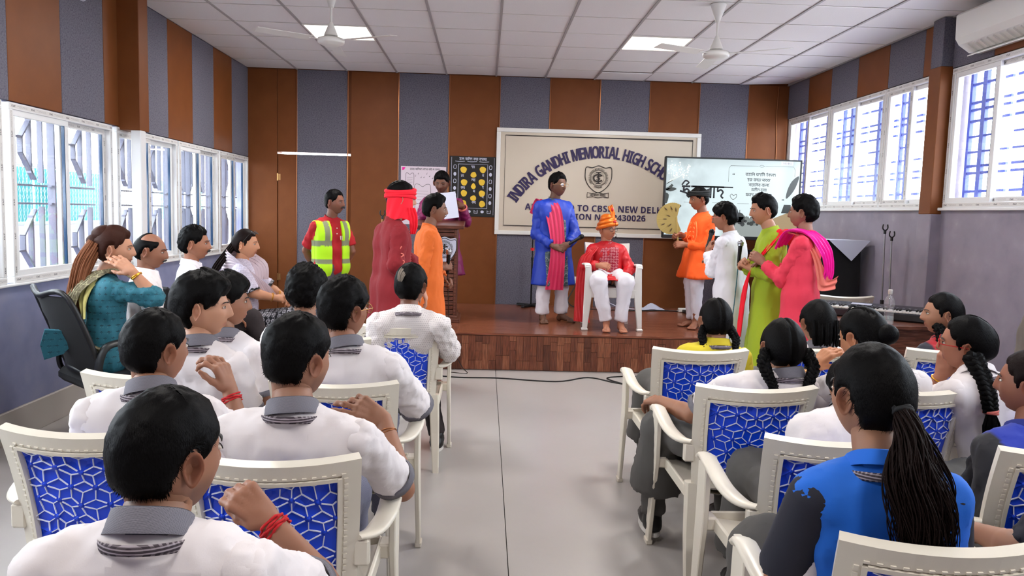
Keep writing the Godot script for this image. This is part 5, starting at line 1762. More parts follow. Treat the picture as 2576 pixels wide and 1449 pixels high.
func schoolgirls() -> void:
	var SK := Color(0.58, 0.40, 0.30)
	var girl := {"skin": SK, "sw": 0.165, "legs": {"mat": "grey_skirt", "skirt": true, "called": "skirt", "shoe": "black_plastic"}}
	var plaits := func(a: Array, b: Array, r: float) -> Callable:
		return func(hm: MB, _x: Transform3D) -> void:
			for q in [a, b]:
				braid(hm, smooth_path(q, 10), r, r * 0.55, 4.5)
				locks(hm, [q[-1], q[-1] + v3(0, -0.03, 0.01), q[-1] + v3(0.005, -0.06, 0.012)], [Vector2(0.006, 0.006), Vector2(0.014, 0.010), Vector2(0.004, 0.004)], 14, 0.003, 4)
	# yellow shirt, two plaits
	pupil("girl with two plaits in a yellow shirt", 8, v3(2.98, 0.845, 5.77), v3(2.98, 0.972, 5.73), 0.05, with(girl, {"shirt": {"mat": "yellow_polo", "hem": 0.44}, "collar": {"mat": "yellow_polo", "h": 0.03}, "lanyard": true,
		"hair": with(GIRL, {"full_part": true, "extra": plaits.call([v3(2.915, 0.94, 5.76), v3(2.895, 0.89, 5.79), v3(2.905, 0.83, 5.83), v3(2.91, 0.79, 5.85)], [v3(3.04, 0.94, 5.77), v3(3.07, 0.89, 5.80), v3(3.062, 0.83, 5.83), v3(3.055, 0.80, 5.85)], 0.019)})}))
	# white shirt, two looped plaits
	pupil("girl with two black plaits, white shirt and grey skirt, arm along the chair", 9, v3(3.01, 0.865, 6.66), v3(3.0, 0.985, 6.62), 0.02, with(girl, {"hip": v3(2.83, 0.51, 6.60), "sw": 0.185, "shl": v3(2.76, 0.80, 6.62), "ell": v3(2.66, 0.655, 6.50), "wrl": v3(2.57, 0.665, 6.30), "hand_l": {"fwd": v3(-0.4, -0.15, -0.9), "back": v3(-0.3, 0.9, 0), "curls": [0.4, 0.5, 0.5, 0.6]}, "elr": v3(3.24, 0.62, 6.58), "arm_cell": 0.006,
		"hair": with(GIRL, {"full_part": true, "side": 0.018, "extra": plaits.call([v3(2.92, 0.97, 6.66), v3(2.895, 0.92, 6.70), v3(2.915, 0.86, 6.74), v3(2.93, 0.80, 6.76)], [v3(3.075, 0.97, 6.67), v3(3.10, 0.92, 6.70), v3(3.065, 0.85, 6.75), v3(3.05, 0.80, 6.77)], 0.023)}),
		"legs": {"mat": "grey_skirt", "skirt": true, "called": "skirt", "shoe": "black_plastic", "knl": v3(2.58, 0.54, 6.30), "anl": v3(2.56, 0.12, 6.28)}}))
	# straight bobbed hair
	pupil("girl with straight black bobbed hair and a card lanyard", 13, v3(3.525, 0.845, 5.80), v3(3.525, 0.975, 5.75), 0.1, with(girl, {"hair": with(GIRL, {"part": 9.0, "side": 0.020, "top": 0.016, "nape": -0.11, "extra": func(hm: MB, _x: Transform3D) -> void: locks(hm, [v3(3.525, 1.0, 5.84), v3(3.525, 0.92, 5.86), v3(3.525, 0.86, 5.86)], [Vector2(0.075, 0.02), Vector2(0.075, 0.02), Vector2(0.065, 0.012)], 70, 0.006, 12)})}))
	# hand on the brow, wrist watch, hair band
	var p := pupil("girl with a wrist watch resting her brow on her hand, hair band and bun", 12, v3(3.325, 0.935, 6.78), v3(3.30, 1.045, 6.70), 0.45, with(girl, {"hpitch": 0.25, "hip": v3(3.44, 0.52, 6.62), "shl": v3(3.20, 0.85, 6.74), "shr": v3(3.50, 0.865, 6.76), "ell": v3(3.09, 0.755, 6.56), "wrl": v3(3.18, 0.885, 6.52), "hand_l": {"fwd": v3(0.55, 0.6, 0.1), "back": v3(-0.7, 0.6, 0.3), "curls": [0.5, 0.55, 0.6, 0.6], "thumb": 0.5}, "skin": Color(0.748, 0.506, 0.363), "arm_cell": 0.006,
		"hair": with(GIRL, {"top": 0.017, "side": 0.015, "part": 0.02, "extra": func(hm: MB, X: Transform3D) -> void:
			hm.ball(X * Vector3(0, 0.0, -0.115), Vector3(0.045, 0.042, 0.038), 14, 10)
			hm.tube(bez(X * Vector3(-0.088, 0.0, 0.02), X * Vector3(0, 0.27, 0.03), X * Vector3(0.088, 0.0, 0.02), 14), 0.005, 6)})}))
	ring(p, "watch_strap", v3(3.168, 0.865, 6.525), v3(0.09, 0.13, -0.04), 0.030, 0.014, M.black_cloth, 3, 0.0045)
	var w := MB.new()
	w.box(v3(3.150, 0.873, 6.552), Vector3(0.026, 0.032, 0.010), 0.003, Basis.from_euler(Vector3(0.2, -0.5, -0.6)))
	obj("watch", w, M.brass, p)
	# bent forward, head hidden from the row behind
	pupil("pupil in white shirt bent far forward behind the ponytail", 10, v3(3.04, 0.85, 7.18), v3(3.12, 0.90, 7.02), 0.3, with(girl, {"hpitch": 0.7, "hip": v3(2.90, 0.52, 7.32), "sw": 0.19, "hair": with(GIRL, {"part": 0.0})}))
	# long ponytail, two-tone polo
	p = pupil("girl with a long wavy ponytail in a blue, white and navy polo shirt", 11, v3(2.640, 0.965, 8.13), v3(2.650, 1.112, 8.05), 0.28, with(girl, {"hip": v3(2.70, 0.52, 8.06), "sw": 0.178, "bulk": 1.04, "collar": {"mat": "blue_polo", "h": 0.028}, "shirt": {"mat": "blue_polo", "hem": 0.44, "cell": 0.012, "no_sleeves": true, "amp": 0.006}, "ell": v3(2.46, 0.66, 8.06), "elr": v3(2.88, 0.66, 8.02),
		"hair": with(GIRL, {"part": 9.0, "top": 0.014, "side": 0.012, "rough": 0.004, "freq": 7.0, "mat": "hair", "blades": 3000, "length": 0.020, "lift": 0.2}),
		"legs": {"mat": "grey_skirt", "skirt": true, "called": "skirt", "shoe": "black_plastic", "r1": 0.09}}))
	polo_panels(p)
	var tl := MB.new()
	tl.tube(smooth_path([v3(2.668, 1.10, 8.155), v3(2.660, 1.055, 8.205), v3(2.650, 0.98, 8.243), v3(2.665, 0.89, 8.262), v3(2.68, 0.80, 8.258)], 4), PackedFloat32Array([0.012, 0.016, 0.020, 0.024, 0.028, 0.033, 0.038, 0.042, 0.045, 0.047, 0.048, 0.048, 0.046, 0.042, 0.036, 0.026, 0.008]), 12, true, 0.42, v3(1, 0, 0))
	locks(tl, [v3(2.668, 1.098, 8.165), v3(2.660, 1.055, 8.215), v3(2.650, 0.98, 8.255), v3(2.665, 0.89, 8.275), v3(2.68, 0.78, 8.265)], [Vector2(0.012, 0.012), Vector2(0.030, 0.018), Vector2(0.058, 0.025), Vector2(0.066, 0.026), Vector2(0.056, 0.02)], 380, 0.0021, 31, 0.009)
	locks(tl, [v3(2.668, 1.098, 8.165), v3(2.69, 1.04, 8.22), v3(2.72, 0.96, 8.255), v3(2.715, 0.90, 8.26), v3(2.69, 0.88, 8.26)], [Vector2(0.006, 0.006), Vector2(0.02, 0.01), Vector2(0.022, 0.008), Vector2(0.01, 0.006), Vector2(0.004, 0.003)], 14, 0.0016, 33, 0.004)
	obj("ponytail", tl, M.hair_dark_brown, p)
	ring(p, "hair_tie", v3(2.668, 1.102, 8.160), v3(-0.1, -0.5, 0.6), 0.018, 0.01, M.black_cloth, 2, 0.006)
	# red and navy polo, facing the stage side on
	var rn := func(q: Vector3) -> Color: return lin(Color(0.62, 0.04, 0.10)) if q.y > 0.735 and absf(q.x - 4.30) < 0.13 else lin(Color(0.10, 0.10, 0.16))
	pupil("smiling girl in profile in a red and navy polo with two plaits", 14, v3(4.30, 0.875, 5.64), v3(4.295, 1.02, 5.60), 1.25, with(girl, {"hip": v3(4.22, 0.52, 5.62), "yaw": 0.5, "collar": {"mat": "navy", "h": 0.028}, "shirt": {"mat": "tinted_cloth", "tint": rn, "hem": 0.44},
		"hair": with(GIRL, {"full_part": true, "extra": plaits.call([v3(4.24, 0.96, 5.66), v3(4.24, 0.90, 5.69), v3(4.22, 0.85, 5.70)], [v3(4.37, 0.97, 5.64), v3(4.40, 0.92, 5.66), v3(4.40, 0.84, 5.68)], 0.024)})}))
	# glasses, cheek on hand, one thick plait
	p = pupil("girl in glasses with her cheek on her hand and one thick tied plait", 15, v3(3.765, 0.905, 6.74), v3(3.765, 1.022, 6.66), 0.95, with(girl, {"hip": v3(3.90, 0.52, 6.70), "yaw": 0.35, "hroll": -0.15, "ell": v3(3.68, 0.72, 6.50), "wrl": v3(3.735, 0.865, 6.55), "hand_l": {"fwd": v3(0.05, 0.9, 0.2), "back": v3(-0.75, 0.2, 0.5), "curls": [0.25, 0.3, 0.35, 0.5], "thumb": 0.3}, "skin": Color(0.638, 0.418, 0.319), "arm_cell": 0.006, "collar": {"mat": "white_shirt", "h": 0.03},
		"hair": with(GIRL, {"full_part": true, "side": 0.018, "extra": func(hm: MB, X: Transform3D) -> void:
			hm.ball(X * Vector3(-0.07, -0.02, -0.07), Vector3(0.045, 0.05, 0.045), 14, 10)
			braid(hm, smooth_path([v3(3.735, 0.985, 6.75), v3(3.745, 0.92, 6.80), v3(3.75, 0.85, 6.845), v3(3.75, 0.785, 6.87)], 12), 0.030, 0.021, 4.0)
			locks(hm, [v3(3.75, 0.78, 6.87), v3(3.752, 0.73, 6.88), v3(3.755, 0.675, 6.875)], [Vector2(0.010, 0.01), Vector2(0.034, 0.02), Vector2(0.030, 0.012)], 60, 0.005, 9)})}))
	glasses(p, head_xf(v3(3.765, 1.022, 6.66), 0.95, 0.0, -0.15), M.red_thread)
	ring(p, "plait_tie", v3(3.75, 0.783, 6.87), v3(0, -1, 0.2), 0.024, 0.01, M.peach, 2, 0.005)
	ring(p, "bangle", v3(3.727, 0.845, 6.545), v3(0.05, 0.14, 0.05), 0.031, 0.004, M.gold, 1, 0.0035)
	# deep blue polo at the row's end
	var db := func(q: Vector3) -> Color: return lin(Color(0.05, 0.05, 0.10)) if q.x < 3.50 or q.x > 3.80 else lin(Color(0.07, 0.17, 0.60))
	pupil("girl in a deep blue and navy polo at the end of her row", 16, v3(3.665, 0.80, 7.21), v3(3.69, 0.96, 7.15), 0.75, with(girl, {"hip": v3(3.56, 0.50, 7.36), "skin": Color(0.550, 0.341, 0.253), "collar": {"mat": "deep_blue", "h": 0.03, "r": 0.072}, "shirt": {"mat": "tinted_cloth", "tint": db, "hem": 0.42, "sleeve": 0.8}, "sw": 0.175, "hair": with(GIRL, {"part": 9.0, "mat": "hair_dark_brown"})}))
	# sitter of whom one sleeve and arm show
	pupil("sitter in navy at the edge of the last row, forearm bare", 17, v3(3.30, 0.93, 8.06), v3(3.32, 1.08, 8.02), 0.3, with(girl, {"hip": v3(3.40, 0.52, 8.08), "collar": {"mat": "navy", "h": 0.028}, "shirt": {"mat": "navy", "hem": 0.44, "sleeve": 0.9}, "ell": v3(3.085, 0.72, 8.02), "wrl": v3(3.10, 0.68, 7.80), "hair": with(GIRL, {"part": 9.0})}))


# navy sleeves and white side panels of the polo shirt
func polo_panels(p: Node) -> void:
	var o := {"hip": v3(2.70, 0.52, 8.06), "neck": v3(2.640, 0.965, 8.13), "sw": 0.178, "bulk": 1.04, "ell": v3(2.46, 0.66, 8.06), "elr": v3(2.88, 0.66, 8.02), "shirt": {}, "seed": 35}
	var J := joints(o)
	for s in ["l", "r"]:
		var mb := MB.new()
		var f := Field.new()
		var a: Vector3 = J["sh" + s]
		var e: Vector3 = J["el" + s]
		f.cap(a + v3(0, -0.004, 0), a.lerp(e, 0.86), 0.0600, 0.0650, true)
		f.build(mb, 0.010, 0.03)
		obj("navy_sleeve", mb, M.navy, p)
		var g := Field.new()
		var b := MB.new()
		var off := v3(0.030, 0.0, 0.022) if s == "l" else v3(-0.030, 0, 0.022)
		g.cap(a.lerp(e, 0.34) + off * 0.5, a.lerp(e, 0.865) + off, 0.040, 0.053, true)
		g.build(b, 0.010, 0.03)
		obj("white_panel", b, M.white_shirt, p)


func guests() -> void:
	var grp := "guests along the low windows"
	# woman in teal
	var o := {"label": "woman in teal printed dress with long highlighted hair, hand at her neck", "group": grp, "hip": v3(-0.54, 0.60, 5.12), "neck": v3(-0.52, 1.075, 5.12), "head": v3(-0.465, 1.235, 5.10), "hyaw": -1.35, "yaw": -0.9, "hs": 1.03, "skin": Color(0.682, 0.484, 0.374), "seed": 40, "bulk": 1.08, "sw": 0.185,
		"elr": v3(-0.20, 0.965, 5.20), "wrr": v3(-0.305, 1.115, 5.235), "hand_r": {"fwd": v3(-0.75, 0.55, -0.05), "back": v3(0.35, 0.45, 0.8), "curls": [0.25, 0.25, 0.3, 0.35], "thumb": 0.4},
		"shirt": {"mat": "teal_print", "sleeve": 1.25, "r1": 0.056, "hem": 0.42, "called": "dress", "cell": 0.015}, "legs": {"mat": "teal_print", "skirt": true, "called": "skirt"}, "arm_cell": 0.0065, "face": {"lip": 0.6},
		"hair": with(GIRL, {"mat": "hair_brown", "top": 0.030, "side": 0.014, "part": 9.0, "ear": 0.0, "extra": func(hm: MB, X: Transform3D) -> void:
			hm.ball(X * Vector3(0, 0.085, -0.05), Vector3(0.075, 0.055, 0.07), 16, 10)
			hm.ball(X * Vector3(0, 0.045, -0.10), Vector3(0.055, 0.045, 0.04), 14, 8)})}
	var p := person(o)
	var tl := MB.new()
	locks(tl, [v3(-0.545, 1.27, 5.16), v3(-0.60, 1.15, 5.20), v3(-0.63, 1.0, 5.23), v3(-0.65, 0.86, 5.24), v3(-0.66, 0.76, 5.24)], [Vector2(0.04, 0.03), Vector2(0.055, 0.03), Vector2(0.05, 0.025), Vector2(0.04, 0.02), Vector2(0.02, 0.01)], 90, 0.005, 17, 0.004)
	obj("long_hair", tl, M.hair_tan, p)
	var dr := MB.new()
	drape(dr, [v3(-0.30, 0.92, 5.00), v3(-0.40, 1.07, 5.03), v3(-0.52, 1.105, 5.17), v3(-0.62, 1.0, 5.27), v3(-0.66, 0.84, 5.28), v3(-0.62, 0.70, 5.30), v3(-0.48, 0.62, 5.30)], [v3(0.02, 0.0, 0.05), v3(0.03, 0, 0.07), v3(0.075, 0.01, 0.03), v3(0.06, 0, 0.06), v3(0.06, 0.0, 0.05), v3(0.05, 0.03, 0.05), v3(0.03, 0.06, 0.03)], [v3(0.5, 0.7, 0.3), v3(0.2, 1, 0.1), v3(-0.1, 0.9, 0.4), v3(-0.4, 0.5, 0.8), v3(-0.4, 0, 0.9), v3(-0.3, -0.2, 0.9), v3(0.1, 0.2, 0.9)], 0.004, 5, 0.009, 2)
	obj("stole", dr, M.stole_check, p)
	var d2 := MB.new()
	drape(d2, [v3(-0.45, 1.04, 5.08), v3(-0.53, 1.06, 5.22), v3(-0.57, 0.96, 5.28), v3(-0.56, 0.84, 5.30)], [v3(0.03, 0, 0.02), v3(0.04, 0, 0.02), v3(0.035, 0, 0.02), v3(0.012, 0, 0.01)], [v3(0.1, 1, 0.2), v3(0, 0.8, 0.5), v3(0, 0.3, 0.9), v3(0, 0, 1)], 0.004, 2, 0.006, 5)
	obj("yellow_lining", d2, M.pale_yellow, p)
	ring(p, "wrist_watch", v3(-0.285, 1.09, 5.23), v3(-0.1, 0.15, 0.03), 0.030, 0.008, M.gold, 2, 0.005)
	var tie := MB.new()
	tie.T = Transform3D(Basis.from_euler(Vector3(0.2, 0.5, 0.3)), v3(-0.70, 0.70, 5.34))
	tie.prism(PackedVector2Array([Vector2(0.10, -0.02), Vector2(0.07, 0.06), Vector2(-0.02, 0.10), Vector2(-0.07, 0.02), Vector2(-0.08, -0.07), Vector2(0.02, -0.07)]), -0.012, 0.012)
	obj("dress_bow", tie, M.teal_print, p)
	# balding man
	person({"label": "balding man with a moustache in a white shirt", "group": grp, "hip": v3(-0.50, 0.57, 4.66), "neck": v3(-0.455, 1.065, 4.70), "head": v3(-0.425, 1.205, 4.70), "hyaw": -1.45, "yaw": -1.1, "hpitch": 0.12, "skin": Color(0.550, 0.363, 0.275), "bulk": 1.1, "belly": 0.03, "seed": 43, "face": {"moustache": 0.0055, "wide": 1.03},
		"hair": {"front": 0.066, "temple": 0.025, "top": 0.006, "side": 0.012, "bald": 1.0, "rough": 0.002, "wide": 1.03}, "shirt": {"mat": "white_shirt", "hem": 0.46}, "collar": {"mat": "white_cotton", "h": 0.034}, "legs": {"mat": "dark_trousers", "shoe": "black_plastic"}})
	# man in a tie, legs crossed
	p = person({"label": "man with wavy black hair and moustache in a white shirt and dark tie", "group": grp, "hip": v3(-0.40, 0.56, 4.14), "neck": v3(-0.355, 1.09, 4.20), "head": v3(-0.325, 1.235, 4.20), "hyaw": -1.45, "yaw": -1.1, "skin": Color(0.616, 0.407, 0.308), "seed": 44, "face": {"moustache": 0.0065}, "hair": with(BOY, {"top": 0.026, "side": 0.016, "rough": 0.009, "freq": 16.0, "nape": -0.075}),
		"shirt": {"mat": "white_cotton", "hem": 0.46, "sleeve": 1.9, "r1": 0.045}, "collar": {"mat": "white_cotton", "h": 0.036}, "legs": {"mat": "dark_trousers", "shoe": "black_plastic", "knr": v3(0.03, 0.69, 4.06), "anr": v3(0.20, 0.42, 4.14), "knl": v3(-0.03, 0.57, 3.96)}})
	var tb := MB.new()
	tb.tube(smooth_path([v3(-0.285, 1.065, 4.185), v3(-0.255, 1.02, 4.175), v3(-0.235, 0.89, 4.16), v3(-0.235, 0.77, 4.15)], 4), PackedFloat32Array([0.012, 0.013, 0.013, 0.014, 0.012, 0.016, 0.02, 0.024, 0.028, 0.03, 0.031, 0.031, 0.005]), 8, true, 0.25, v3(0, 0, 1))
	obj("tie", tb, M.navy, p)
	# woman in the white shawl
	p = person({"label": "woman in a white shawl and printed skirt, sunglasses on her hair, hands folded", "group": grp, "hip": v3(-0.215, 0.552, 3.420), "neck": v3(-0.215, 1.062, 3.500), "head": v3(-0.180, 1.207, 3.500), "hyaw": -1.6, "yaw": -1.25, "skin": Color(0.770, 0.550, 0.418), "bulk": 1.14, "sw": 0.19, "seed": 46, "face": {"bindi": 1, "lip": 0.55, "wide": 1.06}, "hair": with(GIRL, {"wide": 1.06, "part": 9.0, "mat": "hair_dark_brown"}),
		"elr": v3(-0.085, 0.832, 3.660), "wrr": v3(0.075, 0.782, 3.540), "ell": v3(-0.035, 0.832, 3.300), "wrl": v3(0.095, 0.792, 3.440), "hand_r": {"fwd": v3(0.7, -0.1, -0.4), "back": v3(0, 0.6, 0.7), "curls": [0.6, 0.6, 0.7, 0.7]}, "hand_l": {"fwd": v3(0.6, -0.1, 0.5), "back": v3(0.3, 0.9, 0), "curls": [0.7, 0.7, 0.8, 0.8]}, "arm_cell": 0.007,
		"shirt": {"mat": "lace", "sleeve": 0.95, "r0": 0.066, "r1": 0.068, "cuff": "skirt_print", "hem": 0.46, "called": "blouse"}, "legs": {"mat": "skirt_print", "skirt": true, "called": "skirt", "knl": v3(0.185, 0.612, 3.350), "knr": v3(0.185, 0.612, 3.540)}})
	var sw := MB.new()
	drape(sw, [v3(-0.115, 0.832, 3.380), v3(-0.115, 1.012, 3.400), v3(-0.255, 1.092, 3.460), v3(-0.335, 1.072, 3.540), v3(-0.215, 1.062, 3.640), v3(-0.075, 0.972, 3.620), v3(-0.005, 0.832, 3.560)], [v3(0.06, 0.02, -0.05), v3(0.07, 0.03, -0.03), v3(0.05, 0.06, -0.06), v3(0.03, 0.09, 0.02), v3(-0.03, 0.08, 0.05), v3(-0.06, 0.06, 0.05), v3(-0.07, 0.03, 0.05)], [v3(0.8, 0.2, -0.4), v3(0.5, 0.7, -0.4), v3(-0.2, 0.8, -0.5), v3(-0.8, 0.6, 0.2), v3(-0.1, 0.6, 0.8), v3(0.6, 0.5, 0.6), v3(0.8, 0.2, 0.5)], 0.004, 7, 0.008, 4)
	obj("shawl", sw, M.white_dupatta, p)
	var ht := MB.new()
	locks(ht, [v3(-0.255, 1.212, 3.520), v3(-0.315, 1.122, 3.560), v3(-0.375, 1.022, 3.600), v3(-0.415, 0.932, 3.620)], [Vector2(0.03, 0.03), Vector2(0.03, 0.02), Vector2(0.035, 0.02), Vector2(0.02, 0.01)], 50, 0.005, 19)
	obj("loose_hair", ht, M.hair_dark_brown, p)
	glasses(p, head_xf(v3(-0.180, 1.207, 3.500), -1.6, 0.0, 0.0, 1.05) * Transform3D(Basis(Vector3.RIGHT, -0.85), Vector3(0, 0.012, 0.006)), M.black_plastic, 1.1)
	for s in [v3(0.045, 0.792, 3.560), v3(0.065, 0.797, 3.430)]:
		ring(p, "bangle", s, v3(0.8, -0.2, -0.3), 0.032, 0.01, M.gold, 2, 0.003)


func standing_legs(P: Vector3, F: Vector3, R: Vector3, y0: float, m: String, spread := 0.09) -> Dictionary:
	var d := {"mat": m, "r0": 0.088, "r1": 0.074, "r2": 0.064, "amp": 0.008}
	for s in ["l", "r"]:
		var sg := -1.0 if s == "l" else 1.0
		d["kn" + s] = Vector3(P.x, y0 + 0.47, P.z) + R * sg * spread + F * 0.02
		d["an" + s] = Vector3(P.x, y0 + 0.085, P.z) + R * sg * spread
	return d


func performers() -> void:
	var grp := "performers in costume"
	var hs := 0.36
	# king on the throne chair
	var o := {"label": "seated performer in a red kurta and gold and orange turban with headset microphone", "group": grp, "hip": v3(3.03, 0.885, 1.74), "neck": v3(3.005, 1.225, 1.76), "head": v3(3.005, 1.37, 1.77), "hyaw": -2.55, "yaw": PI, "hs": 0.98, "skin": Color(0.660, 0.418, 0.308), "seed": 50, "sw": 0.175, "torso": 0.36,
		"elr": v3(2.785, 0.985, 1.82), "wrr": v3(2.90, 1.005, 1.95), "ell": v3(3.245, 0.975, 1.82), "wrl": v3(3.18, 0.90, 1.99), "hand_r": {"fwd": v3(1, 0.05, 0.2), "back": v3(0, 0.6, 0.8), "curls": [0.9, 1.0, 1.0, 1.1]}, "hand_l": {"fwd": v3(-0.8, -0.15, 0.35), "back": v3(0.1, 0.8, 0.5), "curls": [0.5, 0.5, 0.6, 0.6]}, "arm_cell": 0.007,
		"shirt": {"mat": "red_silk", "sleeve": 1.85, "r0": 0.060, "r1": 0.052, "hem": 0.80, "called": "kurta", "amp": 0.006}, "collar": {"mat": "red_print", "stand": 1.0, "h": 0.032, "open": 0.12, "r": 0.060},
		"legs": {"mat": "white_cotton", "knl": v3(3.155, 0.86, 2.10), "knr": v3(2.885, 0.86, 2.10), "anl": v3(3.12, 0.46, 2.12), "anr": v3(2.975, 0.46, 2.11), "r0": 0.095, "r1": 0.082, "r2": 0.062, "amp": 0.009}, "feet": [[v3(2.975, 0.435, 2.12), v3(-0.1, 0, 1), 0.9], [v3(3.12, 0.435, 2.13), v3(0.1, 0, 1), 0.9]]}
	var p := person(o)
	patch(p, o, 0.004, [Plane(v3(1, 0, 0), 3.12), Plane(v3(-1, 0, 0), -2.92), Plane(v3(0, 0, -1), -1.76), Plane(v3(0, -1, 0), -0.93), Plane(v3(0, 1, 0), 1.19)], M.red_print, "printed_front", 0.011)
	var sk := MB.new()
	drape(sk, [v3(2.90, 0.88, 1.98), v3(3.02, 0.895, 2.03), v3(3.14, 0.88, 1.98)], [v3(0.01, 0.02, -0.10), v3(0, 0.02, -0.12), v3(-0.01, 0.02, -0.10)], [v3(-0.2, 0.9, 0.4), v3(0, 0.8, 0.6), v3(0.2, 0.9, 0.4)], 0.006, 2, 0.01, 6)
	obj("kurta_skirt", sk, M.red_silk, p)
	var rs := MB.new()
	drape(rs, [v3(2.86, 1.16, 1.83), v3(2.785, 1.08, 1.86), v3(2.745, 0.90, 1.86), v3(2.735, 0.66, 1.87), v3(2.755, 0.42, 1.92)], [v3(0.05, 0.03, 0.03), v3(0.05, 0.0, 0.06), v3(0.05, 0, 0.06), v3(0.055, 0, 0.05), v3(0.075, 0, 0.05)], [v3(-0.4, 0.6, 0.6), v3(-0.7, 0.3, 0.6), v3(-0.8, 0, 0.5), v3(-0.8, 0, 0.5), v3(-0.7, 0.1, 0.6)], 0.004, 4, 0.010, 3)
	obj("long_stole", rs, M.red_silk, p)
	var X := head_xf(v3(3.005, 1.37, 1.77), -2.55, 0.0, 0.0, 0.98)
	var tb := MB.new()
	tb.T = X
	for k in 5:
		var pts := []
		for i in 15:
			var a := TAU * i / 14.0
			pts.append(Vector3(sin(a) * (0.088 - 0.009 * k), 0.036 + 0.022 * k + 0.014 * sin(a * (1.0 if k % 2 == 0 else -1.0) + 0.8) + 0.016 * cos(a), cos(a) * (0.106 - 0.012 * k) - 0.008))
		tb.tube(smooth_path(pts, 3), 0.023, 8)
	tb.ball(Vector3(0, 0.125, -0.01), Vector3(0.07, 0.045, 0.08), 16, 8)
	obj("turban", tb, M.gold_sequin, p)
	var pl := MB.new()
	pl.T = X
	drape(pl, [Vector3(0, 0.11, 0.085), Vector3(0.005, 0.17, 0.075), Vector3(0.0, 0.22, 0.05), Vector3(-0.012, 0.255, 0.045)], [Vector3(0.022, 0, 0), Vector3(0.028, 0, 0), Vector3(0.036, 0, 0.0), Vector3(0.030, 0.012, 0)], [Vector3(0, 0.1, 1), Vector3(0, 0.2, 1), Vector3(0, 0.3, 1), Vector3(0, 0.2, 1)], 0.006, 3, 0.004, 2)
	obj("turban_plume", pl, M.gold_sequin, p)
	var gm := MB.new()
	gm.T = X
	gm.ball(Vector3(0, 0.215, 0.066), Vector3(0.014, 0.022, 0.008), 10, 8)
	obj("red_gem", gm, M.red_silk, p)
	var gn := MB.new()
	gn.T = X
	gn.ball(Vector3(0, 0.085, 0.108), Vector3(0.022, 0.014, 0.010), 10, 6)
	obj("red_gem", gn, M.red_silk, p)
	glasses(p, X, M.black_plastic)
	var hm := MB.new()
	hm.T = X
	hm.tube(smooth_path([Vector3(0.078, 0.0, 0.0), Vector3(0.082, -0.04, 0.04), Vector3(0.055, -0.072, 0.085), Vector3(0.022, -0.075, 0.110)], 4), 0.0022, 5)
	hm.ball(Vector3(0.020, -0.075, 0.112), Vector3(0.010, 0.010, 0.010), 10, 8)
	obj("headset_microphone", hm, M.black_plastic, p)
	# blue kurta
	var fr := frame_of(-2.75)
	var P := v3(2.475, 1.22, 1.49)
	o = {"label": "standing performer in a blue kurta with a pink stole and glasses", "group": grp, "hip": P, "neck": v3(2.465, 1.655, 1.50), "head": v3(2.495, 1.822, 1.52), "hyaw": -2.45, "yaw": -2.75, "hs": 1.05, "skin": Color(0.396, 0.253, 0.187), "bulk": 1.10, "sw": 0.195, "seed": 52,
		"elr": v3(2.285, 1.30, 1.54), "wrr": v3(2.46, 1.175, 1.70), "ell": v3(2.70, 1.30, 1.52), "wrl": v3(2.61, 1.20, 1.69), "hand_r": {"fwd": v3(0.9, -0.15, 0.15), "back": v3(0, 0.3, 0.9), "curls": [0.7, 0.7, 0.8, 0.8]}, "hand_l": {"fwd": v3(-0.8, -0.35, 0.2), "back": v3(0.2, 0.2, 0.9), "curls": [0.9, 0.9, 1.0, 1.0]}, "arm_cell": 0.007,
		"hair": with(BOY, {"top": 0.022, "side": 0.010, "tuft": 0.006}), "shirt": {"mat": "royal_blue", "sleeve": 1.86, "r0": 0.066, "r1": 0.050, "skirt": [0.76, 0.105, 0.150, 0.01], "called": "kurta", "fy": 8.0, "amp": 0.006}, "collar": {"mat": "blue_print", "stand": 1.0, "h": 0.034, "open": 0.12, "r": 0.062},
		"legs": with(standing_legs(P, fr[0], fr[1], hs, "white_cotton", 0.11), {"r2": 0.075}), "feet": [[v3(2.375, hs + 0.075, 1.56), v3(0.1, 0, 1), 1.0], [v3(2.59, hs + 0.075, 1.47), v3(0.75, 0, 0.55), 1.0]]}
	p = person(o)
	var F: Vector3 = fr[0]
	var R: Vector3 = fr[1]
	patch(p, o, 0.004, [Plane(-F, -F.dot(P)), Plane(v3(0, 1, 0), 1.12), Plane(R, R.dot(P) + 0.15), Plane(-R, -(R.dot(P) - 0.11))], M.blue_print, "printed_front", 0.013)
	patch(p, o, 0.005, [Plane(-F, -F.dot(P)), Plane(v3(0, 1, 0), 1.46), Plane(v3(0, -1, 0), -1.10), Plane(R, R.dot(P) - 0.035), Plane(-R, -(R.dot(P) - 0.085))], M.blue_print, "button_placket", 0.011)
	var ps := MB.new()
	drape(ps, [v3(2.30, 1.50, 1.36), v3(2.36, 1.66, 1.45), v3(2.42, 1.60, 1.60), v3(2.47, 1.45, 1.65), v3(2.50, 1.22, 1.69), v3(2.50, 1.0, 1.70), v3(2.48, 0.72, 1.68)], [v3(0.08, -0.02, 0.02), v3(0.085, -0.01, 0.0), v3(0.085, 0.02, 0.01), v3(0.08, 0.03, 0.0), v3(0.075, 0.0, 0.0), v3(0.08, 0, 0), v3(0.095, 0, 0)], [v3(-0.3, 0.5, -0.7), v3(-0.1, 1, 0.1), v3(-0.1, 0.5, 0.8), v3(0, 0.2, 1), v3(0, 0.1, 1), v3(0, 0, 1), v3(0, 0, 1)], 0.005, 4, 0.007, 1)
	obj("pink_stole", ps, M.pink_stole, p)
	glasses(p, head_xf(v3(2.495, 1.822, 1.52), -2.45, 0.0, 0.0, 1.05), M.brass)
	microphone(v3(2.66, 1.235, 1.72), v3(0.75, 0.5, 0.3), "black microphone held low by the performer in blue")
	# orange kurta with the palm fan
	fr = frame_of(1.75)
	P = v3(3.97, 1.12, 1.71)
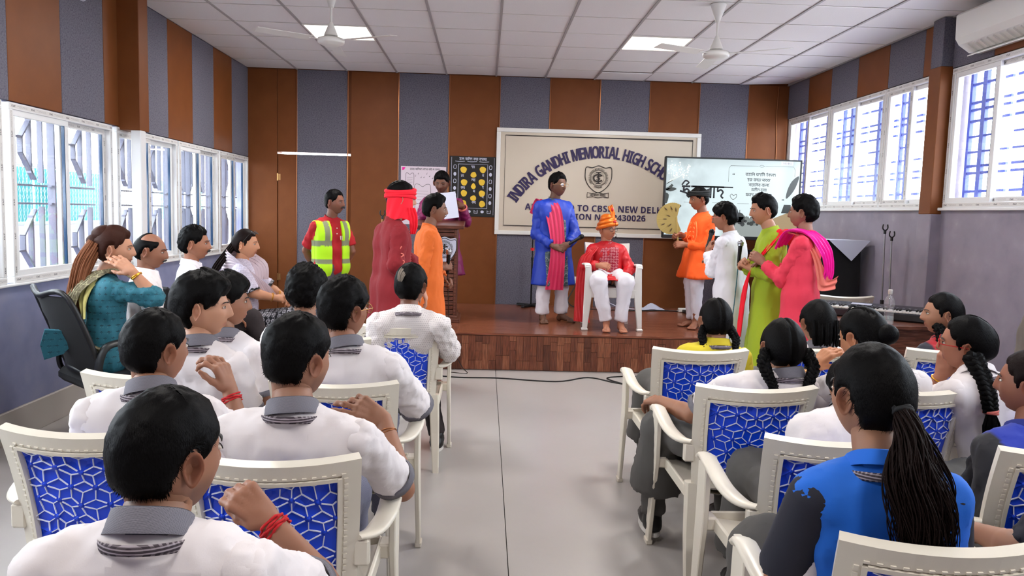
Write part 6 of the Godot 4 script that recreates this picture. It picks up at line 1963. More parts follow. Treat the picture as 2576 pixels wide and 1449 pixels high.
	o = {"label": "performer in an orange kurta and black head wrap holding a palm-leaf fan", "group": grp, "hip": P, "neck": v3(4.015, 1.55, 1.70), "head": v3(3.965, 1.712, 1.70), "hyaw": 1.75, "yaw": 1.85, "hpitch": 0.12, "skin": Color(0.572, 0.352, 0.242), "sw": 0.165, "bulk": 0.94, "seed": 54,
		"elr": v3(4.01, 1.26, 1.62), "wrr": v3(3.80, 1.335, 1.70), "ell": v3(4.03, 1.22, 1.86), "wrl": v3(3.82, 1.235, 1.79), "hand_r": {"fwd": v3(-0.95, 0.1, 0.15), "back": v3(0.1, 0.6, -0.7), "curls": [1.1, 1.1, 1.1, 1.1], "thumb": 0.7}, "hand_l": {"fwd": v3(-0.95, 0.05, -0.1), "back": v3(0, 0.4, 0.9), "curls": [1.1, 1.1, 1.1, 1.1], "thumb": 0.7}, "arm_cell": 0.007,
		"hair": with(BOY, {"top": 0.020, "side": 0.012, "rough": 0.008}), "shirt": {"mat": "orange", "sleeve": 1.86, "r0": 0.060, "r1": 0.046, "skirt": [0.885, 0.11, 0.140, 0.02], "called": "kurta", "fy": 8.0, "amp": 0.006}, "collar": {"mat": "orange", "stand": 1.0, "h": 0.030, "open": 0.12, "r": 0.060},
		"legs": with(standing_legs(P, fr[0], fr[1], hs, "white_cotton", 0.07), {"r0": 0.085, "r1": 0.068, "r2": 0.052}), "feet": [[v3(3.98, hs + 0.075, 1.64), v3(-0.95, 0, 0.25), 0.95], [v3(3.97, hs + 0.075, 1.79), v3(-0.5, 0, 0.85), 0.95]]}
	p = person(o)
	embroidery(p, v3(3.885, 1.36, 1.80), v3(-0.75, 0.1, 0.65))
	var hw := MB.new()
	hw.T = head_xf(v3(3.965, 1.712, 1.70), 1.75, 0.12)
	for k in 3:
		var pts := []
		for i in 15:
			var a := TAU * i / 14.0
			pts.append(Vector3(sin(a) * 0.084, 0.040 + 0.018 * k + 0.006 * sin(a * 2 + k) + 0.006 * cos(a), cos(a) * 0.106 - 0.004))
		hw.tube(smooth_path(pts, 3), 0.016, 8, true, 0.75)
	obj("head_wrap", hw, M.headwrap_black, p)
	palm_fan(v3(3.745, 1.30, 1.76), v3(-0.10, 0.98, 0.0))
	# man at the lectern
	o = {"label": "man in a magenta kurta reading a paper at the lectern", "group": grp, "hip": v3(1.25, 1.20, 1.02), "neck": v3(1.25, 1.665, 1.06), "head": v3(1.245, 1.828, 1.10), "hyaw": PI - 0.12, "yaw": PI, "hpitch": 0.28, "hs": 1.04, "skin": Color(0.407, 0.242, 0.176), "bulk": 1.1, "sw": 0.20, "seed": 56, "face": {"stubble": 0.65, "closed": 0.8},
		"ell": v3(1.52, 1.41, 1.16), "wrl": v3(1.485, 1.575, 1.32), "elr": v3(1.0, 1.38, 1.16), "wrr": v3(1.10, 1.50, 1.33), "hand_l": {"fwd": v3(-0.75, 0.15, 0.1), "back": v3(0.1, 0.3, 0.9), "curls": [0.35, 0.4, 0.45, 0.5], "thumb": 0.3}, "arm_cell": 0.007,
		"hair": with(BOY, {"top": 0.020, "side": 0.008, "front": 0.055}), "shirt": {"mat": "magenta_silk", "sleeve": 1.88, "r0": 0.070, "r1": 0.050, "skirt": [0.80, 0.12, 0.16, 0.0], "called": "kurta"}, "collar": {"mat": "peach", "stand": 1.0, "h": 0.036, "open": 0.1, "r": 0.064}, "legs": standing_legs(v3(1.25, 1.2, 1.02), v3(0, 0, 1), v3(-1, 0, 0), hs, "white_cotton")}
	p = person(o)
	patch(p, o, 0.004, [Plane(v3(1, 0, 0), 1.32), Plane(v3(-1, 0, 0), -1.18), Plane(v3(0, 0, -1), -1.06), Plane(v3(0, -1, 0), -1.0)], M.red_print, "printed_front", 0.012)
	ring(p, "gold_cuff", v3(1.487, 1.558, 1.307), v3(-0.035, 0.165, 0.16), 0.049, 0.02, M.peach, 3, 0.004)
	var pp := MB.new()
	pp.T = Transform3D(Basis.from_euler(Vector3(-0.25, 0.15, 0.12)), v3(1.325, 1.575, 1.37))
	var rows := []
	for j in 7:
		var r := PackedVector3Array()
		for i in 7:
			var u := -1.0 + i / 3.0
			var v := -1.0 + j / 3.0
			r.append(Vector3(u * 0.105, v * 0.148, 0.02 * u * u - 0.015 * v))
		rows.append(r)
	pp.grid(rows, false)
	tag(obj("paper_sheet", pp, M.paper), "white sheet of paper held up at the lectern", "paper")


func embroidery(root: Node, at: Vector3, out: Vector3) -> void:
	var mb := MB.new()
	var z := out.normalized()
	var x := Vector3.UP.cross(z).normalized()
	mb.T = Transform3D(Basis(x, z.cross(x), z), at)
	for s in [-1.0, 1.0]:
		mb.tube(smooth_path([Vector3(0.03 * s, 0.12, 0.0), Vector3(0.055 * s, 0.05, 0.008), Vector3(0.06 * s, -0.03, 0.006), Vector3(0.035 * s, -0.10, 0.004)], 5), 0.006, 6, true, 0.5)
		for k in 5:
			mb.tube(bez(Vector3(0.012 * s, 0.10 - 0.045 * k, 0.012), Vector3(0.03 * s, 0.115 - 0.045 * k, 0.014), Vector3(0.028 * s, 0.085 - 0.045 * k, 0.012), 5), 0.004, 5)
	obj("embroidery", mb, mat("thread_orange", Color(0.97, 0.55, 0.28), 0.6), root)


func palm_fan(hold: Vector3, up: Vector3) -> void:
	var t := thing("hand_fan", "round pleated palm-leaf hand fan held upright", "fan")
	mat("palm_leaf", Color(0.68, 0.58, 0.32), 0.65)
	mat("palm_leaf_dark", Color(0.30, 0.22, 0.11), 0.7)
	up = up.normalized()
	var h := MB.new()
	h.tube(PackedVector3Array([hold - up * 0.10, hold + up * 0.22]), PackedFloat32Array([0.010, 0.009]), 8)
	obj("handle", h, M.palm_leaf, t)
	var c := hold + up * 0.20
	# pleated leaf that opens to one side of the handle
	var z := Vector3(0.05, 0.0, 1.0)
	var sidew := z.cross(up).normalized()
	var b := MB.new()
	var rows := []
	for j in 6:
		var r := PackedVector3Array()
		for i in 61:
			var a := -0.30 + 3.75 * i / 60.0
			var d := up * cos(a) + sidew * sin(a)
			var rr := (0.02 + 0.98 * j / 5.0) * (0.165 + 0.045 * sin(a) - 0.025 * smoothstep(1.8, 3.2, a)) * (1.0 + (0.02 if i % 2 == 0 and j == 5 else 0.0))
			r.append(c + d * rr + z * ((0.006 if i % 2 == 0 else -0.006) * rr / 0.2))
		rows.append(r)
	b.grid(rows, false)
	obj("leaf", b, M.palm_leaf, t)
	var k := MB.new()
	for i in 9:
		var a := 0.05 + 0.36 * i
		var d := up * cos(a) + sidew * sin(a)
		var q := c + d * (0.075 + 0.03 * (i % 3)) + z * 0.010
		k.tube(PackedVector3Array([q, q + d * 0.02, q + d * 0.045]), PackedFloat32Array([0.002, 0.007, 0.002]), 6, true, 0.3, d.cross(z))
	obj("leaf_slit", k, M.palm_leaf_dark, t).set_meta("kind", "stuff")


func chorus() -> void:
	var grp := "performers in costume"
	# man in the high-visibility vest
	var o := {"label": "man with a moustache in a red polo and yellow high-visibility vest", "group": "staff by the door", "hip": v3(0.185, 0.93, 1.90), "neck": v3(0.185, 1.40, 1.90), "head": v3(0.225, 1.572, 1.92), "hyaw": -1.95, "yaw": -2.35, "skin": Color(0.495, 0.308, 0.231), "bulk": 1.08, "sw": 0.195, "seed": 60, "face": {"moustache": 0.008, "stubble": 0.3}, "hs": 1.03,
		"elr": v3(-0.07, 1.08, 1.88), "wrr": v3(0.0, 0.88, 1.76), "ell": v3(0.38, 1.08, 1.80), "wrl": v3(0.25, 0.88, 1.72), "hair": with(BOY, {"top": 0.018, "side": 0.007, "front": 0.07}), "shirt": {"mat": "red_polo", "hem": 0.78, "sleeve": 0.80, "r1": 0.066}, "collar": {"mat": "red_polo", "open": 0.5}, "legs": with(standing_legs(v3(0.185, 0.93, 1.90), frame_of(-2.35)[0], frame_of(-2.35)[1], 0.0, "grey_trousers"), {"shoe": "black_plastic"})}
	var p := person(o)
	var J := joints(o)
	var F: Vector3 = J.front
	var R: Vector3 = J.right
	var N: Vector3 = J.neck
	var band := func(q: Vector3) -> Color:
		var r := absf((q - N).dot(R))
		var refl := absf(q.y - 1.165) < 0.026 or absf(q.y - 0.985) < 0.026 or (absf(r - 0.115) < 0.026 and q.y > 1.16)
		return lin(Color(0.50, 0.52, 0.40)) if refl else lin(Color(0.72, 0.95, 0.06))
	var vm := MB.new()
	for part in 3:
		var f := shirt_field(J, 0.012)
		var cuts := [Plane(v3(0, -1, 0), -0.72), Plane((v3(0, 1, 0) - F * 0.0).normalized(), N.y - 0.012)]
		if part == 0:
			cuts.append(Plane(F, F.dot(N) + 0.01))
		else:
			var sg := 1.0 if part == 1 else -1.0
			cuts.append(Plane(-F, -(F.dot(N) + 0.005)))
			cuts.append(Plane(-R * sg, -(R.dot(N) * sg + 0.060)))
		cuts.append(Plane(R, R.dot(N) + 0.195))
		cuts.append(Plane(-R, -(R.dot(N) - 0.195)))
		f.build(vm, 0.0115, 0.05, cuts, null, band)
	obj("safety_vest", vm, M.tinted_cloth, p)
	var bt := MB.new()
	for k in 2:
		bt.ball(N + F * 0.105 + v3(0, -0.085 - 0.055 * k, 0), Vector3(0.006, 0.006, 0.006), 8, 6)
	obj("shirt_button", bt, M.white_plastic, p)
	var pn := MB.new()
	for k in 2:
		pn.tube(PackedVector3Array([N + F * 0.115 - R * (0.035 + 0.018 * k) + v3(0, -0.16, 0), N + F * 0.118 - R * (0.035 + 0.018 * k) + v3(0, -0.20, 0)]), 0.004, 6)
	obj("pen", pn, M.white_plastic, p)
	# maroon kurta, red head scarf
	o = {"label": "performer in a long maroon kurta with a red scarf tied round his head", "group": grp, "hip": v3(1.06, 0.95, 4.12), "neck": v3(1.065, 1.42, 4.12), "head": v3(1.12, 1.592, 4.10), "hyaw": -1.35, "yaw": -1.05, "skin": Color(0.726, 0.517, 0.418), "sw": 0.185, "bulk": 1.06, "seed": 62, "elr": v3(1.11, 1.13, 4.30), "wrr": v3(1.20, 0.92, 4.20), "ell": v3(1.18, 1.13, 3.94), "wrl": v3(1.27, 0.93, 3.95),
		"hair": with(BOY, {"top": 0.026, "side": 0.010}), "shirt": {"mat": "maroon", "sleeve": 1.92, "r0": 0.064, "r1": 0.046, "skirt": [0.42, 0.12, 0.165, 0.0], "called": "kurta", "fy": 7.0, "amp": 0.006}, "collar": {"mat": "maroon", "stand": 1.0, "h": 0.03, "open": 0.1, "r": 0.060}, "legs": with(standing_legs(v3(1.06, 0.95, 4.12), frame_of(-1.05)[0], frame_of(-1.05)[1], 0.0, "white_cotton"), {"shoe": "black_plastic"})}
	p = person(o)
	var X := head_xf(v3(1.12, 1.592, 4.10), -1.35)
	var sc := MB.new()
	sc.T = X
	for k in 4:
		var pts := []
		for i in 15:
			var a := TAU * i / 14.0
			pts.append(Vector3(sin(a) * 0.085, 0.062 - 0.016 * k + 0.012 * sin(a + k * 1.3) + 0.006 * cos(a), cos(a) * 0.104 - 0.004))
		sc.tube(smooth_path(pts, 3), 0.0145, 8)
	# cloth over cheek and nape
	var rows := []
	for j in 11:
		var v := j / 10.0
		var r := PackedVector3Array()
		for i in 33:
			var a := 0.62 + (TAU - 1.24) * i / 32.0
			var w := 0.004 * sin(i * 1.3 + j * 0.8) * (0.4 + v)
			r.append(Vector3(sin(a) * (0.089 + 0.004 * v + w), 0.05 - 0.20 * v + 0.012 * sin(a * 3.0) * v, cos(a) * (0.106 - 0.012 * v + w) - 0.004))
		rows.append(r)
	rows.reverse()
	sc.grid(rows, false)
	obj("head_scarf", sc, M.red_cloth, p)
	var kn := MB.new()
	kn.T = X
	drape(kn, [Vector3(-0.075, -0.06, 0.07), Vector3(-0.078, -0.12, 0.085), Vector3(-0.07, -0.19, 0.09), Vector3(-0.06, -0.25, 0.085)], [Vector3(0.01, 0, 0.028), Vector3(0.012, 0, 0.032), Vector3(0.015, 0, 0.03), Vector3(0.012, 0, 0.02)], [Vector3(-1, 0, 0.3), Vector3(-1, 0, 0.3), Vector3(-1, 0, 0.3), Vector3(-1, 0, 0.3)], 0.005, 3, 0.006, 2)
	obj("scarf_tail", kn, M.red_cloth, p)
	var em := MB.new()
	for k in 26:
		em.ball(v3(1.06, 1.38 - 0.018 * k, 4.12) + frame_of(-1.05)[0] * (0.118 + 0.0012 * k) + frame_of(-1.05)[1] * 0.045, Vector3(0.004, 0.004, 0.004), 6, 4)
	em.T = Transform3D(Basis(), v3(1.155, 1.20, 4.315))
	em.tube(smooth_path([v3(0, 0.06, 0.012), v3(-0.02, 0.02, 0.014), v3(0.015, 0.0, 0.016), v3(-0.02, -0.03, 0.016), v3(0.02, -0.045, 0.014), v3(0.0, -0.07, 0.01)], 4), 0.005, 6)
	obj("embroidery", em, M.peach, p)
	# dull orange kurta with a microphone
	fr_orange()
	stander()
	# white kurta, seen from behind
	o = {"label": "boy in a long white kurta and glasses holding a black microphone, back to the hall", "group": grp, "hip": v3(3.90, 0.90, 3.12), "neck": v3(3.865, 1.375, 3.12), "head": v3(3.815, 1.528, 3.09), "hyaw": 1.05, "yaw": 0.75, "hpitch": 0.15, "skin": Color(0.605, 0.396, 0.297), "sw": 0.170, "seed": 66, "ell": v3(3.735, 1.06, 3.10), "wrl": v3(3.735, 1.22, 2.93), "hand_l": {"fwd": v3(0.1, 0.75, -0.5), "back": v3(-0.9, 0.2, 0.2), "curls": [1.0, 1.0, 1.0, 1.0], "thumb": 0.7}, "elr": v3(3.99, 1.06, 3.02), "wrr": v3(3.86, 1.12, 2.86),
		"hair": with(BOY, {"top": 0.030, "side": 0.020, "rough": 0.009, "nape": -0.080, "front": 0.05, "blades": 2500, "length": 0.016}), "shirt": {"mat": "white_cotton", "sleeve": 1.88, "r0": 0.060, "r1": 0.050, "skirt": [0.36, 0.115, 0.150, 0.0], "called": "kurta", "fy": 7.0, "amp": 0.007}, "collar": {"mat": "white_cotton", "stand": 1.0, "h": 0.03, "open": 0.1, "r": 0.060}, "legs": standing_legs(v3(3.90, 0.9, 3.12), frame_of(0.75)[0], frame_of(0.75)[1], 0.0, "white_cotton"), "feet": [[v3(3.82, 0.075, 3.18), v3(-0.6, 0, -0.8), 0.95], [v3(3.97, 0.075, 3.06), v3(-0.6, 0, -0.8), 0.95]]}
	p = person(o)
	glasses(p, head_xf(v3(3.815, 1.528, 3.09), 1.05, 0.15), M.peach)
	microphone(v3(3.742, 1.295, 2.90), v3(0.25, 0.95, -0.05), "black microphone held up by the boy in white")
	# lime kurta with a red sash
	var fr := frame_of(1.45)
	o = {"label": "performer in a lime green kurta with a red sash across his chest", "group": grp, "hip": v3(4.09, 0.95, 3.54), "neck": v3(4.065, 1.425, 3.53), "head": v3(4.005, 1.592, 3.50), "hyaw": 1.60, "yaw": 1.35, "hpitch": 0.10, "skin": Color(0.660, 0.451, 0.341), "bulk": 1.18, "sw": 0.20, "seed": 68, "hs": 1.04, "face": {"moustache": 0.0035, "wide": 1.04},
		"ell": v3(4.0, 1.09, 3.76), "wrl": v3(3.90, 1.12, 3.60), "elr": v3(4.0, 1.10, 3.32), "wrr": v3(3.90, 1.14, 3.46), "hand_l": {"fwd": v3(-0.5, 0.35, -0.5), "back": v3(0.2, 0.5, 0.8), "curls": [0.9, 0.9, 0.9, 0.9], "thumb": 0.6}, "hand_r": {"fwd": v3(-0.5, 0.3, 0.5), "back": v3(-0.2, 0.5, -0.8), "curls": [0.8, 0.8, 0.9, 0.9], "thumb": 0.6}, "arm_cell": 0.0068,
		"hair": with(BOY, {"top": 0.024, "side": 0.013, "tuft": 0.010, "wide": 1.04}), "shirt": {"mat": "lime", "sleeve": 1.85, "r0": 0.070, "r1": 0.052, "skirt": [0.30, 0.13, 0.185, 0.0], "called": "kurta", "fy": 7.0, "amp": 0.007}, "collar": {"mat": "lime", "h": 0.03, "open": 0.35, "r": 0.066}, "legs": standing_legs(v3(4.09, 0.95, 3.54), fr[0], fr[1], 0.0, "white_cotton"), "feet": [[v3(4.09, 0.075, 3.45), v3(-1, 0, 0), 1.0], [v3(4.09, 0.075, 3.63), v3(-1, 0, 0), 1.0]]}
	p = person(o)
	var sa := MB.new()
	drape(sa, [v3(4.19, 1.33, 3.73), v3(4.12, 1.445, 3.735), v3(4.02, 1.37, 3.765), v3(3.94, 1.24, 3.73), v3(3.885, 1.10, 3.62), v3(3.870, 0.88, 3.54), v3(3.86, 0.55, 3.50)], [v3(0.02, 0.02, 0.055), v3(0.045, 0, 0.04), v3(0.04, 0.04, 0.03), v3(0.03, 0.04, 0.04), v3(0.0, 0.03, 0.05), v3(0.0, 0, 0.05), v3(0, 0, 0.05)], [v3(0.6, 0.4, 0.6), v3(0.1, 0.8, 0.6), v3(-0.3, 0.4, 0.9), v3(-0.7, 0.2, 0.8), v3(-1, 0, 0.4), v3(-1, 0, 0.2), v3(-1, 0, 0.2)], 0.005, 2, 0.006, 2)
	obj("red_sash", sa, M.red_cloth, p)
	microphone(v3(3.855, 1.215, 3.42), v3(0.05, 1.0, 0.0), "silver-headed microphone before the performer in lime green", true)
	_cable("thin green microphone cable hanging to the floor by the white kurta", [v3(3.85, 1.13, 3.42), v3(3.83, 0.8, 3.43), v3(3.80, 0.4, 3.42), v3(3.78, 0.006, 3.45)], M.teal_print, 0.004)
	# rose kurta with a magenta stole
	o = {"label": "performer in a rose pink kurta with a magenta stole over his shoulder", "group": grp, "hip": v3(4.14, 0.95, 4.03), "neck": v3(4.15, 1.41, 4.03), "head": v3(4.13, 1.578, 4.00), "hyaw": 0.95, "yaw": 0.95, "skin": Color(0.550, 0.363, 0.286), "sw": 0.185, "bulk": 1.02, "seed": 70,
		"ell": v3(3.99, 1.07, 4.03), "wrl": v3(3.895, 1.185, 3.86), "hand_l": {"fwd": v3(-0.6, 0.5, -0.3), "back": v3(-0.3, 0.3, 0.8), "curls": [0.9, 0.9, 1.0, 1.0], "thumb": 0.6}, "elr": v3(4.22, 1.08, 3.80), "wrr": v3(4.02, 1.15, 3.76), "arm_cell": 0.0065,
		"hair": with(BOY, {"top": 0.032, "side": 0.018, "rough": 0.009, "nape": -0.076, "blades": 3000, "length": 0.02}), "shirt": {"mat": "rose", "sleeve": 1.85, "r0": 0.064, "r1": 0.050, "skirt": [0.42, 0.125, 0.17, 0.0], "called": "kurta", "fy": 7.0, "amp": 0.006}, "collar": {"mat": "rose", "stand": 1.0, "h": 0.03, "open": 0.1, "r": 0.062}, "legs": with(standing_legs(v3(4.14, 0.95, 4.03), frame_of(0.95)[0], frame_of(0.95)[1], 0.0, "white_cotton"), {"shoe": "black_plastic"})}
	p = person(o)
	var ms := MB.new()
	drape(ms, [v3(4.03, 1.32, 3.86), v3(4.07, 1.445, 3.98), v3(4.16, 1.42, 4.14), v3(4.245, 1.30, 4.19), v3(4.275, 1.16, 4.185), v3(4.265, 1.07, 4.17)], [v3(0.06, 0.02, -0.03), v3(0.075, 0.01, -0.04), v3(0.07, 0.0, -0.05), v3(0.05, 0.02, -0.03), v3(0.045, 0.0, -0.03), v3(0.045, 0.0, -0.02)], [v3(-0.5, 0.7, -0.2), v3(-0.1, 1, 0.2), v3(0.0, 0.6, 0.8), v3(0.3, 0.2, 0.9), v3(0.4, 0, 0.9), v3(0.4, 0, 0.9)], 0.005, 4, 0.010, 3)
	obj("magenta_stole", ms, M.magenta, p)
	var mf := MB.new()
	drape(mf, [v3(4.03, 1.43, 3.92), v3(4.08, 1.40, 4.12), v3(4.15, 1.28, 4.20), v3(4.21, 1.13, 4.20), v3(4.24, 1.05, 4.20), v3(4.33, 1.07, 4.20)], [v3(0.02, 0, 0.0), v3(0.02, 0, -0.01), v3(0.018, 0.01, 0), v3(0.03, 0.02, 0), v3(0.04, 0.04, 0), v3(0.01, 0.05, 0)], [v3(-0.5, 0.7, 0.2), v3(-0.4, 0.4, 0.8), v3(-0.2, 0.2, 1), v3(0, 0, 1), v3(0, 0, 1), v3(0, 0.1, 1)], 0.005, 2, 0.008, 7)
	obj("stole_border", mf, M.peach, p)


func stander() -> void:
	person({"label": "person in a long grey-brown dress standing by the grey wall at the row's end", "group": "staff by the wall", "hip": v3(4.98, 0.92, 5.50), "neck": v3(5.0, 1.38, 5.50), "head": v3(5.0, 1.55, 5.47), "hyaw": 0.6, "yaw": 0.6, "seed": 90, "sw": 0.18, "skin": Color(0.616, 0.418, 0.308), "hair": GIRL, "no_arm_l": true, "no_arm_r": true, "ell": v3(5.08, 1.08, 5.32), "wrl": v3(5.12, 1.0, 5.14), "elr": v3(5.2, 1.08, 5.5),
		"shirt": {"mat": "grey_cloth", "sleeve": 1.6, "r1": 0.055, "skirt": [0.25, 0.13, 0.19, 0.0], "called": "dress", "fy": 6.0}, "legs": with(standing_legs(v3(4.98, 0.92, 5.50), frame_of(0.6)[0], frame_of(0.6)[1], 0.0, "dark_trousers"), {"shoe": "black_plastic"})})


func fr_orange() -> void:
	var o := {"label": "performer in a plain orange kurta holding a silver-headed microphone", "group": "performers in costume", "hip": v3(1.25, 0.92, 3.13), "neck": v3(1.255, 1.365, 3.12), "head": v3(1.305, 1.528, 3.10), "hyaw": -1.55, "yaw": -1.3, "hpitch": 0.05, "skin": Color(0.484, 0.319, 0.242), "sw": 0.175, "bulk": 1.05, "seed": 64, "face": {"moustache": 0.0035},
		"elr": v3(1.22, 1.03, 3.30), "wrr": v3(1.37, 1.035, 3.14), "hand_r": {"fwd": v3(0.9, 0.15, -0.4), "back": v3(0.2, 0.3, 0.9), "curls": [1.1, 1.1, 1.1, 1.1], "thumb": 0.7}, "ell": v3(1.30, 1.03, 2.93), "wrl": v3(1.38, 0.93, 3.04), "hand_l": {"fwd": v3(0.8, -0.2, 0.4), "back": v3(0.2, 0.7, -0.4), "curls": [0.9, 0.9, 0.9, 0.9]}, "arm_cell": 0.0068,
		"hair": with(BOY, {"top": 0.026, "side": 0.014, "tuft": 0.008, "nape": -0.075}), "shirt": {"mat": "orange_dull", "sleeve": 1.90, "r0": 0.064, "r1": 0.048, "skirt": [0.54, 0.11, 0.155, 0.0], "called": "kurta", "fy": 7.0, "amp": 0.007}, "collar": {"mat": "orange_dull", "stand": 1.0, "h": 0.032, "open": 0.25, "r": 0.062}, "legs": standing_legs(v3(1.25, 0.92, 3.13), frame_of(-1.3)[0], frame_of(-1.3)[1], 0.0, "orange_dull"), "feet": [[v3(1.25, 0.075, 3.05), v3(1, 0, 0), 1.0], [v3(1.25, 0.075, 3.21), v3(1, 0, 0), 1.0]]}
	person(o)
	microphone(v3(1.425, 1.065, 3.11), v3(0.05, 1.0, 0.0), "silver-headed microphone held before the orange kurta", true)
	_cable("thin brown microphone cable hanging to the stage front by the orange kurta", [v3(1.425, 0.98, 3.11), v3(1.43, 0.8, 3.09), v3(1.44, 0.55, 3.0), v3(1.47, 0.3, 2.85), v3(1.55, 0.08, 2.66), v3(1.60, 0.006, 2.62), v3(1.45, 0.006, 2.58)], M.ink_brown, 0.004)

# ---------------------------------------------------------------- people
# Head-local axes: x to the person's left, y up, z out of the face; the origin lies between the ears.
func head_pt(d: Vector3) -> Vector3:
	var p := Vector3(d.x * 0.0745, d.y * 0.112, d.z * 0.094)
	var low := smoothstep(0.1, 0.95, -d.y)
	if d.z < 0.0:
		p.z *= 1.06 - 0.55 * smoothstep(0.25, 0.95, -d.y)
	p.x *= 1.0 - 0.20 * low * smoothstep(-0.4, 0.6, d.z) - 0.30 * smoothstep(0.3, 1.0, -d.y) * (1.0 - smoothstep(-0.4, 0.4, d.z))
	if d.y > 0.0:
		p.x *= 1.0 + 0.05 * d.y
	if d.z > 0.0:
		p.z += 0.010 * low
		p.z -= 0.006 * smoothstep(0.35, 0.9, d.y)
	var w := smoothstep(0.15, 0.5, d.z)
	if w > 0.0:
		var ax := absf(p.x)
		var y := p.y
		var f := 0.0
		var ny := clampf((0.020 - y) / 0.052, 0.0, 1.0)
		var drop := smoothstep(-0.046, -0.031, y)
		var sg := lerpf(0.0085, 0.0145, ny * ny)
		f += (0.004 + 0.021 * ny) * drop * smoothstep(0.034, 0.012, y) * exp(-(p.x / sg) * (p.x / sg))
		f += -0.0075 * exp(-pow((ax - 0.030) / 0.014, 2) - pow((y - 0.003) / 0.0105, 2))
		f += 0.0035 * exp(-pow((ax - 0.027) / 0.02, 2) - pow((y - 0.020) / 0.007, 2))
		f += 0.004 * exp(-pow((ax - 0.044) / 0.015, 2) - pow((y + 0.026) / 0.017, 2))
		f += 0.0052 * exp(-pow(ax / 0.020, 2) - pow((y + 0.0575) / 0.0055, 2))
		f += 0.0060 * exp(-pow(ax / 0.018, 2) - pow((y + 0.0705) / 0.006, 2))
		f += -0.004 * exp(-pow(ax / 0.020, 2) - pow((y + 0.083) / 0.005, 2))
		f += 0.007 * exp(-pow(ax / 0.020, 2) - pow((y + 0.100) / 0.012, 2))
		p.z += f * w
	return p


# elevation rows, closer together over the face
func dirs(nu: int, nv: int) -> Array:
	var rows := []
	for j in nv + 1:
		var e := -PI / 2 + PI * j / nv
		var row := PackedVector3Array()
		for i in nu:
			var s := TAU * i / nu
			var a := s - 0.42 * sin(s)
			row.append(Vector3(sin(a) * cos(e), sin(e), cos(a) * cos(e)))
		rows.append(row)
	return rows


func make_head(mb: MB, X: Transform3D, skin: Color, o := {}) -> void:
	var keep := mb.T
	mb.T = X
	var wide: float = o.get("wide", 1.0)
	var lip := skin.lerp(Color(0.45, 0.16, 0.15), o.get("lip", 0.35))
	var stub: float = o.get("stubble", 0.0)
	var start := mb.v.size()
	var rows := []
	mb.col = lin(skin)
	for row in dirs(52, 40):
		var r := PackedVector3Array()
		for d in row:
			var p := head_pt(d)
			p.x *= wide
			r.append(p)
		rows.append(r)
	mb.grid(rows)
	var inv := X.affine_inverse()
	for i in range(start, mb.v.size()):
		var p := inv * mb.v[i]
		if p.z > 0.05:
			var lm := exp(-pow(p.x / 0.021, 4) - pow((p.y + 0.064) / 0.0105, 4))
			var c := skin.lerp(lip, lm)
			var b := stub * smoothstep(-0.03, -0.07, p.y) * (1.0 - lm)
			c = c.lerp(Color(0.10, 0.08, 0.08), b * (0.5 + 0.2 * noise.get_noise_3d(p.x * 400, p.y * 400, p.z * 400)))
			mb.cl[i] = lin(c)
		elif stub > 0.0 and p.z > 0.0:
			mb.cl[i] = lin(skin.lerp(Color(0.10, 0.08, 0.08), stub * 0.5 * smoothstep(-0.02, -0.06, p.y)))
	# eyes
	for sd in [-1.0, 1.0]:
		var c := Vector3(0.0295 * sd * wide, 0.002, 0.0815)
		var cl: float = o.get("closed", 0.0)
		mb.col = lin(Color(0.86, 0.82, 0.78).lerp(skin, cl))
		mb.ball(c, Vector3(0.0130, 0.0050, 0.0068), 12, 6)
		if cl < 0.5:
			mb.col = lin(Color(0.06, 0.04, 0.035))
			mb.ball(c + Vector3(o.get("gaze", 0.0), 0, 0.0034), Vector3(0.0056, 0.0048, 0.0042), 8, 6)
		mb.col = lin(Color(0.07, 0.05, 0.05))
		mb.tube(bez(c + Vector3(-0.0145, -0.001, 0.003), c + Vector3(0, 0.0135 - 0.013 * cl, 0.009), c + Vector3(0.0145, -0.001, 0.003), 6), 0.0011, 5, true)
		# brow
		mb.col = lin(o.get("brow", Color(0.06, 0.05, 0.05)))
		var bw: float = o.get("brow_w", 0.0030)
		mb.tube(bez(Vector3(0.011 * sd, 0.0185, 0.0955), Vector3(0.029 * sd, 0.0285, 0.094), Vector3(0.050 * sd, 0.0175, 0.0775), 6), PackedFloat32Array([bw, bw * 1.2, bw * 1.25, bw * 1.15, bw, bw * 0.7, bw * 0.3]), 6, true, 0.6)
		# ear
		mb.col = lin(skin.lerp(Color(0.5, 0.2, 0.15), 0.10))
		make_ear(mb, sd, wide)
	if o.has("moustache"):
		mb.col = lin(Color(0.045, 0.035, 0.035))
		var q: float = o.moustache
		for sd in [-1.0, 1.0]:
			mb.tube(smooth_path([Vector3(0, -0.0475, 0.1005), Vector3(0.010 * sd, -0.0475, 0.1005), Vector3(0.020 * sd, -0.0515, 0.096), Vector3(0.030 * sd, -0.060, 0.087)], 3), PackedFloat32Array([q, q * 1.05, q * 1.1, q * 1.1, q * 1.1, q, q * 0.9, q * 0.7, q * 0.5, q * 0.2]), 7, true, 0.7, Vector3(0, 1, 0))
	if o.has("bindi"):
		mb.col = lin(Color(0.4, 0.03, 0.05))
		mb.ball(Vector3(0, 0.028, 0.0925), Vector3(0.003, 0.003, 0.002), 8, 4)
	mb.T = keep


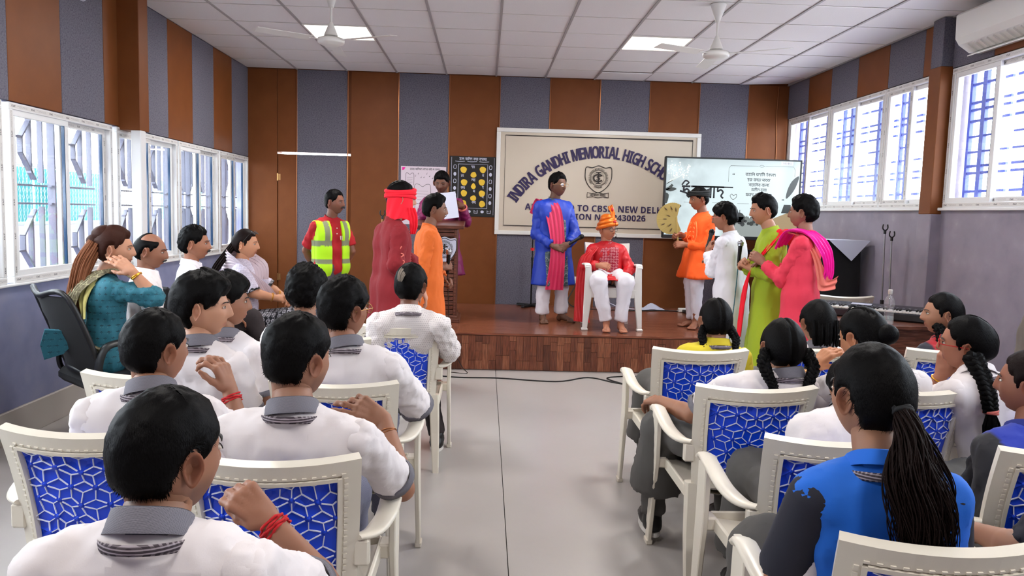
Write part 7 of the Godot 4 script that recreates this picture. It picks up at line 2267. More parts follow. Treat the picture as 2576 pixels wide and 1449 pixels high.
func make_ear(mb: MB, sd: float, wide: float) -> void:
	var rows := []
	var keep := mb.T
	var bas := Basis.from_euler(Vector3(0.10, sd * 0.32, 0))
	mb.T = mb.T * Transform3D(bas, Vector3(0.0715 * sd * wide, -0.008, -0.006))
	# polar sheet over an ear outline in the yz plane, helix rim raised, bowl sunk
	for j in 7:
		var rr := j / 6.0
		var r := PackedVector3Array()
		for i in 22:
			var a := TAU * i / 22.0
			var oy := sin(a) * 0.033
			var oz := cos(a) * (0.0185 if sin(a) > -0.1 else 0.0185 - 0.007 * (-sin(a)))
			var lift := 0.012 * (0.35 + 0.65 * smoothstep(0.7, -0.8, cos(a)))
			var rim := exp(-pow((rr - 0.86) / 0.13, 2)) * 0.006 - 0.007 * exp(-pow(rr / 0.45, 2)) * (1.0 if sin(a) < 0.4 else 0.5)
			r.append(Vector3(sd * (lift * rr + 0.004 + rim), oy * rr, -oz * rr))
		rows.append(r)
	mb.grid(rows, true, sd > 0)
	# back of the ear
	var back := []
	for j in 2:
		var r := PackedVector3Array()
		for i in 22:
			var q: Vector3 = rows[6][i]
			r.append(q if j == 0 else Vector3(-sd * 0.012, q.y * 0.7, q.z * 0.55))
		back.append(r)
	mb.grid(back, true, sd > 0)
	mb.T = keep


# short or tied hair: a shell grown from the same head shape
# o: front, temple, nape (heights of the hairline), top, side (thickness), part (x of parting or none), rough
func hair_shell(mb: MB, X: Transform3D, o := {}) -> void:
	var keep := mb.T
	mb.T = X
	mb.col = Color(1, 1, 1)
	var hf: float = o.get("front", 0.066)
	var ht: float = o.get("temple", 0.020)
	var hn: float = o.get("nape", -0.066)
	var tt: float = o.get("top", 0.020)
	var ts: float = o.get("side", 0.010)
	var rough: float = o.get("rough", 0.004)
	var fq: float = o.get("freq", 13.0)
	var wide: float = o.get("wide", 1.0)
	var tuft: float = o.get("tuft", 0.0)
	var bald: float = o.get("bald", 0.0)
	var part: float = o.get("part", 9.0)
	var ears: float = o.get("ear", -0.004)
	var sd: int = o.get("seed", 1)
	var rows := []
	for row in dirs(64, 48):
		var r := PackedVector3Array()
		for d in row:
			var p := head_pt(d)
			p.x *= wide
			var a := atan2(absf(d.x), d.z)
			var hl := hf
			if a < 1.15:
				hl = lerpf(hf, ht, smoothstep(0.55, 1.1, a))
			elif a < 1.75:
				hl = lerpf(ht, ears, smoothstep(1.15, 1.35, a)) + (0.028 - ears * 0.5) * smoothstep(1.3, 1.5, a) * smoothstep(1.8, 1.66, a)
			else:
				hl = lerpf(ears + 0.012, hn, smoothstep(1.75, 2.2, a))
			var m := smoothstep(-0.004, 0.016, p.y - hl)
			var th := lerpf(ts, tt, smoothstep(0.0, 0.085, p.y))
			if a > 1.9 and p.y < 0.0:
				th = lerpf(ts, ts * 0.45, smoothstep(0.0, hn, p.y))
			if bald > 0.0:
				m *= 1.0 - bald * smoothstep(0.045, 0.075, p.y) * smoothstep(2.9, 2.2, a)
			var nz := noise.get_noise_3d(p.x * fq * 10.0 + sd * 37.0, p.y * fq * 4.0, p.z * fq * 10.0)
			th += rough * nz
			if tuft > 0.0:
				th += tuft * smoothstep(0.9, 0.3, a) * smoothstep(0.03, 0.07, p.y)
			if part < 1.0 and d.z > -0.75 or part < 1.0 and o.get("full_part", false):
				var dx := (p.x - part) / 0.004
				th -= (th - 0.002) * exp(-dx * dx) * smoothstep(0.03, 0.06, p.y + (0.12 if o.get("full_part", false) and d.z < 0 else 0.0))
			var g := p.normalized()
			if m <= 0.001:
				r.append(p - g * 0.006)
			else:
				r.append(p + g * (-0.004 + (th + 0.004) * sqrt(m)))
		rows.append(r)
	mb.grid(rows)
	mb.T = keep


# loose hair tips over a shell, thin blades
func hair_blades(mb: MB, X: Transform3D, count: int, length: float, o := {}) -> void:
	var keep := mb.T
	mb.T = X
	var r := RandomNumberGenerator.new()
	r.seed = o.get("seed", 5)
	var hf: float = o.get("front", 0.066)
	var hn: float = o.get("nape", -0.066)
	var ht: float = o.get("temple", 0.020)
	var ears: float = o.get("ear", -0.004)
	var tt: float = o.get("top", 0.020)
	var ts: float = o.get("side", 0.010)
	var wide: float = o.get("wide", 1.0)
	for i in count:
		var d := Vector3(r.randfn(), r.randfn() + 0.35, r.randfn()).normalized()
		var p := head_pt(d)
		p.x *= wide
		var a := atan2(absf(d.x), d.z)
		var hl := lerpf(hf, ht, smoothstep(0.55, 1.1, a)) if a < 1.15 else (lerpf(ht, ears + 0.02, smoothstep(1.15, 1.4, a)) if a < 1.75 else lerpf(ears + 0.012, hn, smoothstep(1.75, 2.2, a)))
		if p.y < hl + 0.002:
			continue
		var g := p.normalized()
		var th := lerpf(ts, tt, smoothstep(0.0, 0.085, p.y)) * smoothstep(-0.004, 0.02, p.y - hl)
		var whorl := Vector3(0, 0.9, -0.45)
		var along := (g - whorl * whorl.dot(g) * 0.0)
		along = (g - whorl.normalized()).slide(g).normalized() + Vector3(r.randfn(), r.randfn(), r.randfn()) * 0.25
		var b := p + g * (th * 0.6 - 0.002)
		var tip: Vector3 = b + (g * o.get("lift", 0.55) + along * 0.8).normalized() * length * r.randf_range(0.6, 1.2)
		var s := g.cross(along).normalized() * 0.0011
		mb.add(b - s, g)
		mb.add(b + s, g)
		mb.add(tip, (g + along * 0.5).normalized())
		var k := mb.v.size() - 3
		mb.ix.append_array(PackedInt32Array([k, k + 1, k + 2]))
	mb.T = keep


func braid(mb: MB, path: PackedVector3Array, r0: float, r1: float, turns: float) -> void:
	# three strands woven round the path
	var m := path.size()
	for s in 3:
		var pts := PackedVector3Array()
		var rad := PackedFloat32Array()
		for i in m:
			var t := float(i) / (m - 1)
			var tang := (path[mini(i + 1, m - 1)] - path[maxi(i - 1, 0)]).normalized()
			var x := tang.cross(Vector3(0.1, 0.05, 1)).normalized()
			var y := tang.cross(x)
			var ph := TAU * (t * turns + s / 3.0)
			var r := lerpf(r0, r1, t)
			pts.append(path[i] + x * sin(ph) * r * 0.85 + y * sin(2.0 * ph) * r * 0.45)
			rad.append(r * 0.72)
		mb.tube(pts, rad, 7)


# a tuft or a tail of locks spread about a path
func locks(mb: MB, path: Array, spread: Array, count: int, thick: float, seed_: int, wave := 0.0) -> void:
	var r := RandomNumberGenerator.new()
	r.seed = seed_
	var base := smooth_path(path, 5)
	var m := base.size()
	for s in count:
		var a := r.randf() * TAU
		var q := sqrt(r.randf())
		var pts := PackedVector3Array()
		var rad := PackedFloat32Array()
		var ph := r.randf() * TAU
		var keep := r.randf_range(0.8, 1.0)
		for i in m:
			var t := float(i) / (m - 1) * keep
			var f := t * (spread.size() - 1)
			var k := mini(int(f), spread.size() - 2)
			var sp: Vector2 = spread[k].lerp(spread[k + 1], f - k)
			var fi := t * (m - 1)
			var bi := mini(int(fi), m - 2)
			var c := base[bi].lerp(base[bi + 1], fi - bi)
			var tg := (base[bi + 1] - base[bi]).normalized()
			var x := tg.cross(Vector3(0, 0, 1)).normalized()
			var y := tg.cross(x)
			pts.append(c + x * (cos(a) * q * sp.x + sin(t * 9.0 + ph) * wave) + y * (sin(a) * q * sp.y + cos(t * 7.0 + ph) * wave))
			rad.append(thick * (1.0 - 0.75 * t * t))
		mb.tube(pts, rad, 5)


# a hand: wrist, direction of the knuckles, direction out of the back of the hand, which side (1 left hand, -1 right), curl of index..little, thumb
# poses: curls are bend angles (radians) of each finger joint; thumb = [across, forward]
func make_hand(fl: Field, w: Vector3, fwd: Vector3, back: Vector3, hand: float, curls: Array, thumb := 0.5, s := 1.0, spread := 0.10) -> void:
	fwd = fwd.normalized()
	back = (back - fwd * back.dot(fwd)).normalized()
	var across := fwd.cross(back) * hand  # towards the thumb
	var palm_l := 0.088 * s
	var ws := [0.030, 0.010, -0.010, -0.029]
	var lens := [[0.042, 0.026, 0.021], [0.047, 0.030, 0.022], [0.043, 0.027, 0.021], [0.034, 0.020, 0.018]]
	var rr := [0.0088, 0.0090, 0.0085, 0.0074]
	# palm
	fl.cap(w, w + fwd * 0.03 * s, 0.0235 * s, 0.022 * s)
	for i in 4:
		var kn: Vector3 = w + fwd * (palm_l - absf(i - 1) * 0.004 * s) + across * ws[i] * s
		fl.cap(w + fwd * 0.018 * s + across * ws[i] * 0.55 * s, kn, 0.0165 * s, 0.0118 * s)
		var dir := (fwd + across * (1.5 - i) * spread).normalized()
		var p := kn
		var ax := dir.cross(back).normalized()
		var cv: float = curls[i] if curls[i] is float else 0.5
		for j in 3:
			dir = dir.rotated(ax, -cv * [1.0, 1.1, 0.8][j])
			var q: Vector3 = p + dir * lens[i][j] * s
			fl.cap(p, q, rr[i] * s * [1.1, 1.0, 0.93][j], rr[i] * s * [1.0, 0.93, 0.80][j])
			p = q
	# thumb, from the side of the palm near its base
	var b := w + fwd * 0.022 * s + across * 0.026 * s - back * 0.006 * s
	var td := (fwd * 0.72 + across * (0.75 - 0.55 * thumb) - back * (0.15 + 0.65 * thumb)).normalized()
	fl.cap(w + fwd * 0.012 * s + across * 0.012 * s, b, 0.017 * s, 0.0165 * s)
	var m := b + td * 0.038 * s
	fl.cap(b, m, 0.0150 * s, 0.0105 * s)
	var td2 := (td + fwd * 0.35 - across * 0.7 * thumb - back * 0.1).normalized()
	var e := m + td2 * 0.030 * s
	fl.cap(m, e, 0.0104 * s, 0.0098 * s)
	fl.cap(e, e + (td2 - across * 0.3 * thumb).normalized() * 0.023 * s, 0.0098 * s, 0.0078 * s)


# skin of one arm from the elbow (or above) to the fingertips, one surface
func make_arm(mb: MB, sh: Vector3, el: Vector3, wr: Vector3, skin: Color, hand: Dictionary, cell := 0.0055) -> void:
	mb.col = lin(skin)
	var f := Field.new()
	var s: float = hand.get("s", 1.0)
	var th: float = hand.get("thick", 1.0)
	f.cap(sh.lerp(el, 0.35), el, 0.046 * s * th, 0.038 * s * th)
	var fa := el.lerp(wr, 0.28)
	f.cap(el, fa, 0.037 * s * th, 0.040 * s * th)
	f.cap(fa, wr, 0.040 * s * th, 0.0255 * s)
	make_hand(f, wr, hand.get("fwd", (wr - el).normalized()), hand.get("back", Vector3.UP), hand.get("hand", 1.0), hand.get("curls", [0.35, 0.4, 0.45, 0.5]), hand.get("thumb", 0.45), s, hand.get("spread", 0.08))
	f.build(mb, cell * (1.0 if s > 0.6 else s), 0.009)


func make_foot(mb: MB, ankle: Vector3, dir: Vector3, skin: Color, s := 1.0) -> void:
	mb.col = lin(skin)
	dir.y = 0
	dir = dir.normalized()
	var side := dir.cross(Vector3.UP)
	var f := Field.new()
	var g := ankle
	g.y -= 0.075 * s
	f.cap(ankle + Vector3(0, 0.10, 0), ankle, 0.040 * s, 0.036 * s)
	f.cap(ankle, g + Vector3(0, 0.032 * s, 0) - dir * 0.03 * s, 0.036 * s, 0.031 * s)
	f.cap(g + Vector3(0, 0.052 * s, 0) + dir * 0.02 * s, g + Vector3(0, 0.026 * s, 0) + dir * 0.11 * s + side * 0.014, 0.034 * s, 0.023 * s)
	f.cap(g + Vector3(0, 0.045 * s, 0) + dir * 0.02 * s, g + Vector3(0, 0.022 * s, 0) + dir * 0.105 * s - side * 0.022 * s, 0.030 * s, 0.020 * s)
	for i in 5:
		var x := (-0.030 + 0.016 * i) * s
		var l: float = (0.148 + [0.0, 0.007, 0.011, 0.015, 0.012][i]) * s
		var r: float = [0.0085, 0.0085, 0.009, 0.0095, 0.013][i] * s
		f.cap(g + dir * 0.105 * s + side * x + Vector3(0, 0.017 * s, 0), g + dir * l + side * x * 1.1 + Vector3(0, r, 0), r * 1.1, r)
	f.build(mb, 0.0062, 0.010)


func fold_disp(amp: float, fx: float, fy: float, sd: int) -> Callable:
	return func(p: Vector3, n: Vector3) -> Vector3:
		var a := noise.get_noise_3d(p.x * fx + sd * 91.0, p.y * fy, p.z * fx)
		var b := noise.get_noise_3d(p.x * fx * 2.1 - sd * 17.0, p.y * fy * 2.4 + 50.0, p.z * fx * 2.1)
		return p + n * (amp * (a * 1.6 + b * 0.8))


# torso with sleeves. J: joints. long: sleeve reaches the wrist (share of the forearm), hem: Plane list that cuts the bottom
func shirt_field(J: Dictionary, grow := 0.0) -> Field:
	var f := Field.new()
	var P: Vector3 = J.hip
	var N: Vector3 = J.neck
	var R: Vector3 = J.right
	var F: Vector3 = J.front
	var b: float = J.get("bulk", 1.0)
	var sw: float = J.sw
	var up := (N - P).normalized()
	var L := (N - P).length()
	f.cap(P - R * 0.078 * b, P + R * 0.078 * b, (0.100 + grow) * b)
	f.cap(P + up * L * 0.33 - R * 0.070 * b + F * J.get("belly", 0.0), P + up * L * 0.33 + R * 0.070 * b + F * J.get("belly", 0.0), (0.094 + grow) * b)
	f.cap(P + up * L * 0.66 - R * 0.088 * b, P + up * L * 0.66 + R * 0.088 * b, (0.090 + grow) * b)
	for sg in [-1.0, 1.0]:
		f.cap(P + R * sg * 0.072 * b, P + up * L * 0.72 + R * sg * 0.085 * b, (0.092 + grow) * b, (0.084 + grow) * b)
	var cy := N - up * 0.085
	f.cap(cy - R * (sw - 0.080), cy + R * (sw - 0.080), (0.068 + grow * 0.6) * b)
	f.cap(N - up * 0.06, N - up * 0.028, 0.075 * b, 0.058)
	# slope of the shoulders
	f.cap(N - up * 0.025, J.shl, 0.050, 0.056 * b)
	f.cap(N - up * 0.025, J.shr, 0.050, 0.056 * b)
	return f


func sleeves(f: Field, J: Dictionary, full: float, r0: float, r1: float, only := 0) -> void:
	for s in ["l", "r"]:
		if only == 1 and s == "r" or only == -1 and s == "l":
			continue
		var a: Vector3 = J["sh" + s]
		var e: Vector3 = J["el" + s]
		var w: Vector3 = J["wr" + s]
		if full <= 1.0:
			f.cap(a, a.lerp(e, full), r0, r1, true)
		else:
			f.cap(a, e, r0, (r0 + r1) * 0.5)
			f.cap(e, e.lerp(w, full - 1.0), (r0 + r1) * 0.5, r1, true)


func frame_of(yaw: float) -> Array:
	# yaw 0 looks to -z (the stage); positive turns towards -x
	var F := Vector3(-sin(yaw), 0, -cos(yaw))
	return [F, F.cross(Vector3.UP)]  # front, right


# full set of joints with defaults
func joints(o: Dictionary) -> Dictionary:
	var J := o.duplicate()
	var fr := frame_of(o.get("yaw", 0.0))
	J.front = fr[0]
	J.right = fr[1]
	var F: Vector3 = J.front
	var R: Vector3 = J.right
	J.sw = o.get("sw", 0.185) - 0.030
	if not J.has("neck"):
		J.neck = J.hip + Vector3(0, o.get("torso", 0.50), 0) + F * o.get("lean", 0.0)
	var N: Vector3 = J.neck
	var drop := Vector3(0, -0.068, 0) - F * 0.01
	if not J.has("shl"):
		J.shl = N - R * J.sw + drop + o.get("shl_off", Vector3.ZERO)
	if not J.has("shr"):
		J.shr = N + R * J.sw + drop + o.get("shr_off", Vector3.ZERO)
	for s in ["l", "r"]:
		var sg := -1.0 if s == "l" else 1.0
		if not J.has("el" + s):
			J["el" + s] = J["sh" + s] + Vector3(0, -0.25, 0) + R * sg * 0.045 + F * 0.05
		if not J.has("wr" + s):
			J["wr" + s] = J["el" + s] + F * 0.20 - R * sg * 0.07 + Vector3(0, -0.06, 0)
	return J


func head_xf(at: Vector3, yaw: float, pitch := 0.0, roll := 0.0, s := 1.0) -> Transform3D:
	# head-local z is the face; yaw as in frame_of
	var b := Basis(Vector3.UP, yaw + PI) * Basis(Vector3.RIGHT, pitch) * Basis(Vector3.BACK, roll)
	return Transform3D(b.scaled(Vector3(s, s, s)), at)


func make_neck(mb: MB, X: Transform3D, neck: Vector3, skin: Color, r := 0.054) -> void:
	mb.col = lin(skin)
	var top := X * Vector3(0, -0.03, -0.022)
	var mid := X * Vector3(0, -0.085, -0.020)
	mb.tube(smooth_path([top, mid, neck.lerp(mid, 0.3), neck - Vector3(0, 0.06, 0)], 4), PackedFloat32Array([r * 1.05, r * 1.05, r * 1.03, r * 1.0, r * 0.98, r * 0.98, r, r, r * 1.02, r * 1.04, r * 1.04, r, r * 0.9]), 20, false)


func collar(mb: MB, neck: Vector3, up: Vector3, front: Vector3, r: float, h: float, open := 0.35, stand := 0.0) -> void:
	# a turned-down collar: a band that goes up and folds back; open at the front by an angle
	var right := front.cross(up).normalized()
	var f := up.cross(right).normalized()
	var prof := [Vector2(r * 0.98, -0.012), Vector2(r * 0.97, h * 0.75), Vector2(r * 1.0, h), Vector2(r * 1.07, h * 0.9), Vector2(r * 1.16, h * 0.1), Vector2(r * 1.22, -h * 0.28), Vector2(r * 1.16, -h * 0.26)] if stand == 0.0 else [Vector2(r * 1.05, -0.02), Vector2(r * 1.0, h * 0.8), Vector2(r * 1.02, h), Vector2(r * 1.06, h * 0.95), Vector2(r * 1.14, -0.02)]
	var rows := []
	for q in prof:
		var row := PackedVector3Array()
		for i in 25:
			var a := lerpf(open, TAU - open, i / 24.0)
			var dipf := 0.5 + 0.5 * cos(a)
			var d := f * cos(a) + right * sin(a)
			row.append(neck + d * q.x + up * (q.y - 0.028 * dipf * dipf))
		rows.append(row)
	mb.grid(rows, false)


# cloth sheet along a path with a width direction per point; folds run along the path
func drape(mb: MB, path: Array, widths: Array, nrm: Array, thick: float, folds: int, amp: float, seed_ := 3, fold_edge := 0.0) -> void:
	# path: centres, widths: half-width vectors, nrm: outward vectors
	var per := 5
	var c := smooth_path(path, per)
	var w := smooth_path(widths, per)
	var nn := smooth_path(nrm, per)
	var m := c.size()
	var k := folds * 6
	var top := []
	for j in m:
		var row := PackedVector3Array()
		for i in k + 1:
			var u := -1.0 + 2.0 * i / k
			var wav := sin(u * PI * folds + 0.7 * sin(j * 0.35 + seed_) + seed_) * amp + noise.get_noise_3d(u * 17.0 + seed_ * 50.0, j * 0.9, 3.0) * amp * 0.8
			row.append(c[j] + w[j] * u + nn[j].normalized() * (wav + fold_edge * (1.0 - u * u)))
		top.append(row)
	mb.grid(top, false)
	var bot := []
	for j in m:
		var row := PackedVector3Array()
		for i in k + 1:
			row.append(top[j][i] - nn[j].normalized() * thick)
		bot.append(row)
	mb.grid(bot, false, true)
	var e0 := []
	for side in [0, k]:
		var a := PackedVector3Array()
		var b := PackedVector3Array()
		for j in m:
			a.append(top[j][side])
			b.append(bot[j][side])
		e0 = [a, b]
		mb.grid(e0, false, side == 0)


func sleeve_cuff(mb: MB, J: Dictionary, s: String, at: float, r: float, w := 0.022) -> void:
	var a: Vector3 = J["sh" + s]
	var e: Vector3 = J["el" + s]
	var q: Vector3 = J["wr" + s]
	var p: Vector3
	var d: Vector3
	if at <= 1.0:
		d = (e - a).normalized()
		p = a.lerp(e, at)
	else:
		d = (q - e).normalized()
		p = e.lerp(q, at - 1.0)
	mb.tube(PackedVector3Array([p - d * w, p - d * w * 0.9, p + d * w * 0.15, p + d * w * 0.2, p - d * w * 0.2]), PackedFloat32Array([r * 0.98, r * 1.045, r * 1.06, r * 0.96, r * 0.80]), 20, false)


func person(o: Dictionary) -> MeshInstance3D:
	var J := joints(o)
	var F: Vector3 = J.front
	var R: Vector3 = J.right
	var N: Vector3 = J.neck
	var P: Vector3 = J.hip
	var skin: Color = o.get("skin", Color(0.52, 0.35, 0.27))
	var hs: float = o.get("hs", 1.0)
	var H: Vector3 = o.get("head", N + Vector3(0, 0.165, 0) + F * 0.03)
	var X := head_xf(H, o.get("hyaw", o.get("yaw", 0.0)), o.get("hpitch", 0.0), o.get("hroll", 0.0), hs)
	var body := MB.new()
	make_head(body, X, skin, o.get("face", {}))
	make_neck(body, X, N, skin.darkened(0.04), o.get("neck_r", 0.052) * hs)
	for s in ["l", "r"]:
		if o.get("no_arm_" + s, false):
			continue
		var h: Dictionary = o.get("hand_" + s, {})
		h["hand"] = 1.0 if s == "l" else -1.0
		if not h.has("back"):
			h["back"] = Vector3.UP
		make_arm(body, J["sh" + s], J["el" + s], J["wr" + s], o.get("arm_skin", skin), h, o.get("arm_cell", 0.0095))
	# the body goes on under the clothes
	body.col = lin(skin)
	body.tube(PackedVector3Array([N - Vector3(0, 0.03, 0), N.lerp(P, 0.5), P]), PackedFloat32Array([0.04, 0.06, 0.06]), 10)
	for s in ["l", "r"]:
		if not o.get("no_arm_" + s, false):
			var a: Vector3 = J["sh" + s]
			body.tube(PackedVector3Array([N - Vector3(0, 0.06, 0), a, a.lerp(J["el" + s], 0.45)]), 0.032, 8)
		if o.has("feet") and o.has("legs"):
			body.tube(PackedVector3Array([P, o.legs["kn" + s], o.legs["an" + s] + Vector3(0, 0.02, 0)]), PackedFloat32Array([0.05, 0.045, 0.03]), 8)
	if o.has("feet"):
		for ft in o.feet:
			make_foot(body, ft[0], ft[1], skin.darkened(0.05), ft[2] if ft.size() > 2 else 1.0)
	var root := obj("person", body, M.skin)
	tag(root, o.label, "person", o.get("group", ""))
	# hair
	var hr: Dictionary = o.get("hair", {})
	if hr.size():
		var hm := MB.new()
		hair_shell(hm, X, hr)
		if hr.get("blades", 0) > 0:
			hair_blades(hm, X, hr.blades, hr.get("length", 0.012), hr)
		if hr.has("extra"):
			hr.extra.call(hm, X)
		obj("hair", hm, M[hr.get("mat", "hair")], root)
	# top garment
	var sh: Dictionary = o.get("shirt", {})
	if sh.size():
		var f := shirt_field(J, sh.get("grow", 0.0))
		var full: float = sh.get("sleeve", 0.72)
		var cuts := []
		if sh.has("skirt"):
			# skirt of a kurta: [hem height, half width at hem, radius at hem, forward shift]
			var k: Array = sh.skirt
			var hy: float = k[0]
			for sg in [-1.0, 1.0]:
				f.cap(P + R * sg * 0.06, Vector3(P.x, hy - 0.03, P.z) + R * sg * k[1] + F * k[3], 0.112 * J.get("bulk", 1.0), k[2])
			cuts.append(Plane(Vector3(0, -1, 0), -hy))
		elif sh.has("hem"):
			cuts.append(Plane(Vector3(0, -1, 0), -sh.hem))
		var m := MB.new()
		f.build(m, sh.get("cell", 0.016), sh.get("k", 0.05), cuts, fold_disp(sh.get("amp", 0.008), sh.get("fx", 22.0), sh.get("fy", 12.0), o.get("seed", 1)), sh.get("tint", null))
		# sleeves set in at the shoulder
		var sf := Field.new()
		sleeves(sf, J, full, sh.get("r0", 0.058), sh.get("r1", 0.062))
		if not sh.get("no_sleeves", false):
			sf.build(m, sh.get("cell", 0.016) * 0.8, 0.03, [], fold_disp(sh.get("amp", 0.008) * (1.3 if full > 1.0 else 0.8), 34.0, 34.0, o.get("seed", 1) + 3), sh.get("tint", null))
		obj(sh.get("called", "shirt"), m, M[sh.mat], root)
		if sh.has("cuff"):
			for s in ["l", "r"]:
				var cm := MB.new()
				sleeve_cuff(cm, J, s, full, sh.get("r1", 0.064))
				obj("sleeve_cuff", cm, M[sh.cuff], root)
	if o.has("collar"):
		var c: Dictionary = o.collar
		var cm := MB.new()
		var up := (X * Vector3(0, -0.08, -0.02) - N).normalized()
		up = (up + Vector3.UP).normalized()
		collar(cm, N + up * c.get("lift", 0.005) + F * 0.004, up, F, c.get("r", 0.066), c.get("h", 0.036), c.get("open", 0.3), c.get("stand", 0.0))
		obj("collar", cm, M[c.mat], root)
	if o.has("lanyard"):
		var lm := MB.new()
		var pts := []
		for i in 13:
			var a := PI * 0.30 + PI * 1.40 * i / 12.0
			var d := F * cos(a) + R * sin(a)
			pts.append(N + d * 0.0835 + Vector3(0, 0.002 - 0.016 * (1.0 - absf(cos(a))), 0))
		lm.tube(smooth_path(pts, 3), 0.010, 6, true, 0.18, Vector3.UP)
		obj("lanyard", lm, M.lanyard, root)
	# legs
	if o.has("legs"):
		var lg: Dictionary = o.legs
		var f := Field.new()
		var cuts := []
		var r0: float = lg.get("r0", 0.088)
		var r1: float = lg.get("r1", 0.066)
		var r2: float = lg.get("r2", 0.056)
		f.cap(P - R * 0.06, P + R * 0.06, 0.098 * J.get("bulk", 1.0))
		for s in ["l", "r"]:
			var sg := -1.0 if s == "l" else 1.0
			var kn: Vector3 = lg.get("kn" + s, P + F * 0.40 + R * sg * 0.11 + Vector3(0, 0.02, 0))
			var an: Vector3 = lg.get("an" + s, kn + Vector3(0, -kn.y + 0.09, 0) + F * 0.03)
			f.cap(P + R * sg * 0.085, kn, r0, r1)
			f.cap(kn, an, r1, r2, true)
			if lg.get("skirt", false):
				f.cap(kn, kn + (an - kn) * 0.72, r1 * 1.35, r2 * 2.2, true)
		if lg.get("skirt", false):
			var kl: Vector3 = lg.get("knl", P + F * 0.40 - R * 0.11 + Vector3(0, 0.02, 0))
			var kr: Vector3 = lg.get("knr", P + F * 0.40 + R * 0.11 + Vector3(0, 0.02, 0))
			f.cap(P, kl.lerp(kr, 0.5), 0.11, 0.085)
			f.cap(kl, kr, 0.08, 0.08)
		var m := MB.new()
		f.build(m, lg.get("cell", 0.021), lg.get("k", 0.035), cuts, fold_disp(lg.get("amp", 0.006), 22.0, 22.0, o.get("seed", 1) + 9))
		obj(lg.get("called", "trousers"), m, M[lg.mat], root)
		if lg.has("shoe"):
			for s in ["l", "r"]:
				var sg := -1.0 if s == "l" else 1.0
				var kn: Vector3 = lg.get("kn" + s, P + F * 0.40 + R * sg * 0.11 + Vector3(0, 0.02, 0))
				var an: Vector3 = lg.get("an" + s, kn + Vector3(0, -kn.y + 0.09, 0) + F * 0.03)
				make_shoe(root, an, F, lg.shoe)
	return root


func make_shoe(root: Node, an: Vector3, F: Vector3, m: String) -> void:
	var f := Field.new()
	var g := an
	g.y = an.y - 0.09
	f.cap(an, g + Vector3(0, 0.05, 0), 0.045, 0.042)
	f.cap(g + Vector3(0, 0.042, 0) - F * 0.03, g + Vector3(0, 0.045, 0) + F * 0.10, 0.040, 0.040)
	f.cap(g + Vector3(0, 0.045, 0) + F * 0.08, g + Vector3(0, 0.034, 0) + F * 0.16, 0.042, 0.036)
	var mb := MB.new()
	f.build(mb, 0.011, 0.02, [Plane(Vector3(0, -1, 0), -(g.y + 0.012))])
	var sh := obj("shoe", mb, M[m], root)
	var so := MB.new()
	var row := []
	for q in [0.0, 0.02]:
		var r := PackedVector3Array()
		var rt := F.cross(Vector3.UP)
		for i in 20:
			var a := TAU * i / 20.0
			r.append(g + Vector3(0, q, 0) + F * (0.06 + cos(a) * 0.135) + rt * -sin(a) * 0.046)
		row.append(r)
	so.grid(row, true, true)
	so.cap(row[1], false)
	obj("sole", so, M.white_plastic, sh)

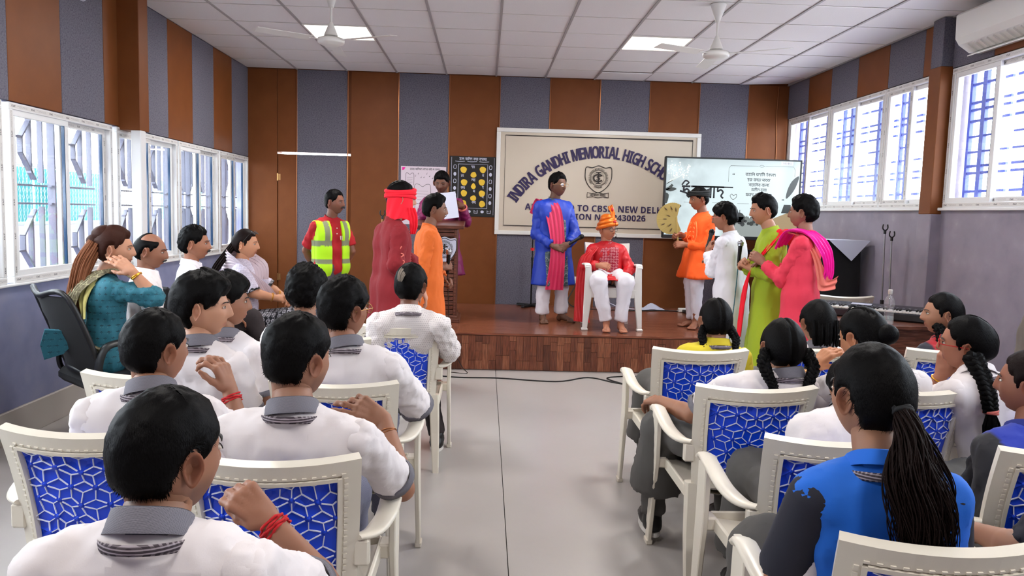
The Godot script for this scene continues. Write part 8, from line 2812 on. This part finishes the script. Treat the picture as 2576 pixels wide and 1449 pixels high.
# ---------------------------------------------------------------- mesh building
class MB:
	var v := PackedVector3Array()
	var n := PackedVector3Array()
	var uv := PackedVector2Array()
	var cl := PackedColorArray()
	var ix := PackedInt32Array()
	var col := Color(1, 1, 1)
	var T := Transform3D()

	func add(p: Vector3, nn: Vector3, u := Vector2.ZERO) -> int:
		v.append(T * p)
		n.append((T.basis * nn).normalized())
		uv.append(u)
		cl.append(col)
		return v.size() - 1

	# corners run counter-clockwise seen from outside
	func quad(a: Vector3, b: Vector3, c: Vector3, d: Vector3, us := 1.0, vs := 1.0) -> void:
		var nn := (b - a).cross(c - a)
		if nn.length_squared() < 1e-16:
			nn = (c - a).cross(d - a)
		nn = nn.normalized()
		var i := add(a, nn, Vector2(0, vs))
		add(b, nn, Vector2(us, vs))
		add(c, nn, Vector2(us, 0))
		add(d, nn, Vector2(0, 0))
		ix.append_array(PackedInt32Array([i, i + 2, i + 1, i, i + 3, i + 2]))

	func tri(a: Vector3, b: Vector3, c: Vector3) -> void:
		var nn := (b - a).cross(c - a).normalized()
		var i := add(a, nn)
		add(b, nn)
		add(c, nn)
		ix.append_array(PackedInt32Array([i, i + 2, i + 1]))

	func box(c: Vector3, s: Vector3, bev := 0.0, bas := Basis()) -> void:
		var h := s * 0.5
		var b := minf(bev, minf(h.x, minf(h.y, h.z)) * 0.95)
		var keep := T
		T = T * Transform3D(bas, c)
		var e := h - Vector3(b, b, b)
		for ax in 3:
			var u := (ax + 1) % 3
			var w := (ax + 2) % 3
			for sg in [-1.0, 1.0]:
				var p := []
				for k in 4:
					var q := Vector3.ZERO
					q[ax] = h[ax] * sg
					q[u] = e[u] * (1.0 if k == 1 or k == 2 else -1.0)
					q[w] = e[w] * (1.0 if k >= 2 else -1.0)
					p.append(q)
				var us: float = s[u]
				var vs: float = s[w]
				if sg > 0:
					quad(p[0], p[1], p[2], p[3], us, vs)
				else:
					quad(p[0], p[3], p[2], p[1], us, vs)
		if b > 0.0:
			for ax in 3:
				var u := (ax + 1) % 3
				var w := (ax + 2) % 3
				for su in [-1.0, 1.0]:
					for sw in [-1.0, 1.0]:
						var p := []
						for k in 4:
							var q := Vector3.ZERO
							q[ax] = e[ax] * (1.0 if k == 1 or k == 2 else -1.0)
							q[u] = su * (h[u] if k < 2 else e[u])
							q[w] = sw * (e[w] if k < 2 else h[w])
							p.append(q)
						if su * sw < 0:
							quad(p[0], p[1], p[2], p[3])
						else:
							quad(p[0], p[3], p[2], p[1])
			for sx in [-1.0, 1.0]:
				for sy in [-1.0, 1.0]:
					for sz in [-1.0, 1.0]:
						var a := Vector3(h.x * sx, e.y * sy, e.z * sz)
						var bb := Vector3(e.x * sx, h.y * sy, e.z * sz)
						var d := Vector3(e.x * sx, e.y * sy, h.z * sz)
						if sx * sy * sz > 0:
							tri(a, bb, d)
						else:
							tri(a, d, bb)
		T = keep

	# rows of points; each row runs counter-clockwise about the direction of the rows
	func grid(rows: Array, closed := true, flip := false) -> void:
		var nv := rows.size()
		var nu: int = rows[0].size()
		var start := v.size()
		for j in nv:
			var r: PackedVector3Array = rows[j]
			var ra: PackedVector3Array = rows[maxi(j - 1, 0)]
			var rb: PackedVector3Array = rows[mini(j + 1, nv - 1)]
			for i in nu:
				var i0 := i - 1
				var i1 := i + 1
				if closed:
					i0 = (i - 1 + nu) % nu
					i1 = (i + 1) % nu
				else:
					i0 = maxi(i0, 0)
					i1 = mini(i1, nu - 1)
				var nn := (r[i1] - r[i0]).cross(rb[i] - ra[i])
				if nn.length_squared() < 1e-18:
					nn = (rb[i1] - rb[i0] + ra[i1] - ra[i0]).cross(rb[i] - ra[i])
				if nn.length_squared() < 1e-18:
					nn = (r[i] - ra[i]) + (r[i] - rb[i]) + Vector3(0, 1e-6, 0)
				add(r[i], -nn.normalized() if flip else nn.normalized(), Vector2(float(i) / nu, float(j) / maxi(nv - 1, 1)))
		var lim := nu if closed else nu - 1
		for j in nv - 1:
			for i in lim:
				var a := start + j * nu + i
				var b := start + j * nu + (i + 1) % nu
				var c := b + nu
				var d := a + nu
				if flip:
					ix.append_array(PackedInt32Array([a, b, c, a, c, d]))
				else:
					ix.append_array(PackedInt32Array([a, c, b, a, d, c]))

	func cap(row: PackedVector3Array, up: bool) -> void:
		var c := Vector3.ZERO
		for p in row:
			c += p
		c /= row.size()
		for i in row.size():
			var a := row[i]
			var b := row[(i + 1) % row.size()]
			if up:
				tri(a, b, c)
			else:
				tri(b, a, c)

	# a swept tube; rad is a number or one number per point; flat squashes the section along side
	func tube(path: PackedVector3Array, rad, sides := 8, caps := true, flat := 1.0, side := Vector3.ZERO) -> void:
		var rows := []
		var m := path.size()
		var t0 := (path[1] - path[0]).normalized()
		var x := side
		if x.length_squared() < 1e-9:
			x = t0.cross(Vector3.UP)
			if x.length_squared() < 1e-4:
				x = t0.cross(Vector3.RIGHT)
		for j in m:
			var t := (path[mini(j + 1, m - 1)] - path[maxi(j - 1, 0)]).normalized()
			x = (x - t * x.dot(t)).normalized()
			var y := t.cross(x)
			var r: float = rad if rad is float else rad[j]
			var row := PackedVector3Array()
			for i in sides:
				var a := TAU * i / sides
				row.append(path[j] + x * (cos(a) * r) + y * (sin(a) * r * flat))
			rows.append(row)
		grid(rows)
		if caps:
			cap(rows[0], false)
			cap(rows[m - 1], true)

	# profile: Vector2(radius, height) from bottom to top, turned about y
	func lathe(prof: Array, sides := 16, at := Vector3.ZERO) -> void:
		var rows := []
		for q in prof:
			var row := PackedVector3Array()
			for i in sides:
				var a := -TAU * i / sides
				row.append(at + Vector3(cos(a) * q.x, q.y, sin(a) * q.x))
			rows.append(row)
		grid(rows)

	func ball(c: Vector3, r: Vector3, nu := 12, nv := 8) -> void:
		var rows := []
		for j in nv + 1:
			var e := -PI / 2 + PI * j / nv
			var row := PackedVector3Array()
			for i in nu:
				var a := -TAU * i / nu
				row.append(c + Vector3(cos(a) * cos(e) * r.x, sin(e) * r.y, sin(a) * cos(e) * r.z))
			rows.append(row)
		grid(rows)

	# outline in the xy plane (any turn), extruded from z0 to z1
	func prism(poly: PackedVector2Array, z0: float, z1: float) -> void:
		var p := poly.duplicate()
		if Geometry2D.is_polygon_clockwise(p):
			p.reverse()
		var t := Geometry2D.triangulate_polygon(p)
		for k in range(0, t.size(), 3):
			var a := p[t[k]]
			var b := p[t[k + 1]]
			var c := p[t[k + 2]]
			if (b - a).cross(c - a) < 0:
				var s := b
				b = c
				c = s
			tri(Vector3(a.x, a.y, z1), Vector3(b.x, b.y, z1), Vector3(c.x, c.y, z1))
			tri(Vector3(a.x, a.y, z0), Vector3(c.x, c.y, z0), Vector3(b.x, b.y, z0))
		for i in p.size():
			var a := p[i]
			var b := p[(i + 1) % p.size()]
			quad(Vector3(a.x, a.y, z0), Vector3(b.x, b.y, z0), Vector3(b.x, b.y, z1), Vector3(a.x, a.y, z1))

	# printed line on the xy plane at height z
	func stroke(pts: PackedVector2Array, w, z := 0.0, closed := false) -> void:
		var m := pts.size()
		var lf := PackedVector3Array()
		var rt := PackedVector3Array()
		for i in m:
			var a := pts[i - 1] if i > 0 else (pts[m - 1] if closed else pts[0])
			var b := pts[i + 1] if i < m - 1 else (pts[0] if closed else pts[m - 1])
			var d := (b - a).normalized()
			var ww: float = (w if w is float else w[i]) * 0.5
			if i > 0 and (i < m - 1 or closed):
				var d1 := (pts[i] - a).normalized()
				ww /= maxf(0.5, absf(d.dot(d1)))
			var o := Vector2(-d.y, d.x) * ww
			lf.append(Vector3(pts[i].x + o.x, pts[i].y + o.y, z))
			rt.append(Vector3(pts[i].x - o.x, pts[i].y - o.y, z))
		for i in (m if closed else m - 1):
			var k := (i + 1) % m
			quad(rt[i], rt[k], lf[k], lf[i])

	func disc(c: Vector2, r: float, z := 0.0, sides := 14, ry := -1.0) -> void:
		var p := PackedVector2Array()
		for i in sides:
			p.append(c + Vector2(cos(TAU * i / sides) * r, sin(TAU * i / sides) * (r if ry < 0 else ry)))
		flat_poly(p, z)

	func flat_poly(poly: PackedVector2Array, z := 0.0) -> void:
		var p := poly.duplicate()
		var t := Geometry2D.triangulate_polygon(p)
		for k in range(0, t.size(), 3):
			var a := p[t[k]]
			var b := p[t[k + 1]]
			var c := p[t[k + 2]]
			if (b - a).cross(c - a) < 0:
				var s := b
				b = c
				c = s
			tri(Vector3(a.x, a.y, z), Vector3(b.x, b.y, z), Vector3(c.x, c.y, z))

	func append_mesh(m: Mesh, xf: Transform3D) -> void:
		for s in m.get_surface_count():
			var arr := m.surface_get_arrays(s)
			var vs: PackedVector3Array = arr[Mesh.ARRAY_VERTEX]
			var ns: PackedVector3Array = arr[Mesh.ARRAY_NORMAL]
			var st := v.size()
			for i in vs.size():
				add(xf * vs[i], xf.basis * ns[i])
			if arr[Mesh.ARRAY_INDEX] != null:
				for i in arr[Mesh.ARRAY_INDEX]:
					ix.append(st + i)
			else:
				for i in vs.size():
					ix.append(st + i)

	func mesh() -> ArrayMesh:
		var a := []
		a.resize(Mesh.ARRAY_MAX)
		a[Mesh.ARRAY_VERTEX] = v
		a[Mesh.ARRAY_NORMAL] = n
		a[Mesh.ARRAY_TEX_UV] = uv
		a[Mesh.ARRAY_COLOR] = cl
		a[Mesh.ARRAY_INDEX] = ix
		var m := ArrayMesh.new()
		m.add_surface_from_arrays(Mesh.PRIMITIVE_TRIANGLES, a)
		return m


# smooth union of tapered capsules, meshed as surface nets
class Field:
	var prims := []

	func cap(a: Vector3, b: Vector3, ra: float, rb := -1.0, flat_end := false) -> void:
		prims.append([a, b, ra, ra if rb < 0 else rb, flat_end])

	func chain(pts: Array, rs: Array) -> void:
		for i in pts.size() - 1:
			cap(pts[i], pts[i + 1], rs[i], rs[i + 1])

	# cuts: Planes; what lies on the positive side is removed
	func build(mb: MB, cell: float, k: float, cuts := [], disp = null, tint = null) -> void:
		var lo := Vector3(1e9, 1e9, 1e9)
		var hi := -lo
		for p in prims:
			var r := maxf(p[2], p[3])
			var e := Vector3(r, r, r)
			lo = lo.min(p[0] - e).min(p[1] - e)
			hi = hi.max(p[0] + e).max(p[1] + e)
		var pad := cell * 2.5 + k * 0.3
		lo -= Vector3(pad, pad, pad)
		hi += Vector3(pad, pad, pad)
		var nx := int((hi.x - lo.x) / cell) + 2
		var ny := int((hi.y - lo.y) / cell) + 2
		var nz := int((hi.z - lo.z) / cell) + 2
		var f := PackedFloat32Array()
		f.resize(nx * ny * nz)
		f.fill(1000.0)
		var k4 := 1.0 / (4.0 * k)
		for p in prims:
			var a: Vector3 = p[0]
			var b: Vector3 = p[1]
			var ra: float = p[2]
			var dr: float = p[3] - ra
			var fl: bool = p[4]
			var ba := b - a
			var bb := maxf(ba.length_squared(), 1e-9)
			var inv := 1.0 / bb
			var invl := 1.0 / sqrt(bb)
			var m := maxf(p[2], p[3]) + k + cell * 2.0
			var l := (a.min(b) - Vector3(m, m, m) - lo) / cell
			var h := (a.max(b) + Vector3(m, m, m) - lo) / cell
			var x0 := maxi(int(l.x), 0)
			var y0 := maxi(int(l.y), 0)
			var z0 := maxi(int(l.z), 0)
			var x1 := mini(int(h.x) + 1, nx - 1)
			var y1 := mini(int(h.y) + 1, ny - 1)
			var z1 := mini(int(h.z) + 1, nz - 1)
			var b2 := maxf(ba.y * ba.y + ba.z * ba.z, 1e-9)
			var m2 := m * m
			for iz in range(z0, z1 + 1):
				var pz := lo.z + iz * cell - a.z
				for iy in range(y0, y1 + 1):
					var py := lo.y + iy * cell - a.y
					var d0 := py * ba.y + pz * ba.z
					var q0 := py * py + pz * pz
					# a row that passes the capsule at a distance is left out, and of the others only the stretch that can matter is walked
					var tm := clampf(d0 / b2, 0.0, 1.0)
					var e2 := q0 - tm * (2.0 * d0 - tm * b2)
					if e2 > m2:
						continue
					var w0 := x0
					var w1 := x1
					if b2 > 1e-6:
						var ds := sqrt(maxf(m2 - q0 + d0 * d0 / b2, 0.0) / b2)
						var ta := clampf(d0 / b2 - ds, 0.0, 1.0) * ba.x
						var tb := clampf(d0 / b2 + ds, 0.0, 1.0) * ba.x
						w0 = maxi(x0, int((a.x + minf(ta, tb) - m - lo.x) / cell))
						w1 = mini(x1, int((a.x + maxf(ta, tb) + m - lo.x) / cell) + 1)
					var at := (iz * ny + iy) * nx
					for jx in range(w0, w1 + 1):
						var px := lo.x + jx * cell - a.x
						var pb := px * ba.x + d0
						var t := clampf(pb * inv, 0.0, 1.0)
						var d := sqrt(maxf(px * px + q0 - t * (2.0 * pb - t * bb), 0.0)) - ra - dr * t
						if fl:
							d = maxf(d, (pb - bb) * invl)
						var o := f[at + jx]
						var g := k - absf(o - d)
						f[at + jx] = minf(o, d) - (g * g * k4 if g > 0.0 else 0.0)
		for c in cuts:
			var pl: Plane = c
			for iz in nz:
				for iy in ny:
					var at := (iz * ny + iy) * nx
					var s0 := pl.distance_to(Vector3(lo.x, lo.y + iy * cell, lo.z + iz * cell))
					if s0 + pl.normal.x * cell * nx < -0.05 and s0 < -0.05:
						continue
					for jx in nx:
						var s := s0 + pl.normal.x * cell * jx
						if s > f[at + jx]:
							f[at + jx] = s
		# extraction
		var cid := PackedInt32Array()
		cid.resize(nx * ny * nz)
		var start := mb.v.size()
		var sx := 1
		var sy := nx
		var sz := nx * ny
		var lim := cell * 1.9
		var q4 := 0.25 / cell
		var quads := PackedInt32Array()
		for iz in nz - 1:
			for iy in ny - 1:
				var at := (iz * ny + iy) * nx
				for jx in nx - 1:
					var i := at + jx
					var f0 := f[i]
					if f0 > lim or f0 < -lim:
						continue
					var f1 := f[i + 1]
					var f2 := f[i + sy]
					var f3 := f[i + sy + 1]
					var f4 := f[i + sz]
					var f5 := f[i + sz + 1]
					var f6 := f[i + sz + sy]
					var f7 := f[i + sz + sy + 1]
					var neg := int(f0 < 0) + int(f1 < 0) + int(f2 < 0) + int(f3 < 0) + int(f4 < 0) + int(f5 < 0) + int(f6 < 0) + int(f7 < 0)
					if neg == 0 or neg == 8:
						continue
					var g := Vector3(f1 - f0 + f3 - f2 + f5 - f4 + f7 - f6, f2 - f0 + f3 - f1 + f6 - f4 + f7 - f5, f4 - f0 + f5 - f1 + f6 - f2 + f7 - f3) * q4
					var mean := (f0 + f1 + f2 + f3 + f4 + f5 + f6 + f7) * 0.125
					var off := g * (-mean / maxf(g.length_squared(), 0.2))
					var hc := cell * 0.5
					off = off.clamp(Vector3(-hc, -hc, -hc), Vector3(hc, hc, hc))
					var pos := Vector3(lo.x + jx * cell + hc, lo.y + iy * cell + hc, lo.z + iz * cell + hc) + off
					if tint != null:
						mb.col = tint.call(pos)
					cid[i] = mb.add(pos, g)
					# quads round the three edges that leave corner 0
					if iy > 0 and iz > 0 and (f0 < 0) != (f1 < 0):
						if f0 < 0:
							quads.append_array(PackedInt32Array([i, i - sy, i - sy - sz, i - sz]))
						else:
							quads.append_array(PackedInt32Array([i, i - sz, i - sy - sz, i - sy]))
					if jx > 0 and iz > 0 and (f0 < 0) != (f2 < 0):
						if f0 < 0:
							quads.append_array(PackedInt32Array([i, i - sz, i - sx - sz, i - sx]))
						else:
							quads.append_array(PackedInt32Array([i, i - sx, i - sx - sz, i - sz]))
					if jx > 0 and iy > 0 and (f0 < 0) != (f4 < 0):
						if f0 < 0:
							quads.append_array(PackedInt32Array([i, i - sx, i - sx - sy, i - sy]))
						else:
							quads.append_array(PackedInt32Array([i, i - sy, i - sx - sy, i - sx]))
		for q in range(0, quads.size(), 4):
			var a := cid[quads[q]]
			var b := cid[quads[q + 1]]
			var c := cid[quads[q + 2]]
			var d := cid[quads[q + 3]]
			mb.ix.append_array(PackedInt32Array([a, c, b, a, d, c]))
		if disp != null:
			for i in range(start, mb.v.size()):
				mb.v[i] = disp.call(mb.v[i], mb.n[i])
			var acc := PackedVector3Array()
			acc.resize(mb.v.size() - start)
			for q in range(0, quads.size(), 4):
				var a := cid[quads[q]]
				var b := cid[quads[q + 1]]
				var c := cid[quads[q + 2]]
				var d := cid[quads[q + 3]]
				var nn := (mb.v[d] - mb.v[b]).cross(mb.v[c] - mb.v[a])
				acc[a - start] += nn
				acc[b - start] += nn
				acc[c - start] += nn
				acc[d - start] += nn
			for i in acc.size():
				var nn := acc[i].normalized()
				mb.n[start + i] = nn if nn.dot(mb.n[start + i]) >= 0 else -nn


# ---------------------------------------------------------------- scene tree
var used := {}
var M := {}
var noise := FastNoiseLite.new()
var rng := RandomNumberGenerator.new()


func numbered(called: String) -> String:
	if not used.has(called):
		used[called] = 0
		return called
	used[called] += 1
	return "%s_%03d" % [called, used[called]]


func obj(called: String, mb: MB, m: Material, parent: Node = null) -> MeshInstance3D:
	var o := MeshInstance3D.new()
	o.mesh = mb.mesh()
	o.material_override = m
	if parent == null:
		o.name = numbered(called)
		add_child(o)
	else:
		o.name = called
		parent.add_child(o, true)
	return o


func inst(called: String, mesh: Mesh, m: Material, parent: Node, xf := Transform3D()) -> MeshInstance3D:
	var o := MeshInstance3D.new()
	o.mesh = mesh
	o.material_override = m
	o.name = called
	o.transform = xf
	parent.add_child(o, true)
	return o


func thing(called: String, label: String, category: String, at := Vector3.ZERO, turn := 0.0, group := "") -> Node3D:
	var o := Node3D.new()
	o.name = numbered(called)
	add_child(o)
	o.position = at
	o.rotation.y = turn
	tag(o, label, category, group)
	return o


func tag(o: Node, label: String, category: String, group := "", kind := "") -> Node:
	if label:
		o.set_meta("label", label)
	if category:
		o.set_meta("category", category)
	if group:
		o.set_meta("group", group)
	if kind:
		o.set_meta("kind", kind)
	return o


func struct(called: String, mb: MB, m: Material, label := "") -> MeshInstance3D:
	var o := obj(called, mb, m)
	o.set_meta("kind", "structure")
	if label:
		o.set_meta("label", label)
	return o


func struct_root(called: String, label: String) -> Node3D:
	var o := Node3D.new()
	o.name = called
	add_child(o)
	o.set_meta("kind", "structure")
	o.set_meta("label", label)
	return o


func mat(key: String, c: Color, rough := 0.6, metal := 0.0) -> StandardMaterial3D:
	var m := StandardMaterial3D.new()
	m.resource_name = key
	m.albedo_color = c
	m.roughness = rough
	m.metallic = metal
	M[key] = m
	return m


func noise_tex(freq: float, seed_: int, ramp := [], size := 512, octaves := 4, normal := false, bump := 4.0) -> NoiseTexture2D:
	var t := NoiseTexture2D.new()
	var f := FastNoiseLite.new()
	f.noise_type = FastNoiseLite.TYPE_SIMPLEX_SMOOTH
	f.frequency = freq
	f.seed = seed_
	f.fractal_octaves = octaves
	t.noise = f
	t.width = size
	t.height = size
	t.seamless = true
	if normal:
		t.as_normal_map = true
		t.bump_strength = bump
	elif ramp.size():
		var g := Gradient.new()
		g.offsets = PackedFloat32Array()
		g.colors = PackedColorArray()
		var offs := PackedFloat32Array()
		var cols := PackedColorArray()
		for r in ramp:
			offs.append(r[0])
			cols.append(r[1])
		g.offsets = offs
		g.colors = cols
		t.color_ramp = g
	return t


func tri_tex(m: StandardMaterial3D, tex: Texture2D, scale: Vector3, world := false) -> void:
	m.albedo_texture = tex
	m.uv1_triplanar = true
	m.uv1_world_triplanar = world
	m.uv1_scale = scale


func lin(c: Color) -> Color:
	return c.srgb_to_linear()


func bez(a: Vector3, b: Vector3, c: Vector3, m := 8) -> PackedVector3Array:
	var o := PackedVector3Array()
	for i in m + 1:
		var t := float(i) / m
		o.append(a * (1 - t) * (1 - t) + b * 2 * t * (1 - t) + c * t * t)
	return o


func smooth_path(pts: Array, per := 6) -> PackedVector3Array:
	var o := PackedVector3Array()
	var m := pts.size()
	for i in m - 1:
		var p0: Vector3 = pts[maxi(i - 1, 0)]
		var p1: Vector3 = pts[i]
		var p2: Vector3 = pts[i + 1]
		var p3: Vector3 = pts[mini(i + 2, m - 1)]
		for k in per:
			o.append(p1.cubic_interpolate(p2, p0, p3, float(k) / per))
	o.append(pts[m - 1])
	return o


func smooth2(pts: Array, per := 6, closed := false) -> PackedVector2Array:
	var o := PackedVector2Array()
	var m := pts.size()
	for i in (m if closed else m - 1):
		var p0: Vector2 = pts[(i - 1 + m) % m] if closed else pts[maxi(i - 1, 0)]
		var p1: Vector2 = pts[i]
		var p2: Vector2 = pts[(i + 1) % m]
		var p3: Vector2 = pts[(i + 2) % m] if closed else pts[mini(i + 2, m - 1)]
		for k in per:
			o.append(p1.cubic_interpolate(p2, p0, p3, float(k) / per))
	if not closed:
		o.append(pts[m - 1])
	return o


func text_mesh(s: String, size: float, bold := false, serif := false, depth := 0.001) -> TextMesh:
	var f := SystemFont.new()
	f.font_names = PackedStringArray(["Droid Serif" if serif else "Droid Sans"])
	f.font_weight = 700 if bold else 400
	var t := TextMesh.new()
	t.font = f
	t.text = s
	t.font_size = 64
	t.pixel_size = size / 64.0
	t.depth = depth
	t.curve_step = 1.0
	return t
